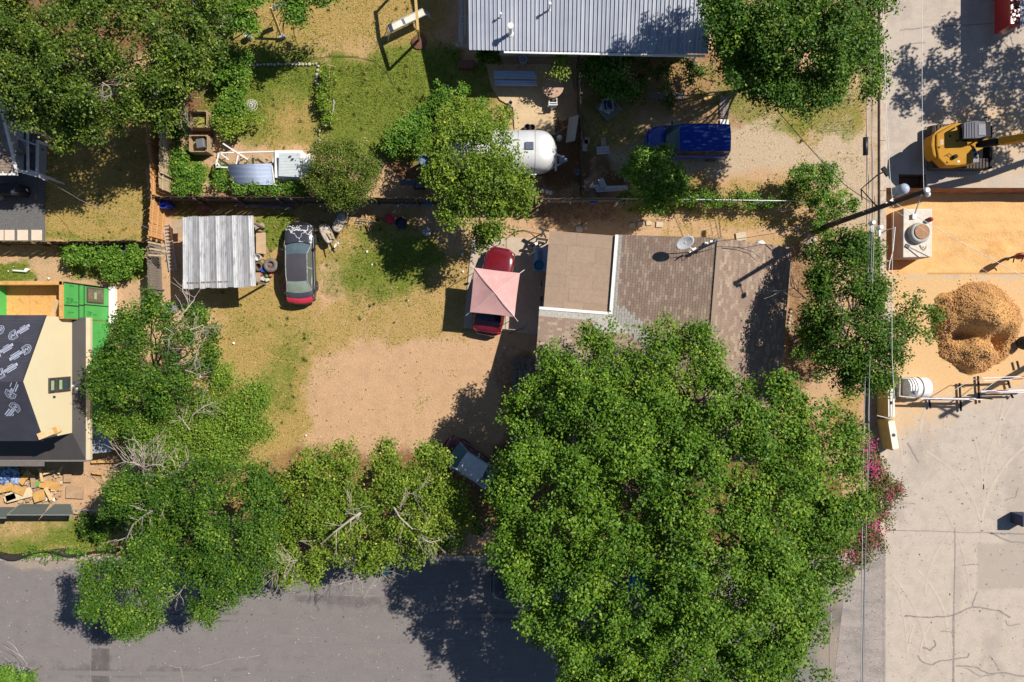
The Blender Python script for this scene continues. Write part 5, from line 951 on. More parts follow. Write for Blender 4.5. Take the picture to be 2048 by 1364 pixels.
# excavator ------------------------------------------------------
ex = thing('excavator', 'yellow tracked excavator on the concrete road above the pit', 'excavator', P(1920,295,0))
yel = paint('machine_yellow', (0.46,0.225,0.022), (0.41,0.20,0.022), rough=.75, spec=.15, coat=0, c3=(0.45,0.25,0.06), s3=8, a3=.3); yel2 = paint('pale_yellow_deck', (0.48,0.27,0.05), (0.42,0.24,0.05), rough=.8, spec=.1, coat=0); trk = mat('track_steel', (0.06,0.055,0.05), (0.12,0.10,0.085), scale=9, rough=.85, spec=.15)  # frame and deck get a slightly paler yellow than the covers
gcab = mat('cab_grey', (0.15,0.15,0.175), (0.12,0.12,0.14), rough=.75, spec=.2, scale=2); lgr = mat('grey_grip_plate', (0.27,0.27,0.29), (0.22,0.22,0.24), rough=.8, spec=.15, scale=6); dkm = mat('machine_black', (0.02,0.02,0.022), rough=.75, spec=.2)
for v0, v1 in ((251,273),(319,341)):
    yc = (PY(v0,.4)+PY(v1,.4))/2; x0, x1 = PX(1858,.5), PX(1979,.5); q = MB(); pr = []
    for t in np.linspace(math.pi/2, 3*math.pi/2, 9): pr.append((x0+.36+.36*math.cos(t), .38+.36*math.sin(t)))
    for t in np.linspace(-math.pi/2, math.pi/2, 9): pr.append((x1-.36+.36*math.cos(t), .38+.36*math.sin(t)))
    w_ = .58; q.add([(x, yc-w_/2+.03, z) for x, z in pr]+[(x, yc+w_/2-.03, z) for x, z in pr], [tuple(range(18)), tuple(reversed(range(18,36)))]+[(i, 18+i, 18+(i+1)%18, (i+1)%18) for i in range(18)]); tr_ = q.build('track', trk, ex)
    k = 0
    for x in np.arange(x0+.4, x1-.3, .19): q = MB(); q.box((x, yc, .765), (.13,w_,.05)); q.build('track_shoe', trk, tr_)
q = MB(); q.box(P(1915,296,.6), (1.6,1.5,.5)); q.lathe([(.62,.8),(.62,1.1)], (ex.location.x, ex.location.y, 0), 20); q.build('undercarriage', dkm, ex)
q = MB(); bx0 = PX(1972,.6); q.box((bx0+.16, PY(296,.6), .5), (.14, 2.5, .62)); q.build('blade', dkm, ex)
def pp(lst, z): return [(PX(a,z), PY(b,z)) for a, b in lst]
q = MB(); q.prism(pp([(1866,268),(1880,256),(1908,248),(1925,248),(1975,250),(1975,284),(1962,298),(1948,305),(1948,328),(1920,332),(1890,332),(1870,314),(1865,292)],1.2), 1.0, 1.35); q.build('frame', yel2, ex)
q = MB(); q.prism(pp([(1864,272),(1870,266),(1878,268),(1878,312),(1873,318),(1866,310),(1862,290)],1.9), 1.1, 1.9); q.build('counterweight', yel, ex, bevel=.08)
q = MB(); q.prism(pp([(1873,268),(1888,259),(1911,246),(1925,247),(1924,280),(1935,282),(1947,300),(1945,327),(1916,331),(1892,331),(1877,316),(1873,292)],2.0), 1.35, 2.0); q.build('engine_cover', yel, ex, bevel=.07)
q = MB(); q.prism(pp([(1890,268),(1911,252),(1918,254),(1918,281),(1929,284),(1930,294),(1891,295)],2.0), 2.0, 2.03); q.build('deck_recess', yel2, ex)
q = MB(); q.prism(pp([(1936,296),(1951,295),(1958,310),(1959,324),(1947,325),(1945,308)],1.8), 1.5, 1.78); q.build('step_plate', lgr, ex, bevel=.02)
for u, v in ((1947,301),(1951,309),(1953,315)): q = MB(); q.lathe([(.08,0),(.08,.02)], P(u,v,1.78), 8); q.build('plate_hole', dkm, ex)
q = MB(); q.lathe([(.12,0),(.12,.18),(.05,.2)], P(1908,314,2.0), 12); q.build('exhaust_cap', dkm, ex)
q = MB(); q.tube([P(1893,310,2.1), P(1898,307,2.12), P(1903,311,2.1)], .02, 5); q.box(P(1900,272,2.03), (.1,.1,.06)); q.build('hose', dkm, ex); q = MB(); q.box(P(1917,323,2.0), (.14,.1,.03)); q.build('latch', white, ex)
q = MB(); q.prism(pp([(1915,250),(1975,246),(1975,276),(1962,281),(1916,282)],1.9), 1.35, 2.2); cabo = q.build('cab', dkm, ex, bevel=.05)
q = MB(); q.prism(pp([(1926,246),(1950,241),(1971,243),(1973,272),(1960,276),(1927,277)],2.75), 2.66, 2.75); q.build('cab_roof', gcab, ex, bevel=.03)
for k in range(5): q = MB(); a_ = P(1929+k*5.2,246-k*.5,2.765); b2 = P(1929+k*5.2,274.5,2.765); q.beam(a_, b2, .05, .03); q.build('roof_rib', gcab, ex)
q = MB(); q.prism(pp([(1957,248),(1971,248),(1971,270),(1957,270)],2.77), 2.75, 2.78); q.build('roof_hatch', lgr, ex)
for u, v in ((1927,247),(1971,244),(1973,272),(1927,276)): g0 = P(u,v,2.7); q = MB(); q.beam((g0[0],g0[1],2.1),(g0[0],g0[1],2.68),.07); q.build('cab_post', dkm, ex)
q = MB(); q.tube([P(1972,243,2.5), P(1973,237,2.6)], .015, 5); q.box(P(1973,235,2.6), (.1,.06,.2)); q.build('mirror', dkm, ex)
q = MB(); q.prism(pp([(1928,284),(1945,292),(1960,284),(1962,278),(1950,280),(1930,282)],1.9), 1.4, 1.95); q.build('boom_bracket', yel, ex, bevel=.04)
bo = MB(); bo.beam(P(1958,289,1.7), P(2000,283,3.0), .36, .5); bo.build('boom', dkm, ex, bevel=.03); bo = MB(); bo.beam(P(1999,283,3.05), P(2070,272,4.3), .38, .45); bo.beam(P(2070,272,4.3), P(2160,262,3.6), .36, .45); bo.build('boom_upper', yel, ex, bevel=.03)
bo = MB(); bo.beam(P(2160,262,3.6), (PX(2200,.9), PY(265,.9), .9), .3, .35); bo.build('stick', yel, ex); bo = MB(); bo.prism([(PX(2180,.5), PY(250,.5)), (PX(2205,.5), PY(250,.5)), (PX(2205,.5), PY(285,.5)), (PX(2180,.5), PY(285,.5))], 0.05, .8); bo.build('bucket', dkm, ex)
for s in (-.13,.13): q = MB(); a_ = P(1962,288,2.0); b2 = P(2005,282,3.25); q.tube([(a_[0],a_[1]+s,a_[2]), (b2[0],b2[1]+s,b2[2]+.1)], .05, 8); q.build('hydraulic_ram', chrome if s > 0 else dkm, ex)
text('325', .22, white, ex, (PX(1877,1.9)-ex.location.x+.12, PY(284,2.0)-ex.location.y, 2.006), (0,0,R(-90)))
q = MB(); q.prism(pp([(1875,293),(1881,293),(1878,298)],2.0), 2.0, 2.006); q.prism(pp([(1893,322),(1897,326),(1892,327)],2.0), 2.0, 2.006); q.build('emblem', dkm, ex)
# silver trailer ----------------------------------------------------
tr = thing('travel_trailer', 'rounded silver riveted travel trailer with grey skylight half under the light green tree', 'trailer', (PX(1010,0), PY(312,0), 0))
alu2 = mat('polished_aluminium', (0.70,0.70,0.69), (0.60,0.60,0.60), rough=.42, metal=.35, scale=1.2); alu3 = mat('polished_aluminium_end', (0.72,0.72,0.70), (0.62,0.62,0.61), rough=.4, metal=.35, scale=1)
cy = PY(309,1.5)+.05; x1 = PX(1113,1.6)-.02; x0 = x1-6.6; hw_ = 1.2; zc_ = 1.55
def tsec(x, f, n=20):
    """f = end factor 0..1 ; cross-section as a superellipse"""
    out = []
    for t in np.linspace(-.12*math.pi, 1.12*math.pi, n):
        c, s = math.cos(t), math.sin(t); e = .62; y = hw_*f*math.copysign(abs(c)**e, c); z = (1.10*(.35+.65*f) if s > 0 else .9)*math.copysign(abs(s)**(e if s > 0 else 1), s)
        out.append((x, cy+y, 1.6+z*(1.0)))
    return out
def tshell(xa, xb, end, n):
    rows = []
    for i in range(n+1):
        t = i/n; x = xa+(xb-xa)*t; f = 1.0
        if end == 1: f = math.sqrt(max(0.03, 1-(max(0, (x-(x1-1.15)))/1.15)**2.6))
        if end == -1: f = math.sqrt(max(0.03, 1-(max(0, ((x0+1.15)-x))/1.15)**2.6))
        rows.append(tsec(x, f))
    q = MB(); q.grid(rows); 
    if end == 1: q.add(rows[-1], [tuple(reversed(range(20)))])
    if end == -1: q.add(rows[0], [tuple(range(20))])
    return q
for a_, b_, e_, m_ in ((x0, x0+1.3, -1, alu3), (x0+1.31, x0+2.9, 0, alu2), (x0+2.91, x0+4.4, 0, alu2), (x0+4.41, x1-1.25, 0, alu2), (x1-1.24, x1, 1, alu3)): tshell(a_, b_, e_, 12 if e_ else 2).build('shell_panel', m_, tr, smooth=True)
for xx in (x1-1.245, x0+4.405, x0+2.905, x0+1.305): q = MB(); q.tube([(p[0], cy+(p[1]-cy)*1.004, p[2]+.006) for p in tsec(xx, 1)], .012, 4); q.build('rivet_seam', mat('seam_grey', (0.3,0.3,0.3), rough=.4, metal=.6), tr)
q = MB(); q.box((PX(1059,2.75), PY(291,2.75), 2.74), (.5,.42,.07)); q.build('skylight', mat('skylight_grey', (0.12,0.14,0.18), rough=.3), tr, bevel=.02)
q = MB(); q.box((x0+3, cy, .55), (5.8,2.0,.3)); q.build('chassis', dkm, tr)
for s in (-1,1):
    for k in (2.9, 3.7): q = MB(); q.lathe([(.2,-.1),(.34,-.1),(.34,.1),(.2,.1)], (0,0,0), 16); q.v = [(x0+k+p[0], cy+s*1.08+p[2], .34+p[1]) for p in q.v]; q.build('wheel', tyre, tr)
q = MB(); q.box((PX(1060,.9), cy+1.28, 1.0), (1.4,.2,.05)); q.build('door_step', alu, tr); q = MB(); q.box((PX(1055,1.6), cy-1.25, 1.9), (1.0,.16,.05)); q.build('side_rail', white, tr)
for s in (-.55,.55): q = MB(); q.beam((x1-.3, cy-.1+s, .5), (x1+.75, cy-.1, .5), .09, .09); q.build('hitch_arm', white, tr)
q = MB(); q.box((x1+.03, cy-.05, .7), (.12,1.5,.18)); q.build('front_bumper', white, tr); q = MB(); q.box((x1+.4, cy-.1, .6), (.35,.4,.22)); q.build('hitch_box', mat('hitch_grey', (0.3,0.3,0.34), rough=.5), tr)
q = MB(); q.lathe([(.14,0),(.17,.05),(.17,.4),(.12,.52),(.05,.55)], P(1118,279,.0), 14); single('gas_bottle', 'white round gas bottle beside the trailer hitch', 'gas bottle', q, white, smooth=True)
# red truck top right -------------------------------------------
rt = thing('red_truck', 'red service truck body with grey mesh ramp cut by the top right corner', 'truck', P(2060,-10,0)); redp = paint('truck_red', (0.36,0.008,0.01), rough=.35)
q = MB(); q.box(((PX(2019,1.9)+PX(2040,1.9))/2, (PY(50,1.9)+24)/2-.6, 1.3), (PX(2041,1.9)-PX(2019,1.9), 6.5, 1.3)); q.v = [(x, y, z) for x, y, z in q.v]; yb_ = min(v_[1] for v_ in q.v); q.v = [(x, y-(yb_-PY(50,1.9)), z) for x, y, z in q.v]; q.build('side_box', redp, rt, bevel=.06)
q = MB(); q.prism([(PX(2042,1.5),PY(55,1.5)),(PX(2100,1.5),PY(20,1.5)),(PX(2100,1.5),26),(PX(2042,1.5),26)], 1.2, 1.45); q.build('mesh_deck', mat('deck_grey', (0.42,0.44,0.52), (0.3,0.32,0.38), scale=20, rough=.6), rt)
for v in (14,): q = MB(); q.lathe([(.13,0),(.13,.03)], P(2033,v,1.96), 12); q.build('filler_cap', dkm, rt)
for v in (10,60): q = MB(); q.lathe([(.25,-.15),(.45,-.15),(.45,.15),(.25,.15)], (0,0,0), 16); q.v = [(PX(2035,.4)+p[2], PY(v-70,.4)+p[0], .45+p[1]) for p in q.v]; q.build('wheel', tyre, rt)
q = MB(); q.box((PX(2070,1.6), 26.5, 1.6), (2.3,2.5,1.6)); q.build('cab', redp, rt, bevel=.1)
# ------------------------------------------------------------------ fences
wd_old = mat('weathered_fence_wood', (0.50,0.38,0.23), (0.36,0.27,0.16), scale=3, rough=.9, stretch=(3,3,.5), c3=(0.22,0.16,0.11), s3=6, a3=.4)
wd_new = mat('orange_fence_wood', (0.60,0.33,0.13), (0.50,0.26,0.10), scale=3, rough=.85, stretch=(3,3,.5)); wd_grey = mat('grey_fence_wood', (0.22,0.18,0.145), (0.14,0.115,0.095), scale=3, rough=.95, stretch=(3,3,.5)); wd_dark = mat('dark_fence_wood', (0.10,0.075,0.06), (0.065,0.05,0.04), scale=3, rough=.95)
def fence(label, pts, h, m, side=0, pitch=.15, bw=.138, gap=0.0, lean=0.0, railm=None, rails=(.35,1.5), posts=2.4, jit=.02):
    """pts: ground pixels (u,v); side=+1 puts rails on the right hand of travel"""
    W = [Vector(P(*p, 0)) for p in pts]; t = thing('board_fence', label, 'fence', tuple((W[0]+W[-1])/2)); me = {}
    acc = 0
    for A, B in zip(W[:-1], W[1:]):
        d = (B-A); L = d.length; d.normalize(); nn = Vector((d.y, -d.x, 0)); ang = math.atan2(d.y, d.x); n = int(L/pitch)
        for hh in [0]:
            for k in range(n):
                c = A+d*(k+.5)*pitch; key = random.randrange(5)
                if key not in me:
                    q = MB(); H_ = h+random.uniform(-.04,.04); q.box((0,0,H_/2), (bw,.02,H_)); me[key] = q.mesh('board', m)
                o = bpy.data.objects.new('board', me[key]); COL.objects.link(o); o.parent = t; o.location = c-t.location+Vector((0,0,random.uniform(-.01,.01))); o.rotation_euler = (lean+random.uniform(-jit,jit), 0, ang)
        for z in rails:
            if side: off = nn*side*.045; q = MB(); q.beam(A+off+Vector((0,0,z)), B+off+Vector((0,0,z)), .045, .09); q.build('rail', railm or m, t)
        if posts:
            k = 0
            while k < L: c = A+d*k+nn*(side or 1)*.09; q = MB(); q.box((c.x,c.y,h/2), (.09,.09,h)); q.build('post', railm or m, t); k += posts
        tc_ = MB(); tc_.beam(A+Vector((0,0,h+.012)), B+Vector((0,0,h+.012)), .05, .02)
    return t
fence('sunlit brown board fence beside the weedy bed and compost crates', [(351,120),(350,391)], 1.85, wd_old, side=-1, lean=0)
fence('orange new board fence along the dry left yard with rails showing', [(322,240),(325,300),(331,345),(333,400),(327,488)], 1.75, wd_new, side=-1, rails=(.3,.9,1.5))
fence('short grey weathered fence below the orange fence next to the ladder', [(322,500),(325,598)], 1.6, wd_grey, side=-1, rails=(.4,1.3))
fence('thin dark board fence at the bottom of the dry left yard', [(-60,488),(130,490),(222,489),(298,487)], 1.5, mat('mid_fence_wood', (0.22,0.145,0.075), (0.15,0.1,0.055), scale=3, rough=.95), side=1, rails=(.3,1.2))
fence('long dark wooden fence behind the lean-to shed and black sedan', [(333,405),(600,406),(860,408),(1080,408)], 1.7, wd_dark, side=1, rails=(.3,1.4))
fence('dark fence section left of the vine hedge with things leaning on it', [(1082,409),(1236,407)], 1.7, wd_grey, side=1, rails=(.3,1.4))
fence('gappy dark picket fence between the patio and the gravel drive', [(1152,128),(1156,250),(1160,395)], 1.8, wd_dark, side=-1, pitch=.17, bw=.11)
# stacked rails at the fence corner
t = thing('rail_bundle', 'crossed grey fence rails stacked at the corner of the orange and grey fences', 'rails', P(318,500,0))
for i, (a_, b_) in enumerate([((296,484),(330,491)),((297,489),(331,497)),((299,497),(334,503)),((300,503),(335,508)),((297,510),(330,512))]): q = MB(); q.beam(P(*a_,1.55+.03*i), P(*b_,1.5+.03*i), .1, .06); q.build('rail', wd_grey if i % 2 else wd_old, t)
# chain link with rail and posts
cl = thing('chain_link_fence', 'low chain link fence with pale top rail under the vine hedge', 'fence', P(1440,404,0)); galv = mat('galvanised', (0.5,0.51,0.5), (0.4,0.41,0.4), rough=.5, metal=.5)
q = MB(); q.tube([P(1236,397,1.2), P(1400,399,1.2), P(1530,401,1.2), P(1620,402,1.2)], .03, 6); q.build('top_rail', galv, cl)
for u in range(1240, 1630, 55): g0 = P(u,399,1.2); q = MB(); q.tube([(g0[0],g0[1],0),(g0[0],g0[1],1.22)], .03, 6); q.build('post', galv, cl)
def wiremesh(m_name, A, B, C, D, pitch, r=.006):
    q = MB(); A, B, C, D = map(Vector, (A, B, C, D)); n = int((B-A).length/pitch); k = int((D-A).length/pitch)
    for i in range(n+1): f = i/n; q.beam(A.lerp(B, f), D.lerp(C, f), r, r)
    for i in range(k+1): f = i/k; q.beam(A.lerp(D, f), B.lerp(C, f), r, r)
    return q
g0 = P(1236,397,1.2); g1 = P(1620,402,1.2); q = wiremesh('x', (g0[0],g0[1],0), (g1[0],g1[1],0), g1, g0, .15); o = q.build('wire_mesh', galv, cl); o['kind'] = 'stuff'
# construction fence bottom left
cf = thing('mesh_fence', 'grey screened construction fence leaning over the trash heap', 'fence', P(60,1020,0)); scr = mat('grey_screen', (0.13,0.16,0.155), (0.10,0.125,0.12), scale=20, rough=.85)
for i, (ua, ub, va, vb, z1) in enumerate(((-60,12,1020,1020,1.6),(14,82,1014,1014,1.7),(83,147,1014,1014,1.7))):
    A = P(ua+(26 if i else 26), va-6, .1); B = P(ub+(18 if i < 2 else -6), vb-6, .1); q = MB(); rows = []; top0 = P(ua, va+16, z1); top1 = P(ub, vb+16, z1)
    for r_ in range(5): f = r_/4; rows.append([tuple(Vector(A).lerp(Vector(top0), f).lerp(Vector(B).lerp(Vector(top1), f), s)+Vector((0,0,.03*math.sin(9*s+i)*math.sin(math.pi*f)))) for s in np.linspace(0,1,9)])
    q.grid(rows); q.build('screen_panel', scr, cf); q = MB(); q.tube([top0, top1], .025, 6); q.build('top_pipe', galv, cf); q = MB(); q.tube([A, top0], .025, 6); q.build('post', galv, cf)
q = MB(); q.tube([P(143,1020,1.2), P(190,1021,1.2), P(262,1024,1.2)], .035, 6); q.build('top_pipe', galv, cf)
for u in (190, 250): g0 = P(u,1022,1.2); q = MB(); q.tube([(g0[0],g0[1],0), (g0[0],g0[1],1.2)], .03, 6); q.build('post', galv, cf)
q = MB(); rows = [[], []]
for i, u in enumerate(range(-40, 256, 12)):
    v = 1103+5*math.sin(u*.04)+ (-8 if u > 150 else 0)*min(1, (u-150)/60); g0 = P(u, v, 0); rows[0].append((g0[0], g0[1]+.05*math.sin(i), 0)); rows[1].append((g0[0], g0[1]+.12*math.sin(i*.7)-.05, .62))
q.grid(rows); o = single('silt_fence', 'wavy black silt fence along the bottom edge of the green strip', 'fence', q, mat('black_silt_cloth', (0.02,0.018,0.018), (0.05,0.04,0.035), scale=3, rough=.8)); sm_ = o.modifiers.new('solid','SOLIDIFY'); sm_.thickness = .02
# ------------------------------------------------------------------ lean-to shed
sh = thing('lean_to_shed', 'open shed with ribbed grey metal roof between the fence and the black sedan', 'shed', P(440,510,0))
A, B, C, D = (Vector(P(365,434,2.35)), Vector(P(507,431,2.45)), Vector(P(512,573,2.3)), Vector(P(366,578,2.2)))
smt = [mat('worn_zinc_%s' % nm, c, tuple(x*.7 for x in c), scale=1.6, rough=.55, metal=.15, stretch=(3,.7,1), c3=(0.16,0.16,0.165), s3=2.5, a3=.55) for nm, c in (('pale',(0.62,0.62,0.63)),('mid',(0.46,0.46,0.48)),('dull',(0.33,0.335,0.35)))]
n = 13
for k in range(n):
    f0, f1 = k/n+.002, (k+1)/n; q = MB(); rows = []
    for end in (0, 1):
        P0 = A.lerp(B, f0) if end == 0 else D.lerp(C, f0); P1 = A.lerp(B, f1) if end == 0 else D.lerp(C, f1); j = random.uniform(-.03,.03)
        rows.append([tuple(P0.lerp(P1, s)+Vector((0,j,z))) for s, z in ((0,0),(.04,.035),(.14,.035),(.19,0),(.45,.0),(.5,.01),(.55,0),(.98,0))])
    q.grid(rows[::-1]); o = q.build('roof_sheet', smt[(k*7)%3], sh); sm_ = o.modifiers.new('solid','SOLIDIFY'); sm_.thickness = .01
for (u, v) in ((375,445),(500,443),(503,562),(375,566)): g0 = P(u,v,2.2); q = MB(); q.box((g0[0],g0[1],1.1), (.1,.1,2.2)); q.build('post', wd_grey, sh)
for (a_, b_) in (((375,445),(500,443)),((503,562),(375,566)),((438,444),(440,564))): q = MB(); q.beam(P(*a_,2.22), P(*b_,2.18), .09, .14); q.build('beam', wd_grey, sh)
q = MB(); g0, g1 = P(388,566,2.0), P(460,566,2.0); q.box(((g0[0]+g1[0])/2, g0[1]+.2, 1.0), (g1[0]-g0[0],.04,1.9)); q.build('back_panel', wd_dark, sh)
def sheet(name, label, cat, poly, z, t, m, **k): q = MB(); q.prism([P(a,b,z)[:2] for a, b in poly], z-t, z); return single(name, label, cat, q, m, **k)
ply = mat('dusty_plywood', (0.42,0.31,0.21), (0.33,0.24,0.16), scale=3, rough=.9)
sheet('plywood_sheet', 'weathered plywood sheet sticking out left of the ribbed shed roof', 'plywood', [(345,439),(364,438),(364,466),(346,467)], .8, .04, ply)
sheet('plywood_sheet', 'long tan plywood sheet along the right side of the shed', 'plywood', [(512,466),(531,465),(532,508),(512,506)], .3, .04, mat('tan_plywood', (0.52,0.37,0.23), (0.42,0.29,0.18), scale=3, rough=.9))
sheet('plywood_sheet', 'small tan board at the lower right corner of the shed', 'plywood', [(510,545),(521,545),(520,565),(510,564)], .3, .04, ply)
for i, (u, v) in enumerate(((517,459),(512,450),(524,452))): q = MB(); q.box(P(u,v,.15), (.3,.25,.3), i); single('cardboard_box', ['pale box by the top right corner of the shed','small box touching the shed roof edge','brown box near the grass by the shed'][i], 'box', q, ply, bevel=.01)
ladder('ladder', 'long pale extension ladder lying between the grey fence and the shed', P(333,446,.1), P(346,541,.1), .42, alu, 14)
def bin_(label, u, v, c, r=.28, h=.9, cat='bin', name='storage_bin', lidc=None): q = MB(); q.lathe([(r*.85,0),(r,h-.05),(r*1.05,h-.05),(r*1.05,h),(r*.9,h),(r*.8,h-.25)], P(u,v,0), 18); return single(name, label, cat, q, mat('plastic_%s_%s' % (u,v), c, tuple(x*.7 for x in c), rough=.45), smooth=False)
bin_('bright blue drum at the fence corner above the shed', 341, 412, (0.02,0.05,0.42), .3, .9)
bin_('royal blue barrel showing through the oak at top left', 362, 88, (0.015,0.05,0.5), .34, 1.0)
bin_('dark bin with pale rim under the bench by the oak', 446, 82, (0.03,0.035,0.045), .42, .8)
bin_('white bucket by the bench at the top left garden', 500, 75, (0.6,0.62,0.62), .2, .45, 'bucket', 'bucket')
bin_('grey bin hidden by the chinaberry tree below the grey fence', 350, 618, (0.2,0.22,0.24), .3, .9)
bin_('white bucket by the tires right of the shed', 519, 516, (0.62,0.6,0.56), .2, .4, 'bucket', 'bucket')
bin_('dark blue tub in the shade right of the red chair seat', 805, 449, (0.02,0.025,0.06), .34, .6, 'tub', 'tub')
bin_('blue rain barrel with pale lid left of the trailer tree', 853, 330, (0.16,0.22,0.33), .34, 1.1, 'barrel', 'barrel')
bin_('pale blue bucket by the picket fence foot beside the trailer', 1155, 347, (0.4,0.5,0.58), .16, .35, 'bucket', 'bucket')
bin_('white planter pot in the shade under the metal roof', 1046, 124, (0.45,0.52,0.58), .24, .5, 'pot', 'planter_pot')
bin_('small white pot on the patio slab', 1021, 208, (0.55,0.55,0.53), .13, .3, 'pot', 'planter_pot')
bin_('white topped pipe by the bush near the gravel drive', 1677, 405, (0.7,0.68,0.64), .14, .5, 'pipe', 'pipe_stub')
bin_('first round tub between the patio and trailer', 1055, 258, (0.06,0.04,0.04), .2, .35, 'tub', 'tub'); bin_('second round tub between the patio and trailer, nearer the fence', 1064, 258, (0.06,0.045,0.04), .18, .35, 'tub', 'tub')
bin_('blue recycling bin in shadow at the street kerb under the trees', 781, 1128, (0.02,0.05,0.12), .35, 1.0)
# tires and clutter
q = MB(); q.lathe([(.22,0),(.39,.02),(.43,.1),(.43,.16),(.39,.24),(.22,.26),(.2,.13)], P(543,531,.25), 24, cap=False); tt = thing('tire', 'big dusty tire with rim leaning on clutter right of the shed', 'tire', P(543,531,.25)); q.build('tread', mat('dusty_tire', (0.19,0.16,0.135), (0.13,0.11,0.10), rough=.9), tt, smooth=True); q = MB(); q.lathe([(.02,.2),(.1,.2),(.12,.12),(.21,.12)], P(543,531,.25), 16, cap=False); q.build('rim', mat('rusty_rim', (0.3,0.2,0.18), (0.1,0.06,0.06), scale=8, metal=.3), tt)
q = MB(); q.lathe([(.16,0),(.28,.02),(.3,.08),(.28,.18),(.16,.2)], P(519,533,.1), 18, cap=False); single('small_tire', 'small worn tire next to the blue crate by the shed', 'tire', q, mat('brown_tire', (0.14,0.10,0.08)))
for i, (u, v, s, c, lab) in enumerate(((528,541,.3,(0.01,0.08,0.5),'blue plastic crate between the tires by the shed'),(522,549,.2,(0.5,0.06,0.05),'red cap toolbox below the blue crate'),(542,550,.2,(0.55,0.15,0.10),'salmon toy lump near the tire'),(534,552,.18,(0.1,0.25,0.08),'green jar in the clutter by the shed'),(526,558,.26,(0.5,0.5,0.48),'grey stone slab at the end of the shed clutter'),(535,560,.22,(0.55,0.55,0.52),'pale scrap below the tires'))):
    q = MB(); q.box(P(u,v,s/2), (s,s*.8,s), i*.7); single('crate' if i == 0 else 'clutter_item', lab, 'crate' if i == 0 else 'clutter', q, mat('clutter_paint_%d' % i, c, rough=.5), bevel=.03)
q = MB(); q.tube([P(538,503,.8), P(542,520,.15)], .02, 5); single('rake_handle', 'thin pale stake standing in weeds above the tire', 'stake', q, whc)
# boards lying by the long fence
t = thing('board_pile', 'long reddish boards stacked along the dark fence behind the black sedan', 'boards', P(560,408,0))
for i, (a_, b_) in enumerate([((475,407),(588,413)),((492,402),(590,407)),((470,410),(585,417)),((500,399),(600,403))]): q = MB(); q.beam(P(*a_,.15+.05*i), P(*b_,.15+.05*i), .2, .05); q.build('board', mat('reddish_board', (0.22,0.15,0.125), (0.15,0.10,0.085), scale=3), t)
# wheelbarrows
def barrow(label, u, v, rz, handles=True):
    t = thing('wheelbarrow', label, 'wheelbarrow', P(u,v,0), rz, 'wheelbarrows right of the black sedan'); steel = mat('barrow_steel', (0.22,0.22,0.23), (0.12,0.12,0.12), rough=.55, metal=.3)
    q = MB(); rim = []; bot = []
    for k in range(20):
        a = 2*math.pi*k/20; c, s = math.cos(a), math.sin(a); rim.append((.62*math.copysign(abs(c)**.7, c), .33*math.copysign(abs(s)**.6, s), .62)); bot.append((.42*math.copysign(abs(c)**.7, c)-.02, .2*math.copysign(abs(s)**.6, s), .34))
    q.add(rim+bot, [(k, 20+k, 20+(k+1)%20, (k+1)%20) for k in range(20)]); o = q.build('tray', steel, t, world=False); sm_ = o.modifiers.new('solid','SOLIDIFY'); sm_.thickness = .03
    q = MB(); q.add([(x*.9, y*.88, .565+random.uniform(-.02,.02)) for x, y, z in rim]+[(0,0,.6)], [(k, (k+1)%20, 20) for k in range(20)]); q.build('dried_mortar', mat('dried_mortar', (0.60,0.50,0.38), (0.38,0.31,0.24), scale=5, bump=.4), t, world=False)
    for s in (-1,1): q = MB(); q.beam((.55,s*.12,.3), (-1.05,s*.3,.55), .05); q.build('handle', wd_old, t, world=False); q = MB(); q.beam((-.35,s*.22,.4), (-.4,s*.25,0), .04); q.build('leg', steel, t, world=False)
    q = MB(); q.lathe([(.05,-.04),(.17,-.04),(.17,.04),(.05,.04)], (0,0,0), 14); q.v = [(.72+p[0], p[2], .18+p[1]) for p in q.v]; q.build('wheel', tyre, t, world=False); return t
b1 = barrow('wheelbarrow with dried mortar and crossed scraps, handles pointing to the lower right', 659, 470, R(118)); barrow('wheelbarrow with pale mortar, handles pointing up to the fence', 684, 448, R(-110))
q = MB(); q.beam(P(655,465,.66), P(663,478,.68), .12, .03); q.beam(P(662,464,.7), P(668,478,.7), .12, .03); single('wood_scrap', 'crossed wooden scraps lying in the lower wheelbarrow', 'scraps', q, wd_old)
q = MB(); q.grid([[tuple(Vector(P(668+i*3,490-i*2.4+j*3,.5))+Vector((0,0,random.uniform(-.06,.08)))) for j in range(3)] for i in range(5)]); single('white_rag', 'white rag caught between the lower wheelbarrow handles', 'rag', q, white)
# twigs, red seat, fabric block
t = thing('kindling_pile', 'small heap of cut branches and split wood beside the red seat', 'kindling', P(740,440,0))
for i in range(22): a = random.uniform(0, math.pi); c = Vector(P(733+random.gauss(0,6),438+random.gauss(0,5),.05+random.random()*.2)); d = Vector((math.cos(a),math.sin(a),.1))*random.uniform(.2,.5); q = MB(); q.tube([c-d, c+d*random.uniform(.7,1)], random.uniform(.012,.035), 5); q.build('stick', random.choice((wd_old, deadw, mat('split_wood', (0.6,0.36,0.12)))), t)
for i in range(5): q = MB(); q.box(P(750+i*2.2,437+i*1.9,.12), (.35,.09,.07), R(-30+i*11)); q.build('split_log', mat('split_wood', (0,0,0)), t)
t = thing('red_crate', 'bright red plastic crate upside down in the sun near the kindling', 'crate', P(780,438,0)); rp = mat('scarlet_plastic', (0.72,0.015,0.05), (0.55,0.01,0.04), rough=.45)
q = MB(); q.box(P(780,438,.18), (.4,.5,.36), R(25)); q.build('shell', rp, t, bevel=.04); q = MB(); q.box(P(779,435,.37), (.2,.08,.04), R(25)); q.box(P(781,441,.37), (.2,.08,.04), R(25)); q.build('grip', rp, t, bevel=.01)
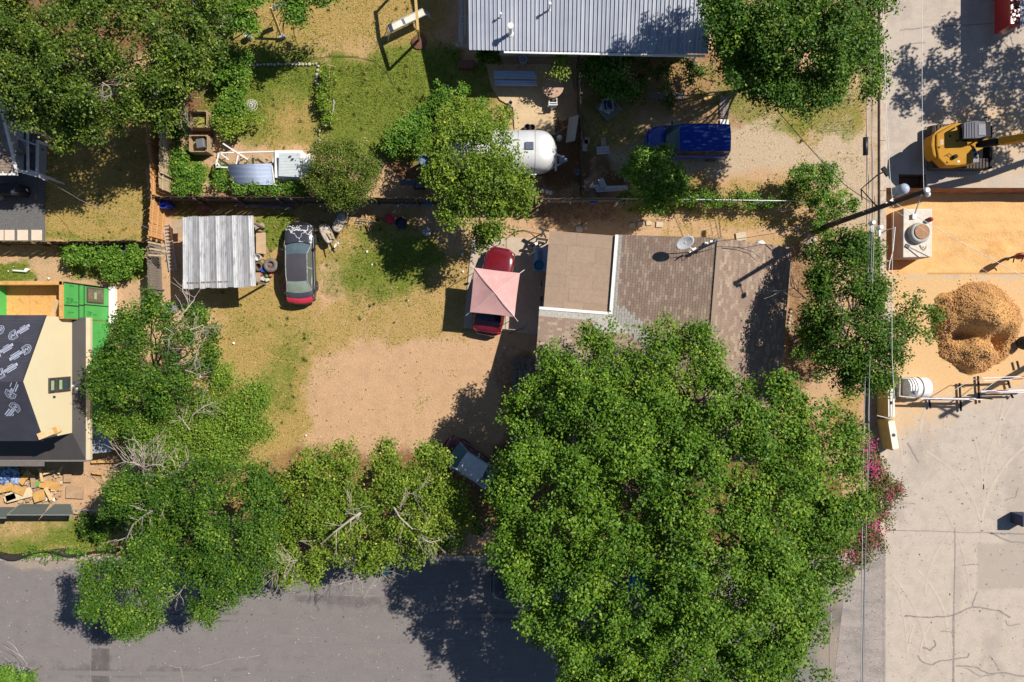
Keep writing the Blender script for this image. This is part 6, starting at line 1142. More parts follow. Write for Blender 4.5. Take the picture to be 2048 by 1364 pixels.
q = MB(); q.ball(P(853,463,.25), .3, 9, 6, .8, .12); single('stone_block', 'grey lumpy concrete block on the grass near the light green tree', 'block', q, mat('grey_block', (0.36,0.36,0.35), (0.24,0.24,0.23), scale=6, bump=.6))
# things leaning at the fence behind
ladder('metal_rack', 'dim grey rack leaning on the dark fence right of the red crate', P(793,404,.7), P(838,406,.7), .45, mat('rack_grey', (0.16,0.19,0.22), rough=.5), 6)
for i, (u, v, c, lab) in enumerate(((855,406,(0.05,0.15,0.3),'blue folded chair leaning on the dark fence'),(1187,402,(0.03,0.15,0.42),'bright blue crate on the fence ledge by the vine hedge'))): q = MB(); q.box(P(u,v,.8), (.45,.3,.3), .1); single('blue_crate', lab, 'crate', q, mat('blue_plastic_%d' % i, c, rough=.5), bevel=.02)
t = thing('slatted_bench', 'cream slatted bench back against the dark fence under the light tree', 'bench', P(1117,402,0)); q = MB(); q.beam(P(1091,402,.8), P(1141,402,.8), .06); q.build('top_rail', cream, t); q = MB(); q.beam(P(1091,408,.5), P(1093,402,.8), .06); q.build('leg', cream, t); q = MB(); q.beam(P(1141,408,.5), P(1140,402,.8), .06); q.build('leg', cream, t)
for k in range(10): q = MB(); q.beam(P(1096+k*4.6,402,.8), P(1096+k*4.6,405,.6), .03); q.build('slat', cream, t)
q = MB(); q.box(P(1232,408,.5), (.12,.1,1.0)); single('white_post', 'short white post at the end of the dark fence section', 'post', q, white)
# ------------------------------------------------------------------ coop
rn = thing('chicken_run', 'white framed wire chicken run beside the corrugated roof', 'chicken run', P(495,330,0)); z1 = 1.0
fr = [((432,331),(438,306)),((438,306),(550,303)),((550,303),(546,325)),((432,334),(455,335)),((478,306),(472,330)),((440,306),(458,320)),((434,325),(441,334))]
for a_, b_ in fr: q = MB(); q.beam(P(*a_,z1), P(*b_,z1), .07, .06); q.build('frame_bar', white, rn)
for u, v in ((432,333),(438,306),(478,306),(550,303)): g0 = P(u,v,z1); q = MB(); q.box((g0[0],g0[1],z1/2),(.05,.05,z1)); q.build('frame_post', white, rn)
q = wiremesh('m', P(432,333,z1-.01), P(546,330,z1-.01), P(550,303,z1-.01), P(438,306,z1-.01), .09, .004); o = q.build('wire_mesh', mat('wire', (0.3,0.33,0.32), rough=.5), rn); o['kind'] = 'stuff'
q = MB(); q.beam(P(546,287,1.02) if False else P(446,287,1.05), P(496,319,1.06), .08, .05); single('loose_batten', 'white batten lying diagonally across the chicken run', 'board', q, white)
for a_, b_ in (((512,305),(511,328)),((520,307),(536,322)),((480,310),(484,330)),((490,324),(499,314))): q = MB(); q.beam(P(*a_,.4), P(*b_,.3), .1, .05); q.build('perch', mat('perch_wood', (0.5,0.38,0.2)), rn)
cr_ = thing('corrugated_roof', 'pale blue corrugated sheet roof over the back of the chicken run', 'roof', P(503,348,0)); A, B, C, D = (Vector(P(455,329,1.35)), Vector(P(543,327,1.35)), Vector(P(550,370,1.1)), Vector(P(463,368,1.1))); cb = mat('blue_corrugate', (0.38,0.44,0.56), (0.34,0.40,0.52), rough=.4, metal=.1, scale=2)
for s_ in range(2):
    q = MB(); rows = []; n = 48
    for i in range(n+1):
        f = (s_*.5)+(i/n)*.5; zz = .018*math.cos(i*2*math.pi/6); a_ = A.lerp(D, f); b_ = B.lerp(C, f)
        cut = Vector((0,0,0)) if f < .6 else (b_-a_).normalized()*((f-.6)*0.9); rows.append([tuple(a_+cut+Vector((0,0,zz))), tuple(b_+Vector((0,0,zz)))])
    q.grid(rows[::-1]); o = q.build('sheet', cb, cr_, smooth=True); sm_ = o.modifiers.new('solid','SOLIDIFY'); sm_.thickness = .008
for u, v in ((460,335),(542,333),(548,366),(466,364)): g0 = P(u,v,1.1); q = MB(); q.box((g0[0],g0[1],.53),(.06,.06,1.06)); q.build('post', white, cr_)
q = MB(); q.beam(P(544,331,1.32), P(549,369,1.12), .06); q.beam(P(549,369,1.1), P(562,378,.3), .06); q.build('side_batten', white, cr_)
co = thing('chicken_coop', 'white chicken coop box with ribbed pale roof next to the round cedar', 'coop', P(585,335,0))
q = MB(); q.box(P(583,333,.6), (1.6,1.6,1.15)); q.box(P(611,334,.45), (.55,1.2,.6)); q.build('box', white, co, bevel=.01)
A, B, C, D = (Vector(P(558,307,1.5)), Vector(P(601,307,1.5)), Vector(P(602,354,1.3)), Vector(P(557,352,1.3))); q = MB(); rows = []
for i in range(61): f = i/60; zz = .012*math.cos(i*2*math.pi/4); rows.append([tuple(A.lerp(D, f)+Vector((0,0,zz))), tuple(B.lerp(C, f)+Vector((0,0,zz)))])
q.grid(rows[::-1]); q.build('roof', mat('pale_green_roof', (0.55,0.60,0.60), (0.48,0.53,0.54), rough=.45), co, smooth=True); q = MB(); q.box(P(613,330,.82), (.7,1.3,.05)); q.build('nest_lid', white, co)
for u, v in ((580,313),(585,318)): q = MB(); q.box(P(u,v,1.53), (.14,.08,.02), .3); q.build('roof_debris', dark, co)
# ------------------------------------------------------------------ garden and yard things
def crate_(label, u, v, tilt=0):
    t = thing('compost_crate', label, 'crate', P(u,v,0), 0, 'wooden compost crates'); w_, d_, h_ = 1.05, .95, .75; mw = mat('crate_wood', (0.42,0.30,0.17), (0.28,0.19,0.11), scale=5, rough=.9)
    for k in range(4):
        z = .1+k*.19; 
        for s in (-1,1): q = MB(); q.box((0,s*d_/2,z), (w_,.05,.15)); q.build('slat', mw, t, world=False); q = MB(); q.box((s*w_/2,0,z), (.05,d_,.15)); q.build('slat', mw, t, world=False)
    for sx in (-1,1):
        for sy in (-1,1): q = MB(); q.box((sx*(w_/2-.04),sy*(d_/2-.04),.4), (.08,.08,.8)); q.build('post', mw, t, world=False)
    q = MB(); q.box((0,0,.15),(w_-.1,d_-.1,.3)); q.build('compost', mat('compost', (0.2,0.15,0.06), (0.3,0.3,0.08), scale=14), t, world=False); return t
ca = crate_('upper wooden compost crate full of cut green stalks', 407, 246); crate_('lower wooden compost crate holding a grey tub', 408, 294)
q = MB(); q.box(P(404,289,.45), (.62,.72,.6), .15, .75); single('grey_tub', 'dark grey upturned plastic tub in the lower compost crate', 'tub', q, mat('grey_tub_plastic', (0.15,0.15,0.16), rough=.5), bevel=.04)
q = MB()
for i in range(14): c = Vector(P(404+random.gauss(0,4),243+random.gauss(0,3.5),.45)); a = random.uniform(-.6,.8); d = Vector((math.cos(a),math.sin(a),0))*.28; q.tube([c-d, c+d], .015, 4)
o = single('cut_stalks', 'yellow green stalks piled in the upper compost crate', 'stalks', q, mat('stalk_green', (0.45,0.45,0.08))); o['kind'] = 'stuff'
t = thing('wire_basket', 'round white wire fan cage lying on the lawn by the shrubs', 'basket', P(503,211,0)); c0 = Vector(P(503,211,.12))
for r_ in (.36,.24,.1): q = MB(); q.tube([tuple(c0+Vector((r_*math.cos(a),r_*math.sin(a),.12*(1-r_/.36)))) for a in np.linspace(0,2*math.pi,21)], .012, 5); q.build('ring', white, t)
for k in range(14): a = k*math.pi/7; q = MB(); q.tube([tuple(c0+Vector((.05*math.cos(a),.05*math.sin(a),.12))), tuple(c0+Vector((.36*math.cos(a),.36*math.sin(a),0)))], .008, 4); q.build('spoke', white, t)
# stone edging
def stones(label, pts, w_=.14, grp=None, c=(0.55,0.5,0.42)):
    t = thing('stone_edging', label, 'edging', P(*pts[len(pts)//2],0), 0, grp); m_ = mat('pale_stone', c, tuple(x*.6 for x in c), scale=6, rough=.9, bump=.5)
    for (a, b), (c_, d) in zip(pts[:-1], pts[1:]):
        L = math.hypot(c_-a, d-b); n = max(1, int(L/6.5))
        for k in range(n): f = (k+.5)/n; q = MB(); q.ball(P(a+(c_-a)*f+random.uniform(-.6,.6), b+(d-b)*f+random.uniform(-1,1), .04), w_*random.uniform(.6,1.0), 7, 5, .6, .2); q.build('stone', m_, t)
stones('row of pale stones along the top of the square lawn bed', [(490,131),(560,129),(636,127)], .11); stones('short column of pale stones down the right of the lawn bed', [(637,128),(635,145),(632,165),(637,178),(645,188)], .12); stones('pale stones ending the lawn bed edging near the cedar', [(639,258),(638,275),(638,290)], .09); stones('curved stone border of the east side bed', [(1612,520),(1612,500),(1618,485),(1632,478)], .14); stones('shaded curved stone border lower in the east side bed', [(1583,620),(1578,650),(1582,675),(1598,692),(1618,700)], .12)
q = MB(); q.tube([P(665,192,.03),P(668,205,.03),P(666,222,.03),P(660,240,.03),P(650,252,.03),P(642,250,.03)], .035, 6); single('grey_hose', 'grey curved pipe on the lawn by the stone edging', 'hose', q, mat('grey_hose', (0.4,0.4,0.42), rough=.5))
q = MB(); q.tube([P(560,124,.03),P(610,120,.03),P(660,112,.03),P(710,113,.03),P(750,122,.03),P(775,145,.03),P(790,175,.03)], .015, 5); single('garden_hose', 'thin dark hose curving across the lawn', 'hose', q, mat('dark_hose', (0.05,0.06,0.03)))
for u, v, c_, d_ in ((660,130,658,168),(655,165,650,190),(650,128,672,134)): q = MB(); q.tube([P(u,v,.3),P(c_,d_,.1)], .02, 5); single('garden_stake', {660:'upright tan stake in the edged bed',655:'slanted tan stake lower in the edged bed',650:'tan stake lying across the top of the edged bed'}[u], 'stake', q, wd_old)
# yellow frame, scaffold plank bench, post
tim = mat('yellow_timber', (0.62,0.42,0.14), (0.52,0.34,0.11), scale=5, stretch=(1,1,.3))
sw = thing('swing_frame', 'tall yellow timber swing frame standing on the lawn at the top edge', 'frame', P(830,92,0))
for a_, b_, w_ in ((P(836,60,2.6),P(829,-30,3.2),.14),(P(829,-30,3.2),P(822,-90,3.2),.14),(P(836,60,2.6),(PX(838,0),PY(80,0),0),.12),(P(823,-85,3.2),(PX(830,0),PY(-60,0),0),.12)): q = MB(); q.beam(a_, b_, w_); q.build('beam', tim, sw)
q = MB(); q.lathe([(.42,0),(.45,.05),(.2,.12)], P(838,84,0), 16); single('soil_ring', 'round patch of reddish soil at the foot of the yellow frame', 'soil', q, mat('red_soil', (0.2,0.09,0.045), (0.12,0.05,0.03), bump=.6))
pb = thing('plank_platform', 'white aluminium work platform with fold out rung legs on the lawn', 'platform', P(808,45,0)); A, B = Vector(P(778,58,.9)), Vector(P(848,24,.9)); d = (B-A).normalized(); nn = Vector((-d.y,d.x,0))
q = MB(); q.beam(A, B, .34, .08); q.build('deck', mat('platform_cream', (0.74,0.68,0.55), (0.6,0.55,0.45), scale=3), pb)
for s in (-1,1): q = MB(); q.beam(A+nn*.2*s, B+nn*.2*s, .05, .12); q.build('side_rail', alu, pb)
q = MB(); c = A.lerp(B, .42); q.box((c.x,c.y,.945), (.14,.36,.015), math.atan2(d.y,d.x)); q.build('blue_band', mat('blue_grey_band', (0.12,0.15,0.22)), pb)
for E, sg in ((A,-1),(B,1)):
    for s in (-1,1): q = MB(); q.beam(E+nn*.17*s, E+nn*.2*s+d*sg*.35+Vector((0,0,-.88)), .035); q.build('leg', alu, pb)
    for k in range(4): f = .2+k*.2; q = MB(); q.beam(E+nn*.18+d*sg*.35*f+Vector((0,0,-.88*f)), E-nn*.18+d*sg*.35*f+Vector((0,0,-.88*f)), .03); q.build('rung', alu, pb)
sl_ = thing('sledge_post', 'long tan beam with pale cross piece standing at the top left lawn', 'post', P(560,72,0))
q = MB(); q.beam(P(541,15,1.9), P(561,68,.3), .13); q.build('beam', tim, sl_); q = MB(); q.box(P(564,73,.15), (.38,.2,.28), R(15)); q.build('foot_block', mat('block_grey', (0.36,0.35,0.33)), sl_)
q = MB(); q.box(P(560,10,1.6), (.7,.28,.08), R(22)); q.box(P(547,17,1.7), (.2,.22,.15)); single('grey_shelf', 'small grey shelf in the shade beside the tan beam at the top', 'shelf', q, mat('shelf_grey', (0.22,0.20,0.2)))
bs = thing('garden_bench', 'wide dark bench with tubs under leaves at the top left', 'bench', P(448,40,0))
for v in (30,38,46): q = MB(); g0, g1 = P(418,v,.9), P(479,v,.9); q.beam(g0, g1, .22, .05); q.build('plank', mat('bench_plank', (0.22,0.17,0.13), (0.15,0.12,0.1), scale=4), bs)
q = MB(); q.beam(P(416,52,.9), P(480,51,.9), .06, .1); q.build('front_rail', alu, bs)
for u, v in ((418,50),(478,50),(418,30),(478,30)): g0 = P(u,v,.9); q = MB(); q.box((g0[0],g0[1],.42),(.06,.06,.84)); q.build('leg', dark, bs)
q = MB(); q.tube([P(480,48,.9),P(481,62,.6),P(490,70,.3)], .02, 5); single('thin_pipe', 'thin bent grey pipe from the bench to the white bucket', 'pipe', q, galv)
for u, v, r_ in ((400,12,.3),(390,32,.28),(432,40,.16)): q = MB(); q.lathe([(r_*.8,0),(r_,.35),(r_*.9,.36)], P(u,v,.0 if u < 430 else .95), 14); single('pale_tub', {400:'pale grey tub at the top edge beside the oak',390:'pale blue tub between oak and bench',432:'small pale pot on the dark bench'}[u], 'tub', q, mat('tub_grey', (0.3,0.33,0.38)))
# patio set
q = MB(); q.lathe([(.02,0),(.3,0),(.3,.04),(.05,.06),(.05,.7),(.62,.72),(.64,.76),(.6,.775),(.0,.775)], P(1104,183,0), 32, cap=False); tb = thing('patio_table', 'round weathered tan table on the patio', 'table', P(1104,183,0)); q.build('top', mat('worn_tabletop', (0.48,0.31,0.22), (0.36,0.22,0.15), scale=5, rough=.7, c3=(0.6,0.5,0.3), s3=4, a3=.4), tb, smooth=False)
ch = thing('patio_chair', 'white framed chair with dark seat tucked below the round table', 'chair', P(1105,209,0)); q = MB(); q.box((P(1105,209,.45)[0],P(1105,209,.45)[1],.45), (.42,.42,.04)); q.build('seat', mat('dark_seat', (0.04,0.045,0.07)), ch)
for a_, b_ in (((-.22,.22),(.22,.22)),((-.22,-.2),(.22,-.2)),((-.22,.22),(-.24,-.22)),((.22,.22),(.24,-.22))): q = MB(); q.beam((ch.location.x+a_[0],ch.location.y+a_[1],.5),(ch.location.x+b_[0],ch.location.y+b_[1],.5), .05); q.build('frame', white, ch)
for sx in (-1,1):
    for sy in (-1,1): q = MB(); q.box((ch.location.x+.2*sx, ch.location.y+.2*sy, .23), (.04,.04,.46)); q.build('leg', white, ch)
q = MB(); q.beam((ch.location.x-.22,ch.location.y-.2,.86),(ch.location.x+.22,ch.location.y-.2,.86), .05); q.build('backrest', white, ch)
pm = mat('blue_panel', (0.40,0.50,0.68), (0.34,0.44,0.62), rough=.45, metal=.1, scale=1); st = thing('metal_panel_stack', 'stack of pale blue ribbed metal panels on the patio under the eave', 'panels', P(1030,158,0))
for i, (v0, v1, u0, u1, z) in enumerate(((141,149,987,1070,.62),(148,157,988,1074,.6),(160,171,989,1074,.55))):
    q = MB(); g = []
    for k in range(13): f = k/12; g.append([P(u0, v0+(v1-v0)*f, z+(.03 if k % 4 in (1,2) else 0)), P(u1, v0+(v1-v0)*f+1, z+(.03 if k % 4 in (1,2) else 0))])
    q.grid(g[::-1]); o = q.build('panel', pm, st); sm_ = o.modifiers.new('solid','SOLIDIFY'); sm_.thickness = .02
for u in (992,1066): q = MB(); q.beam(P(u,141,.5), P(u,173,.5), .1, .1); q.build('bearer', mat('pale_bearer', (0.5,0.38,0.26)), st); 
for u in (992,1066):
    for v in (145,170): g0 = P(u,v,.4); q = MB(); q.box((g0[0],g0[1],.22),(.08,.08,.44)); q.build('leg', wd_old, st)
q = MB(); q.box(P(933,130,.25), (.95,.45,.4)); bx = single('planter_box', 'reddish wooden planter boxes in the shade at the metal roof corner', 'planter', q, mat('red_wood', (0.20,0.075,0.045), (0.14,0.055,0.035), scale=4), bevel=.02)
q = MB(); q.box(P(1143,262,.75), (.5,1.5,.06), R(-8)); q.v = [(x, y, z+.9*(1 if i in (1,2,5,6) else 0)*.8) for i, (x, y, z) in enumerate(q.v)]; single('leaning_door', 'long grey board leaning on the picket fence beside the trailer', 'board', q, mat('grey_board', (0.36,0.36,0.34), (0.28,0.28,0.27), scale=3))
q = MB(); q.tube([P(1108,270,1.2), P(1122,260,.9), P(1143,247,1.5)], .02, 5); single('long_pole', 'thin tan pole from the trailer nose to the leaning board', 'pole', q, wd_old)
q = MB(); q.tube([P(1076+7*math.cos(a),222+4*math.sin(a),.04) for a in np.linspace(0,5.2,12)], .015, 5); single('cable_loop', 'dark loop of cable on the patio near the table', 'cable', q, blk)
# right side yard
def pallet(label, cu, cv, ang, w_=1.2, n=8, m_=None, z=.12, h=None):
    t = thing('pallet', label, 'pallet', P(cu,cv,0), ang); m_ = m_ or wd_old; h = h or w_
    for k in range(n): q = MB(); q.box((-w_/2+w_*(k+.5)/n,0,z),(w_/n*.55,h,.025)); q.build('slat', m_, t, world=False)
    for y in (-h/2+.05,0,h/2-.05): q = MB(); q.box((0,y,z-.06),(w_,.09,.09)); q.build('stringer', m_, t, world=False)
    return t
greyw = mat('grey_pallet', (0.36,0.36,0.31), (0.26,0.26,0.23), scale=4); pallet('grey slatted pallet lying diamondwise by the oleander', 1217, 217, R(-50), 1.15, 8, greyw)
t = thing('picture_stack', 'square dark patterned panel with white frame on the grey pallet', 'panel', P(1216,212,.14)); q = MB(); q.box(P(1212,215,.2),(.7,.55,.06),R(-25)); q.build('base_board', white, t); q = MB(); q.box(P(1216,210,.4),(.62,.7,.25),R(8)); q.build('frame', mat('dull_white', (0.5,0.5,0.52)), t); q = MB(); q.box(P(1216,209.5,.53),(.48,.55,.02),R(8)); q.build('print', mat('dark_print', (0.03,0.03,0.06), (0.35,0.37,0.42), scale=5, thr=(.55,.6)), t)
wp = mat('white_slat_paint', (0.72,0.68,0.66), (0.55,0.5,0.48), scale=5); pallet('white slatted bench end lying on the dirt by the picket fence', 1205, 302, R(4), .75, 9, wp, .15, .45); pallet('small white slatted gate piece lying over white planks', 1203, 368, R(-68), .55, 5, wp, .3, .35)
for lab, (a_, b_), z in (('long white plank right of the vine hedge corner, nearest the fence',((1192,381),(1255,378)),.1),('white plank beside the other white plank under the fig tree',((1190,376),(1256,374)),.14),('short white plank end left of the slatted gate piece',((1178,373),(1205,372)),.12)): q = MB(); q.beam(P(*a_,z), P(*b_,z), .2, .06); single('white_plank', lab, 'plank', q, wp, group='white planks by the fig tree')
for i in range(5): q = MB(); q.beam(P(1247+i*4,345,.2), P(1250+i*5,364,.15), .09, .04); single('tan_stick', ['leftmost tan stick fanned out left of the fig tree','second tan stick from the left beside the fig tree','middle tan stick of the fan by the fig tree','fourth tan stick from the left by the fig tree','rightmost tan stick tucked under the fig tree'][i], 'stick', q, mat('tan_stick_wood', (0.58,0.46,0.28)), group='tan sticks by the fig tree')
for lab, u, v, a_, m_ in (('tan board end up against the white slatted bench end',1207,287,.05,(0.5,0.36,0.25)),('pale board leaning at the picket fence, lower one',1170,291,-.12,(0.5,0.45,0.33)),('small pale board at the picket fence, upper one',1174,281,-.1,(0.46,0.38,0.25))): q = MB(); q.box(P(u,v,.1),(.3,.7 if u != 1174 else .4,.05),a_); single('loose_board', lab, 'board', q, mat('board_%d' % u, m_, scale=4))
for lab, v in (('white square slab above the blue van tailgate, upper',244),('white square slab above the blue van tailgate, lower',256)): q = MB(); q.box(P(1448.5,v,.06),(.5,.3,.08)); single('white_slab', lab, 'slab', q, white, group='white slabs by the blue van', bevel=.01)
bkm = mat('path_brick', (0.30,0.24,0.21), (0.2,0.16,0.14), scale=5, rough=.95); t = thing('brick_path', 'shaded grey brick path under the trees above the blue van', 'path', P(1330,192,0)); bm_ = None
for r_ in range(4):
    for k in range(12):
        q = MB(); q.box((0,0,0),(.17,.085,.05)); bm_ = bm_ or q.mesh('brick', bkm)
        o = bpy.data.objects.new('brick', bm_); COL.objects.link(o); o.parent = t; c = Vector(P(1299+k*6+(r_ % 2)*3, 187+r_*3.3, .02)); o.location = c-t.location; o.rotation_euler = (0,0,random.uniform(-.05,.05))
t = thing('brick_path', 'short brown brick strip beside the white slabs near the van', 'path', P(1448,215,0))
for r_ in range(13):
    for k in range(3): o = bpy.data.objects.new('brick', bm_); COL.objects.link(o); o.parent = t; c = Vector(P(1442+k*6.2, 195+r_*3.3, .02)); o.location = c-t.location; o.rotation_euler = (0,0,random.uniform(-.08,.08))
q = MB(); q.beam(P(1409,201,.1), P(1427,186,.1), .22, .1); single('log', 'yellow split log lying in the shade above the blue van', 'log', q, tim)
# path tiles
for i, (u, v, a_, s) in enumerate(((1264,451,.1,.28),(1281,448,.0,.28),(1298,446,.1,.28),(1319,449,-.05,.34),(1482,473,.15,.5))): q = MB(); q.box(P(u,v,.03),(s*1.2,s,.05),a_); single('stepping_stone', ['leftmost small stepping stone in the dirt north of the brown roof','second small stepping stone from the left north of the brown roof','third small stepping stone from the left north of the brown roof','larger stepping stone beside the three small ones','big pale square slab near the north eave of the brown roof'][i], 'stepping stone', q, mat('pale_slab', (0.55,0.46,0.33), (0.45,0.36,0.26), scale=5), group='stepping stones north of the house', bevel=.01)
q = MB(); q.ball(P(1158,458,.06), .22, 9, 6, .4, .15); single('white_rock', 'flat white rock above the felt roof corner', 'rock', q, mat('white_rock', (0.62,0.56,0.48), scale=4)); q = MB(); q.ball(P(1411,414,.2), .17, 7, 5, 1.2, .2); single('tan_rock', 'tan lump standing below the vine hedge', 'rock', q, mat('tan_rock', (0.5,0.36,0.25), scale=4))
for u, v, lab in ((1608,494,'cream square wooden frame near the pole shadow at the house corner'),(1604,691,'pale square frame in deep shade lower in the east side bed')):
    t = thing('square_frame', lab, 'frame', P(u,v,0), R(40 if v < 500 else 8)); s = .3
    for a_, b_ in (((-s,-s),(s,-s)),((s,-s),(s,s)),((s,s),(-s,s)),((-s,s),(-s,-s))): q = MB(); q.beam((*a_,.4),(*b_,.4),.06,.06); q.build('frame_bar', mat('cream_bar', (0.62,0.52,0.33)), t, world=False)
# things at the house west wall
t = thing('utility_table', 'pale blue table with teal bowl against the felt roof house wall', 'table', P(1078,518,0)); q = MB(); g0, g1 = P(1068,495,.85), P(1100,543,.85); q.prism([P(1071,495,.85)[:2],P(1102,494,.85)[:2],P(1100,543,.85)[:2],P(1066,541,.85)[:2]], .8, .85); q.build('top', mat('blue_table', (0.30,0.43,0.60), (0.26,0.38,0.55), rough=.5), t, bevel=.01)
for u, v in ((1071,498),(1096,498),(1069,538),(1094,540)): g0 = P(u,v,.8); q = MB(); q.box((g0[0],g0[1],.4),(.05,.05,.8)); q.build('leg', white, t)
for i in range(3):
    for k in range(7): q = MB(); q.box(P(1077.5+i*3.2,501+k*2.9+(i % 2)*1.4,.86),(.05,.05,.02),R(45)); q.build('hole_mark', dark, t)
q = MB(); q.lathe([(.2,0),(.3,.14),(.31,.15),(.28,.14),(.19,.03)], P(1078,531,.86), 16); single('teal_bowl', 'teal basin on the pale blue table', 'bowl', q, mat('teal_plastic', (0.02,0.16,0.26), rough=.3))
t = thing('exercise_frame', 'black jointed metal frame by the driveway at the felt roof corner', 'frame', P(1084,468,0))
for a_, b_, w_ in (((1078,455),(1086,460),.14),((1086,460),(1098,462),.1),((1088,460),(1082,473),.13),((1072,477),(1096,480),.12),((1085,462),(1092,476),.09),((1076,484),(1088,487),.14)): q = MB(); q.beam(P(*a_,1.2), P(*b_,1.2), w_); q.build('bar', blackp, t)
for u, v in ((1086,460),(1074,477),(1094,480),(1078,486)): g0 = P(u,v,1.2); q = MB(); q.tube([(g0[0],g0[1],0),(g0[0],g0[1],1.2)], .05, 6); q.build('leg', blackp, t)
def bike(label, u, v, ang, m_, lying=False):
    t = thing('bicycle', label, 'bicycle', P(u,v,0), ang)
    rot = (lambda x, y, z: (x, z-.35, .06+y*.2+.02*x)) if lying else (lambda x, y, z: (x, y, z))
    for x in (-.52,.52): q = MB(); q.tube([rot(x+.33*math.cos(a), 0, .34+.33*math.sin(a)) for a in np.linspace(0,2*math.pi,21)], .02, 5); wh_ = q.build('wheel', tyre, t, world=False)
    for a_, b_ in (((-.52,.34),(-.15,.34)),((-.15,.34),(-.25,.85)),((-.25,.8),(.38,.82)),((-.15,.34),(.38,.76)),((.36,.95),(.52,.34)),((-.52,.34),(-.24,.78))): q = MB(); q.tube([rot(a_[0],0,a_[1]), rot(b_[0],0,b_[1])], .018, 5); q.build('frame_tube', m_, t, world=False)
    q = MB(); q.tube([rot(.34,-.25,1.0), rot(.36,0,.97), rot(.34,.25,1.0)], .014, 5); q.build('handlebar', chrome, t, world=False); q = MB(); q.box(rot(-.26,0,.9), (.26,.12,.05)); q.build('saddle', blackp, t, world=False)
bike('yellow bicycle in the shade against the felt roof house wall', 1082, 590, R(88), mat('bike_yellow', (0.5,0.32,0.02), rough=.4)); bike('bicycle lying at the top of the driveway beside the burgundy car', 974, 487, R(20), blackp, True)
q = MB(); q.ball(P(1070,490,.2), .2, 10, 6); single('ball', 'white and black ball beside the pale blue table', 'ball', q, mat('ball_white', (0.6,0.58,0.55), (0.03,0.03,0.03), scale=5, thr=(.5,.52)), smooth=True)
q = MB(); q.tube([P(1010,480,.05),P(1030,463,.05),P(1048,460,.05),P(1065,465,.05),P(1080,468,.3)], .02, 5); single('power_cord', 'dark cord from the driveway to the black frame', 'cord', q, blk)
q = MB(); q.tube([P(1050,655,.05),P(1030,662,.05),P(1016,668,.05)], .015, 5); single('thin_rod', 'thin rod lying by the burgundy car bumper', 'rod', q, blk)
q = MB(); q.box(P(839,372,.5), (.7,.35,.5)); q.box(P(815,365,.85), (.9,.3,.06)); single('bbq_smoker', 'dark smoker with pale shelf in the shade left of the trailer tree', 'grill', q, mat('smoker_black', (0.035,0.045,0.075), (0.09,0.08,0.08), scale=2, rough=.4), bevel=.03)
for u, v in ((1085,382),(1094,384),(1101,386)): q = MB(); q.ball(P(u,v,.1), .14, 8, 5, .8, .15); single('white_jug', {1085:'leftmost white jug at the dark fence under the light tree',1094:'middle white jug at the dark fence under the light tree',1101:'rightmost white jug at the dark fence under the light tree'}[u], 'jug', q, white, group='white jugs by the dark fence')
# scattered litter on the lot
for i, (u, v, s) in enumerate(((467,686,.14),(401,752,.22),(612,871,.1),(744,529,.1),(734,503,.12),(925,509,.16),(926,543,.12),(1009,695,.1),(964,775,.07),(636,830,.08),(655,840,.08))):
    q = MB(); q.ball(P(u,v,.04), s*.6, 6, 4, .4, .3); single('litter', ['white scrap on dry grass right of the chinaberry tree','pale crumpled bag by the tree edge','tiny pale stone near the yellow green tree','small white scrap below the wheelbarrows','pale scrap in the shaded grass','grey can by the driveway edge','white ball of paper by the canopy','pale pebble by the flagstones','sliver of white litter on the bare dirt','orange speck on the pale dirt, upper','orange speck on the pale dirt, lower'][i], 'litter', q, white if i not in (9,10) else mat('orange_clay', (0.5,0.25,0.1)), group='litter on the lot')
# ------------------------------------------------------------------ utility pole, wires
up_ = thing('utility_pole', 'tall dark leaning looking utility pole at the kerb with caps and wires', 'pole', (PX(1630), PY(461), 0)); pw = mat('creosote_wood', (0.045,0.03,0.024), (0.075,0.052,0.04), scale=4, rough=.9, stretch=(3,3,.3)); PT = 11.2
bx, by = PX(1630), PY(461); tx, ty = PX(1853,PT), PY(381,PT); ppt = lambda z: (bx+(tx-bx)*z/PT, by+(ty-by)*z/PT, z)
q = MB(); q.tube([ppt(z) for z in np.linspace(0,PT,8)], [.17-.006*z for z in np.linspace(0,PT,8)], 12); q.build('shaft', pw, up_, smooth=True)
q = MB(); q.lathe([(.14,0),(.15,.05),(.09,.1)], ppt(PT), 12); q.build('pole_cap', galv, up_)
for dz, dx_ in ((-.15,.1),(-.3,.18)): c = ppt(PT+dz); q = MB(); q.lathe([(.05,0),(.09,.05),(.05,.1),(.09,.15),(.04,.2)], (c[0]+dx_, c[1]-.15, c[2]), 10); q.build('insulator', white, up_)
q = MB(); c = ppt(PT-.3); q.tube([c, (c[0]-.05,c[1]-.9,c[2]-.5)], .03, 6); q.box((c[0]-.08,c[1]-1.0,c[2]-.6),(.16,.22,.3)); q.build('cutout', galv, up_)
for z in (6.2,6.7,8.4,8.9): c = ppt(z); q = MB(); q.beam((c[0]-.28,c[1],c[2]),(c[0]+.28,c[1],c[2]),.06); q.build('step_bolt', galv, up_)
# bucket-shaped transformer, white and blue
q = MB(); c = (PX(1805,8.2), PY(379,8.2), 7.6); q.lathe([(.22,0),(.26,.05),(.26,.75),(.2,.85),(.04,.95)], c, 18); o = q.build('transformer', mat('transformer_paint', (0.5,0.55,0.62), (0.2,0.27,0.4), scale=1.2, rough=.4), up_, smooth=True)
q = MB(); q.beam(ppt(8.0), (c[0],c[1],8.0), .06); q.build('bracket', galv, up_)
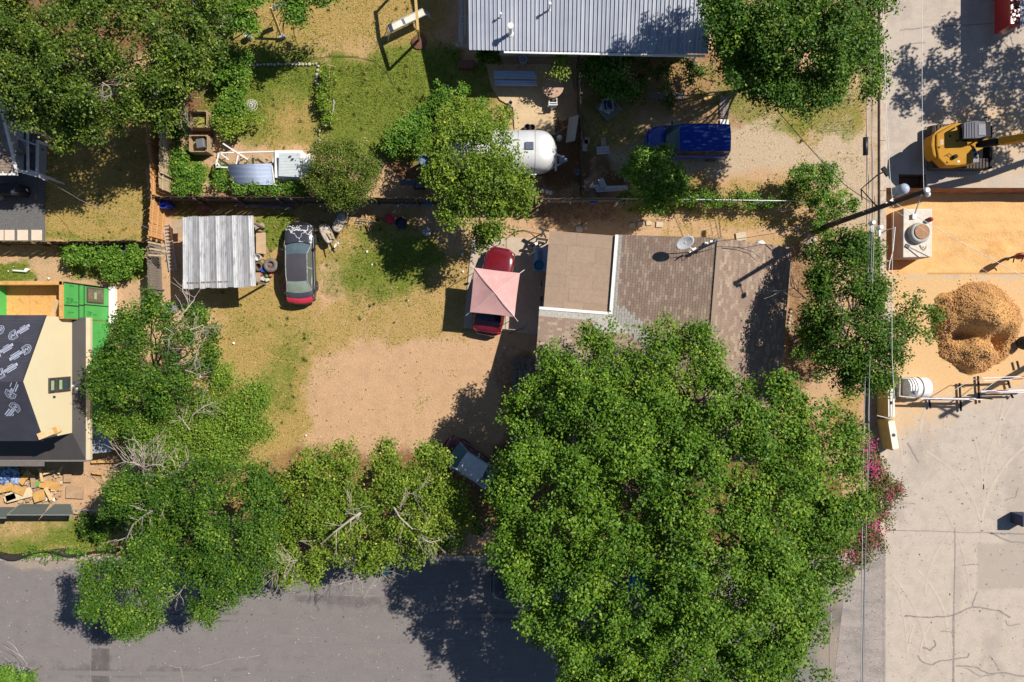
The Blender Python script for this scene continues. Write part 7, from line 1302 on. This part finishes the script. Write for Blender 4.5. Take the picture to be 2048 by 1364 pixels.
# street lamp arm and second small arm
ar = thing('street_lamp', 'thin street lamp arm reaching over the kerb above the pit', 'street lamp', (PX(1655),PY(440),0))
q = MB(); q.tube([ppt(7.2), P(1722,378,7.6), P(1755,350,7.8), P(1773,341,7.8)], .035, 6); q.build('arm', dkm, ar); q = MB(); q.box(P(1771,343,7.75),(.22,.5,.12),R(35)); q.build('lamp_head', dkm, ar, bevel=.03); q = MB(); q.tube([P(1722,378,7.6),P(1724,400,7.0)], .03, 6); q.build('brace', dkm, ar)
q = MB(); q.tube([(PX(1758,0),PY(500,0),0),(PX(1756,6)+.0,PY(352,6),6)], .05, 8) if False else None
def wire(label, pts, r=.015, m_=None, sag=0, n=10):
    q = MB(); W = [Vector(p) for p in pts]; out = []
    for a_, b_ in zip(W[:-1], W[1:]):
        for k in range(n): f = k/n; p = a_.lerp(b_, f); p.z -= sag*4*f*(1-f); out.append(p)
    out.append(W[-1]); q.tube(out, r, 5); single('overhead_wire', label, 'wire', q, m_ or blk)
T = ppt(PT-.2)
wire('overhead wire running north along the kerb, leftmost of the bundle', [P(1734,-60,8.2), ppt(6.4), P(1722,1420,7.8)], .02, whc, .2)
wire('overhead wire running north along the kerb, second of the bundle', [P(1742,-60,8.4), (ppt(6.9)[0],ppt(6.9)[1],6.9), P(1728,1420,8)], .014, whc, .2)
wire('thick overhead cable at the kerb edge', [P(1748,-60,7.6), P(1745,420,6.6), P(1738,900,6.8), P(1724,1420,7.6)], .026, mat('cable_grey', (0.22,0.22,0.24)), .1)
wire('bright overhead wire over the concrete road edge', [P(1766,-60,9), P(1769,100,8.8), P(1777,300,8.6), P(1787,420,8.4), P(1784,700,8.3), P(1790,800,8.4)], .012, white, .05)
wire('high thin wire from the pole top going north over the excavator', [P(1846,-60,10.8), T], .010, white, .1); wire('high wire from the pole top going to the lower right', [ppt(8.6), P(2100,580,9)], .014, whc, .2); wire('lower service wire crossing the pit to the right', [ppt(8.0), P(2100,625,8)], .008, whc, .1)
wire('service drop from the pole to the brown roof mast', [ppt(4.2), P(1540,468,5.0), P(1432,483,5.0)], .014, blk, .2, 8); wire('service wire from the pole to the metal roofed house', [ppt(7.4), P(1690,370,7.0), P(1580,250,6), P(1480,130,4.6), P(1412,82,3.6)], .018, blk, .1, 8); wire('second thin service wire to the metal roofed house', [ppt(7.0), P(1680,350,6.6), P(1560,235,5.6), P(1412,86,3.5)], .008, whc, .1, 8)
wire('thin service wire over the dry left yard', [P(92,361,2.0), P(160,400,3), P(330,470,4)], .01, whc, .2, 8)
q = MB(); q.tube([P(1731,275,7.3), P(1731,310,7.3)], .12, 10); single('splice_case', 'black cylindrical splice case hanging on the kerb wires', 'splice case', q, blackp, smooth=True)
for u, v in ((1744,446),(1759,455)): q = MB(); c = P(u,v,6.8); q.lathe([(.1,-.2),(.13,0),(.1,.2)], c, 8); q.box((c[0],c[1]-.2,c[2]),(.1,.5,.08)); single('wire_fitting', {1744:'white insulator bracket on the kerb wires, left',1759:'white insulator bracket on the kerb wires, right'}[u], 'insulator', q, white)
# another pole beyond the frame, whose shadow crosses the road
o2 = thing('utility_pole', 'utility pole beyond the right edge casting a long shadow over the barricade', 'pole', (PX(2190),PY(655),0)); q = MB(); q.tube([(0,0,0),(0,0,11.5)], [.2,.14], 10); q.build('shaft', pw, o2, world=False); q = MB(); q.beam((-.6,.3,10.9),(.6,-.3,10.9),.1); q.build('crossarm', pw, o2, world=False)
# ------------------------------------------------------------------ pit things
vt = thing('concrete_vault', 'pale concrete vault block with round wooden lid standing in the orange pit', 'vault', P(1833,468,0)); vt.location.z = PD; cv = mat('pale_concrete', (0.66,0.60,0.52), (0.56,0.50,0.42), scale=2.5, rough=.85, c3=(0.45,0.35,0.25), s3=6, a3=.4); vz = .15
q = MB(); q.prism([P(1807,418,vz)[:2],P(1865,417,vz)[:2],P(1864,514,vz)[:2],P(1806,515,vz)[:2]], PD, vz); q.build('block', cv, vt, bevel=.04)
q = MB(); q.prism([P(1801,419,-.2)[:2],P(1809,419,-.2)[:2],P(1808,515,-.2)[:2],P(1800,516,-.2)[:2]], PD, .1); q.build('side_slab', mat('tan_side', (0.52,0.42,0.32)), vt)
q = MB(); q.lathe([(.62,0),(.6,.25),(.5,.34),(.47,.34)], P(1835,467,vz), 28); q.build('ring', mat('grey_ring', (0.46,0.46,0.44), (0.36,0.36,0.35), scale=4), vt, smooth=True); q = MB(); q.lathe([(.44,.34),(.44,.40),(0,.405)], P(1837,465,vz), 28); q.build('lid', mat('rusty_plywood', (0.38,0.20,0.10), (0.28,0.14,0.07), scale=6, c3=(0.5,0.35,0.2), s3=5, a3=.3), vt)
q = MB(); q.tube([P(1820,495,vz+.1), P(1858,514,vz+.3)], .03, 6); q.box(P(1815,492,vz+.04),(.24,.2,.06),R(-30)); single('shovel', 'shovel lying across the concrete vault', 'shovel', q, mat('tool_wood', (0.3,0.22,0.12), (0.08,0.08,0.1), scale=2)); q = MB(); q.tube([P(1842+5*math.cos(a)+a,492+4*math.sin(a*1.7)+a*.6,vz+.03) for a in np.linspace(0,9,24)], .015, 5); single('rope_coil', 'tangled rope on the lower end of the vault', 'rope', q, wd_old)
q = MB(); q.lathe([(.13,0),(.15,.1),(.12,.3),(.06,.36)], P(1857,440,vz), 12); single('red_cooler', 'small dark red water cooler on the vault', 'cooler', q, mat('dull_red', (0.3,0.05,0.05)))
# dirt pile
def pz(X, Y):
    U, V = topx(X, Y); a = (U-1952)/86; b_ = (V-650)/88; r_ = np.hypot(a, b_)*(1+.22*(fbm(X,Y,.6,13)-.5)*2); z = np.clip(1-r_, 0, 1)**.9*2.5
    z = np.where(z > 0, z+(fbm(X,Y,1.2,17)-.5)*.5*np.clip(z,0,1)-np.exp(-(((U-1950)/38)**2+((V-676)/20)**2))*1.25-np.exp(-(((U-1985)/14)**2+((V-690)/26)**2))*.8-np.exp(-(((U-1915)/22)**2+((V-668)/14)**2))*.7, z); b2 = np.clip(1-np.hypot((U-1890)/22, (V-600)/16), 0, 1)*.5; return np.maximum(z, b2)+(fbm(X,Y,4,19)-.5)*.16*(z > .05)-.02
dirtm = zonemat("dirt_pile", [("", (0.64,0.37,0.14), (0.54,0.29,0.10)), ("dark", (0.3,0.13,0.04), (0.45,0.22,0.08))], bump=1.0, bs=10)
dp = gridsheet('dirt_pile', PX(1855), PX(2060), PY(755), PY(545), .09, pz, {'dark': lambda X, Y: X*0}, dirtm, kind='stuff'); tag(dp, 'large orange dirt pile on the sandy road below the pit', 'dirt pile', kind='stuff')
N = 5200; th_ = rng.uniform(0, 6.283, N); ra_ = np.where(rng.random(N) < .6, rng.normal(.88, .12, N), rng.uniform(0, 1, N)**.5); U = 1952+86*ra_*np.cos(th_); V = 650+88*ra_*np.sin(th_); X = (U-1024)*CAMH/F; Y = (682-V)*CAMH/F; Zc = np.maximum(pz(X, Y), 0); keep = (Zc > .03)|(rng.random(N) < .12); X, Y, Zc = X[keep], Y[keep], Zc[keep]
ico = MB(); ico.ball((0,0,0), 1, 5, 3); iv = np.array(ico.v); ifa = ico.f; q = MB()
sz_ = rng.uniform(.015,.05,len(X))
vv = (iv[None]*rng.uniform(.7,1.2,(len(X),len(iv),1)))*sz_[:,None,None]+np.stack([X,Y,Zc+.02],1)[:,None]; nv = len(iv)
me = bpy.data.meshes.new('dirt_clod'); fs = [tuple(i*nv+k for k in f) for i in range(len(X)) for f in ifa]; me.from_pydata(vv.reshape(-1,3).tolist(), [], fs); me.materials.append(mat('clod_soil', (0.68,0.40,0.17), (0.56,0.30,0.12), scale=5, rough=.95, c3=(0.7,0.5,0.3), s3=8, a3=.5)); o = bpy.data.objects.new('dirt_clods', me); COL.objects.link(o); tag(o, 'loose orange clods scattered over and around the dirt pile', 'clods', kind='stuff')
# barriers
def barrier(label, u0, v0, u1, v1, top, sidem):
    t = thing('water_barrier', label, 'barrier', P((u0+u1)/2,(v0+v1)/2,0), 0, 'plastic road barriers'); A = Vector(P(u0,v0,1.0)); B = Vector(P(u1,v1,1.0)); d = (B-A).normalized(); nn = Vector((-d.y,d.x,0)); q = MB()
    prof = [(-.32,0),(-.30,.2),(-.2,.5),(-.19,.92),(-.14,1.0),(.14,1.0),(.19,.92),(.2,.5),(.30,.2),(.32,0)]; A.z = B.z = 0; rows = [[tuple(E+nn*a+Vector((0,0,z))) for a, z in prof] for E in (A, B)]; q.grid(rows); q.add(rows[0], [tuple(range(10))]); q.add(rows[1], [tuple(reversed(range(10)))])
    q.build('shell', sidem, t, bevel=.03); q = MB(); q.prism([(E+nn*s*.2+d*(.06 if E is A else -.06))[:2] for E, s in ((A,-1),(B,-1),(B,1),(A,1))], .985, 1.02); q.build('top', top, t, bevel=.02)
    for f in (.5,): c = A.lerp(B, f); q = MB(); q.lathe([(.1,0),(.1,.02)], (c.x,c.y,1.02), 16); q.build('filler_cap', mat('cap_dark', (0.06,0.05,0.07)), t)
    return t
plw = mat('barrier_white', (0.74,0.70,0.62), (0.66,0.6,0.5), rough=.5, scale=2); ply_ = mat('barrier_yellow', (0.62,0.46,0.16), (0.5,0.36,0.12), rough=.5, scale=2)
barrier('yellowed white water barrier by the kerb, upper one beside the white tank', 1782,775,1783,836, plw, ply_); barrier('yellowed white water barrier by the kerb, lower one', 1782,840,1792,900, plw, ply_)
tk = thing('white_tank', 'white ribbed tank lying open beside the road barrier', 'tank', P(1850,775,0)); q = MB(); x0, x1 = PX(1822,1.1), PX(1866,1.1); yc = PY(776,.6); n = 14; rows = []
for k in range(n+1): a = math.pi*k/n; rows.append([(x, yc-.62*math.cos(a)*(1+.0*x), .35+.75*math.sin(a)) for x in np.linspace(x0, x1, 9)])
q.grid(rows); q.box(((x0+x1)/2, yc, .2),(x1-x0,1.22,.35)); q.build('shell', mat('tank_white', (0.84,0.83,0.81), (0.76,0.75,0.73), rough=.45), tk, smooth=False)
for f in (.1,.22,.34,.6): x = x0+(x1-x0)*f; q = MB(); q.tube([(x, yc-.64*math.cos(math.pi*k/n), .36+.77*math.sin(math.pi*k/n)) for k in range(n+1)], .022, 5); q.build('rib', white if f < .5 else mat('rib_grey', (0.25,0.25,0.27)), tk)
q = MB(); g0 = P(1790,756,.9); g1 = P(1820,792,.9); q.box(((g0[0]+g1[0])/2,(g0[1]+g1[1])/2,.12),(g1[0]-g0[0],abs(g1[1]-g0[1]),.2)); q.build('tray', mat('rusty_tray', (0.36,0.24,0.09), (0.2,0.12,0.05), scale=4), tk)
for a_, b_ in (((1791,755),(1820,756)),((1790,791),(1820,794)),((1790,755),(1789,792))): q = MB(); q.beam(P(*a_,.75), P(*b_,.75), .05, 1.1); q.build('side_wall', mat('box_white', (0.6,0.57,0.5)), tk)
q = MB(); q.lathe([(.12,0),(.14,.1),(.06,.16)], P(1828,785,1.1), 12); q.build('valve', chrome, tk)
q = MB(); q.tube([P(1788,755,1.2), P(1784,838,1.1)], .025, 6); q.tube([P(1784,838,1.1), P(1754,831,1.1)], .03, 6); single('steel_tube', 'thin pale steel pipe over the upper road barrier', 'pipe', q, galv)
q = MB(); q.tube([P(1785,400,4.2) if False else P(1790,455,1.0), P(1786,500,1.0), P(1779,528,1.0), P(1776,556,1.0)], .03, 6); q.build; single('guard_rail', 'pale pipe guard rail along the pit edge by the kerb', 'rail', q, white)
for u, v in ((1790,455),(1779,522)): g0 = P(u,v,1.0); q = MB(); q.tube([(g0[0],g0[1],0),g0], .03, 6); single('rail_post', {1790:'pale upright post at the top end of the pit guard rail',1779:'pale upright post lower on the pit guard rail'}[u], 'post', q, white)
# striped barricades / fallen pipe rails at right
bd = thing('road_barricade', 'white folding barricade boards with dark uprights below the dirt pile', 'barricade', P(1915,800,0)); bwp = mat('barricade_white', (0.80,0.76,0.78), (0.7,0.62,0.64), rough=.8, spec=.2)
for a_, b_, za, zb_ in (((1840,796),(1965,799),1.2,1.2),((1858,797),(1950,797),.9,.9),((1850,799),(1945,800),.6,.6)): q = MB(); g0, g1 = P(*a_,za), P(*b_,zb_); q.beam((g0[0],g0[1],za),(g1[0],g1[1],zb_),.05,.2); q.build('rail_board', bwp, bd)
for u, v0, v1 in ((1859,798,817),(1920,766,822),(1957,752,806)): q = MB(); q.beam(P(u-1,v0,.15), P(u+2,v1,.15), .09, .08); q.build('foot', dkm, bd); g0 = P(u,(v0+v1)/2-4,.1); q = MB(); q.box((g0[0],PY(797,.8),.65),(.06,.05,1.25)); q.build('upright', dkm, bd)
bd2 = thing('road_barricade', 'pinkish white barricade boards at the right edge of the picture', 'barricade', P(2000,780,0))
for a_, b_, z_ in (((1960,782),(2060,779),1.1),((1975,786),(2060,784),.8),((1962,756),(2060,752),1.1),((1965,761),(2060,757),.8),((1960,784),(2060,781),.5)): q = MB(); g0, g1 = P(*a_,z_), P(*b_,z_); q.beam(g0, g1, .04, .16); q.build('rail_board', bwp, bd2)
for u, v0, v1 in ((2018,762,776),(2024,789,796),(2036,722,738)): q = MB(); q.beam(P(u-2,v0,.2), P(u+2,v1,.2), .09, .08); q.build('foot', dkm, bd2)
for a_, b_ in (((1892,790),(1945,758)),((1945,758),(1975,763)),((1968,780),(1990,763))): q = MB(); q.tube([P(*a_,.9), P(*b_,.9)], .02, 6); q.build('pipe', galv, bd2)
q = MB(); q.prism([P(2046,1032,1.0)[:2],P(2070,1032,1.0)[:2],P(2070,1054,1.0)[:2],P(2046,1054,1.0)[:2]], 0, 1.0); single('blue_box', 'sliver of a dark blue box at the right edge of the road', 'box', q, mat('navy_box', (0.04,0.05,0.10)))
q = MB(); q.ball(P(2050,686,.6), .42, 12, 7, 1.2); single('black_drum', 'dark drum cut by the right edge beside the dirt pile', 'drum', q, mat('drum_dark', (0.03,0.03,0.028)))
# worker at the right edge of the pit
pr = thing('person', 'person in white hard hat and orange vest at the right edge of the pit', 'person', (PX(2046,0.2)*1.0, PY(511,0.2), PD+.02))
me = bpy.data.meshes.new('body'); J = [(0,0,.95),(0,0,1.2),(0,0,1.42),(0,0,1.52),(.02,0,1.66),(.11,0,.9),(.13,.05,.5),(.13,0,.08),(.15,-.14,.04),(-.11,0,.9),(-.13,-.04,.5),(-.13,0,.08),(-.15,-.14,.04),(.2,0,1.4),(.3,-.05,1.13),(.25,-.25,.98),(-.2,0,1.4),(-.32,-.08,1.15),(-.3,-.32,1.05),(.24,-.33,.95),(-.3,-.4,1.03)]
Ed = [(0,1),(1,2),(2,3),(3,4),(0,5),(5,6),(6,7),(7,8),(0,9),(9,10),(10,11),(11,12),(2,13),(13,14),(14,15),(2,16),(16,17),(17,18),(15,19),(18,20)]; me.from_pydata(J, Ed, []); po = bpy.data.objects.new('body', me); COL.objects.link(po); po.parent = pr
me.skin_vertices.new() if hasattr(me.skin_vertices, 'new') and not me.skin_vertices else None
sk = po.modifiers.new('skin', 'SKIN'); rad = [.15,.15,.16,.06,.1,.09,.06,.045,.04,.09,.06,.045,.04,.07,.045,.035,.07,.045,.035,.03,.03]
try:
    for i, r_ in enumerate(rad): me.skin_vertices[0].data[i].radius = (r_, r_*.9)
    me.skin_vertices[0].data[0].use_root = True
except Exception: pass
sb = po.modifiers.new('sub', 'SUBSURF'); sb.levels = 1; sb.render_levels = 2; me.materials.append(mat('work_clothes', (0.10,0.11,0.16), (0.07,0.08,0.11), rough=.9))
q = MB(); q.lathe([(.19,0),(.2,.2),(.2,.42),(.12,.5)], (0,0,1.0), 14); q.build('vest', mat('safety_vest', (0.55,0.12,0.03), rough=.8), pr, world=False, smooth=True)
q = MB(); q.lathe([(.17,0),(.14,.02),(.13,.08),(.08,.13),(0,.145)], (.02,-.01,1.72), 16); q.build('hard_hat', white, pr, world=False, smooth=True)
q = MB(); q.ball((.02,-.01,1.66), .105, 12, 8, 1.15); q.build('head', mat('skin', (0.35,0.2,0.13), rough=.6), pr, world=False, smooth=True)
# ------------------------------------------------------------------ trash heap by the new house
deb = [osb, mat('fresh_pine',(0,0,0)), mat('cardboard', (0.45,0.30,0.18), (0.35,0.22,0.13), scale=3), mat('pale_board', (0.70,0.56,0.36), scale=3), green]
for i, (u, v, w_, d_, a_, z, m_, lab) in enumerate([(38,990,1.6,.55,.25,.35,3,'longest pale board across the trash heap'),(78,992,.7,.6,.3,.4,0,'square orange board beside the longest pale board'),(99,970,1.2,.45,-.15,.3,0,'orange board edge-on at the middle of the trash heap'),(150,985,1.05,.7,-.05,.15,2,'dusty pink cardboard sheet at the right end of the heap'),(135,956,.45,.5,0,.2,2,'small brown cardboard in the eave shade'),(12,975,.9,.5,.2,.4,0,'orange board at the left edge of the heap'),(50,955,.9,.35,.9,.45,0,'tilted tan board by the blue plastic'),(38,980,.7,.45,-.4,.5,0,'crooked orange scrap in the heap'),(97,988,.8,.2,-1.1,.45,1,'thin pine offcut standing out of the heap'),(66,962,.25,.8,.1,.4,2,'narrow brown strip by the blue plastic'),(110,975,.5,.4,.1,.25,1,'pine block right of the orange edge-on board'),(70,968,.5,.3,0,.2,4,'green sheathing scrap in the shade'),(20,995,.7,.35,.35,.35,1,'pine offcut at the lower left of the heap'),(120,940,.5,.12,1.2,.5,1,'pine stud leaning under the eave, upper'),(82,950,.12,.8,.2,.5,1,'pine stud leaning under the eave, left'),(98,945,.7,.1,.3,.5,1,'pine stud leaning under the eave, crossing')]):
    q = MB(); q.box(P(u,v,z),(w_,d_,.05 if w_ > .3 else .08),a_); single('scrap_board', lab, 'board', q, deb[m_], group='boards in the trash heap')
bp_ = mat('blue_plastic_film', (0.30,0.42,0.62), (0.05,0.08,0.2), scale=4, rough=.25, thr=(.45,.55))
for u, v, r_, lab in ((8,955,.5,'crumpled blue plastic film at the left edge of the trash heap'),(22,945,.5,'crumpled blue plastic film under the dark eave'),(30,958,.35,'white blue plastic bag beside the tan board')): q = MB(); q.ball(P(u,v,.3), r_, 14, 8, .6, .25); single('plastic_film', lab, 'plastic', q, bp_, group='plastic film in the trash heap')
for i in range(3): q = MB(); q.ball(P((90,99,106)[i],(998,997,999)[i],.1), .13, 7, 5, .7, .3); single('white_scrap', ['white scrap at the heap edge, left one','white scrap at the heap edge, middle one','white scrap at the heap edge, right one'][i], 'scrap', q, white, group='white scraps at the heap edge')
q = MB()
for i in range(240): q.box((PX(random.uniform(-20,125)), PY(random.uniform(940,1004)), random.uniform(.02,.25)), (random.uniform(.05,.35),random.uniform(.03,.18),.02), random.uniform(0,3))
o = single('rubble', 'loose wood chips and scraps under the boards of the trash heap', 'rubble', q, mat('rubble_mix', (0.50,0.34,0.18), (0.25,0.16,0.1), scale=2, c3=(0.7,0.68,0.62), s3=5, a3=.9)); o['kind'] = 'stuff'
for a_, b_, lab in (((181,914),(233,896),'orange plank lying out from the lean-to'),((183,924),(236,922),'pale plank below the orange plank by the new house'),((184,945),(205,948),'short orange offcut on the dirt below the planks')): q = MB(); q.beam(P(*a_,.3), P(*b_,.25), .14, .05); single('lumber', lab, 'plank', q, deb[0] if 'orange' in lab else deb[3], group='planks by the lean-to')
# left yard bits
for i, (u, v, s) in enumerate(((38,542,.3),(52,540,.25),(97,557,.14),(72,558,.16),(16,542,.08))): q = MB(); q.ball(P(u,v,.08), s*.5, 7, 5, .5, .35) if i != 0 else q.tube([P(26,541,.1),P(52,543,.12),P(58,538,.14)], .06, 6); single('yard_scrap', ['white broken branch-like pipe on green weeds','white knot at the end of the broken pipe','white lump by the new house box','brown ring scrap by the new house box','tiny white scrap left of the broken pipe'][i], 'scrap', q, white if i != 3 else wd_dark)
q = MB(); q.ball(P(250,503,.3), .42, 12, 7, .5, .1); single('blue_tarp', 'dark blue tarp bundle behind the leafy bush at the board fence', 'tarp', q, mat('navy_tarp', (0.03,0.03,0.07), (0.2,0.2,0.25), scale=3, rough=.4))
# ------------------------------------------------------------------ ground cover
def sample(n, x0, x1, y0, y1): return rng.uniform(x0, x1, n), rng.uniform(y0, y1, n)
N = 420000; X, Y = sample(N, -31.5, XR-.3, PY(1108), 21.5); gd = Z['dry'](X, Y); gg = Z['green'](X, Y)
nzz = fbm(X, Y, 1.1, 61); dens_ = np.clip(np.maximum(gd*.85, gg)+(nzz-.5)*1.1-.12, 0, 1); keep = rng.random(N) < dens_
def inside(poly, m_=0): return inpoly(1024+X*F/CAMH, 682-Y*F/CAMH, poly) > m_
for poly in ([(944,478),(1100,474),(1083,670),(927,656)], [(972,128),(1148,130),(1112,272),(1026,272),(983,175)], [(-60,345),(90,345),(90,484),(-60,484)], [(-60,560),(222,560),(222,940),(-60,940)], [(930,-60),(1450,-60),(1450,120),(930,120)], [(1075,470),(1570,495),(1560,900),(1070,880)]): keep &= ~inside(poly)
X, Y, gd, gg, nzz = X[keep], Y[keep], gd[keep], gg[keep], nzz[keep]; n = len(X)
pg = np.clip((gg-.2*gd)*1.3+.05+(fbm(X, Y, .8, 71)-.5)*1.2, 0.03, .97); isg = rng.random(n) < pg
hgt = rng.uniform(.03,.085,n)*(1+.5*isg); ang = rng.uniform(0, 2*math.pi, n); ln = rng.uniform(.05,.12,n); bw_ = rng.uniform(.012,.03,n)
dx_ = np.cos(ang); dy_ = np.sin(ang); z0 = gz(X, Y)+.0
a = np.stack([X-dy_*bw_, Y+dx_*bw_, z0], 1); b_ = np.stack([X+dy_*bw_, Y-dx_*bw_, z0], 1); c = np.stack([X+dx_*ln, Y+dy_*ln, z0+hgt], 1)
v = np.stack([a, b_, c], 1).reshape(-1,3).astype(np.float32); me = bpy.data.meshes.new('grass'); me.vertices.add(3*n); me.vertices.foreach_set('co', v.ravel()); me.loops.add(3*n); me.loops.foreach_set('vertex_index', np.arange(3*n, dtype=np.int32)); me.polygons.add(n); me.polygons.foreach_set('loop_start', (np.arange(n)*3).astype(np.int32)); me.polygons.foreach_set('loop_total', np.full(n,3,np.int32)); me.update(calc_edges=True)
tn = np.where(isg, rng.uniform(.05,.6,n), rng.uniform(.6,1.0,n)); at = me.attributes.new('tint','FLOAT','FACE'); at.data.foreach_set('value', tn.astype(np.float32))
gm = leafmat('grass_blade', (0.06,0.12,0.012), (0.24,0.28,0.036), (0.60,0.44,0.17), rough=.7, trans=.25); me.materials.append(gm); o = bpy.data.objects.new('grass', me); COL.objects.link(o); o['kind'] = 'stuff'
print('GRASS', n)
# leaf litter and pebbles on open dirt
N = 26000; X, Y = sample(N, -31, XR+.6, PY(1110), 21); br = Z['brown'](X, Y); keep = rng.random(N) < np.clip(.10+br*.9, 0, 1)
for poly in ([(-60,560),(222,560),(222,940),(-60,940)], [(930,-60),(1450,-60),(1450,120),(930,120)], [(1075,470),(1570,495),(1560,900),(1070,880)]): keep &= ~inside(poly)
X, Y = X[keep], Y[keep]; n = len(X); me = leafmesh('fallen_leaves', np.stack([X, Y, gz(X, Y)+.03], 1), np.stack([rng.normal(0,.3,n), rng.normal(0,.3,n), np.ones(n)], 1), rng.uniform(.05,.13,n), rng.uniform(0,1,n), leafmat('dry_leaf', (0.10,0.05,0.025), (0.32,0.17,0.08), (0.6,0.5,0.38), rough=.8, trans=0)); o = bpy.data.objects.new('fallen_leaves', me); COL.objects.link(o); o['kind'] = 'stuff'

# taller weed tufts standing out of the dry grass
N = 2600; TX, TY = sample(N, -31, XR-.3, PY(1105), 21.3); tg = Z['green'](TX, TY); td = Z['dry'](TX, TY); keep = rng.random(N) < np.clip(tg*.7+td*.22+.02, 0, .8)
X, Y = TX, TY
for poly in ([(944,478),(1100,474),(1083,670),(927,656)], [(972,128),(1148,130),(1112,272),(1026,272),(983,175)], [(-60,345),(90,345),(90,484),(-60,484)], [(-60,560),(222,560),(222,940),(-60,940)], [(930,-60),(1450,-60),(1450,120),(930,120)], [(1075,470),(1570,495),(1560,900),(1070,880)]): keep &= ~inside(poly)
TX, TY = TX[keep], TY[keep]; K = 22; n = len(TX)*K; cx_ = np.repeat(TX, K); cy_ = np.repeat(TY, K); a_ = rng.uniform(0, 6.283, n); rr_ = rng.uniform(.02, .10, n); sc_ = np.repeat(rng.uniform(.5, 1.3, len(TX)), K)
px_ = cx_+rr_*np.cos(a_)*sc_; py_ = cy_+rr_*np.sin(a_)*sc_; hh_ = rng.uniform(.03, .14, n)*sc_
me = leafmesh('weed_tufts', np.stack([px_, py_, hh_], 1), np.stack([np.cos(a_)*.8, np.sin(a_)*.8, np.ones(n)*.8], 1), rng.uniform(.05, .12, n)*sc_, np.repeat(rng.uniform(.1, .95, len(TX)), K)+rng.normal(0, .1, n), leafmat('weed_leaf', (0.05,0.10,0.012), (0.16,0.20,0.03), (0.42,0.32,0.12), rough=.7), asp=.4)
o = bpy.data.objects.new('weed_tufts', me); COL.objects.link(o); o['kind'] = 'stuff'
# grit, chips and stains on the streets
N = 2600; X = np.where(rng.random(N) < .55, rng.uniform(-31, PX(1700), N), rng.uniform(PX(1660), 31, N)); Y = np.where(X < PX(1655), rng.uniform(-20.5, PY(1124), N), rng.uniform(-20.5, PY(830), N)); keep = (X > PX(1775)) | (Y < PY(1124)); X, Y = X[keep], Y[keep]; n = len(X)
me = leafmesh('road_grit', np.stack([X, Y, np.full(n, .022)], 1), np.stack([rng.normal(0,.15,n), rng.normal(0,.15,n), np.ones(n)], 1), rng.uniform(.03,.09,n)*np.where(rng.random(n) < .06, 1.8, 1), np.where(rng.random(n) < .45, 0.0, rng.uniform(.6,1,n)), leafmat('grit', (0.07,0.065,0.06), (0.35,0.31,0.27), (0.62,0.58,0.52), rough=.9, trans=0)); o = bpy.data.objects.new('road_grit', me); COL.objects.link(o); o['kind'] = 'stuff'
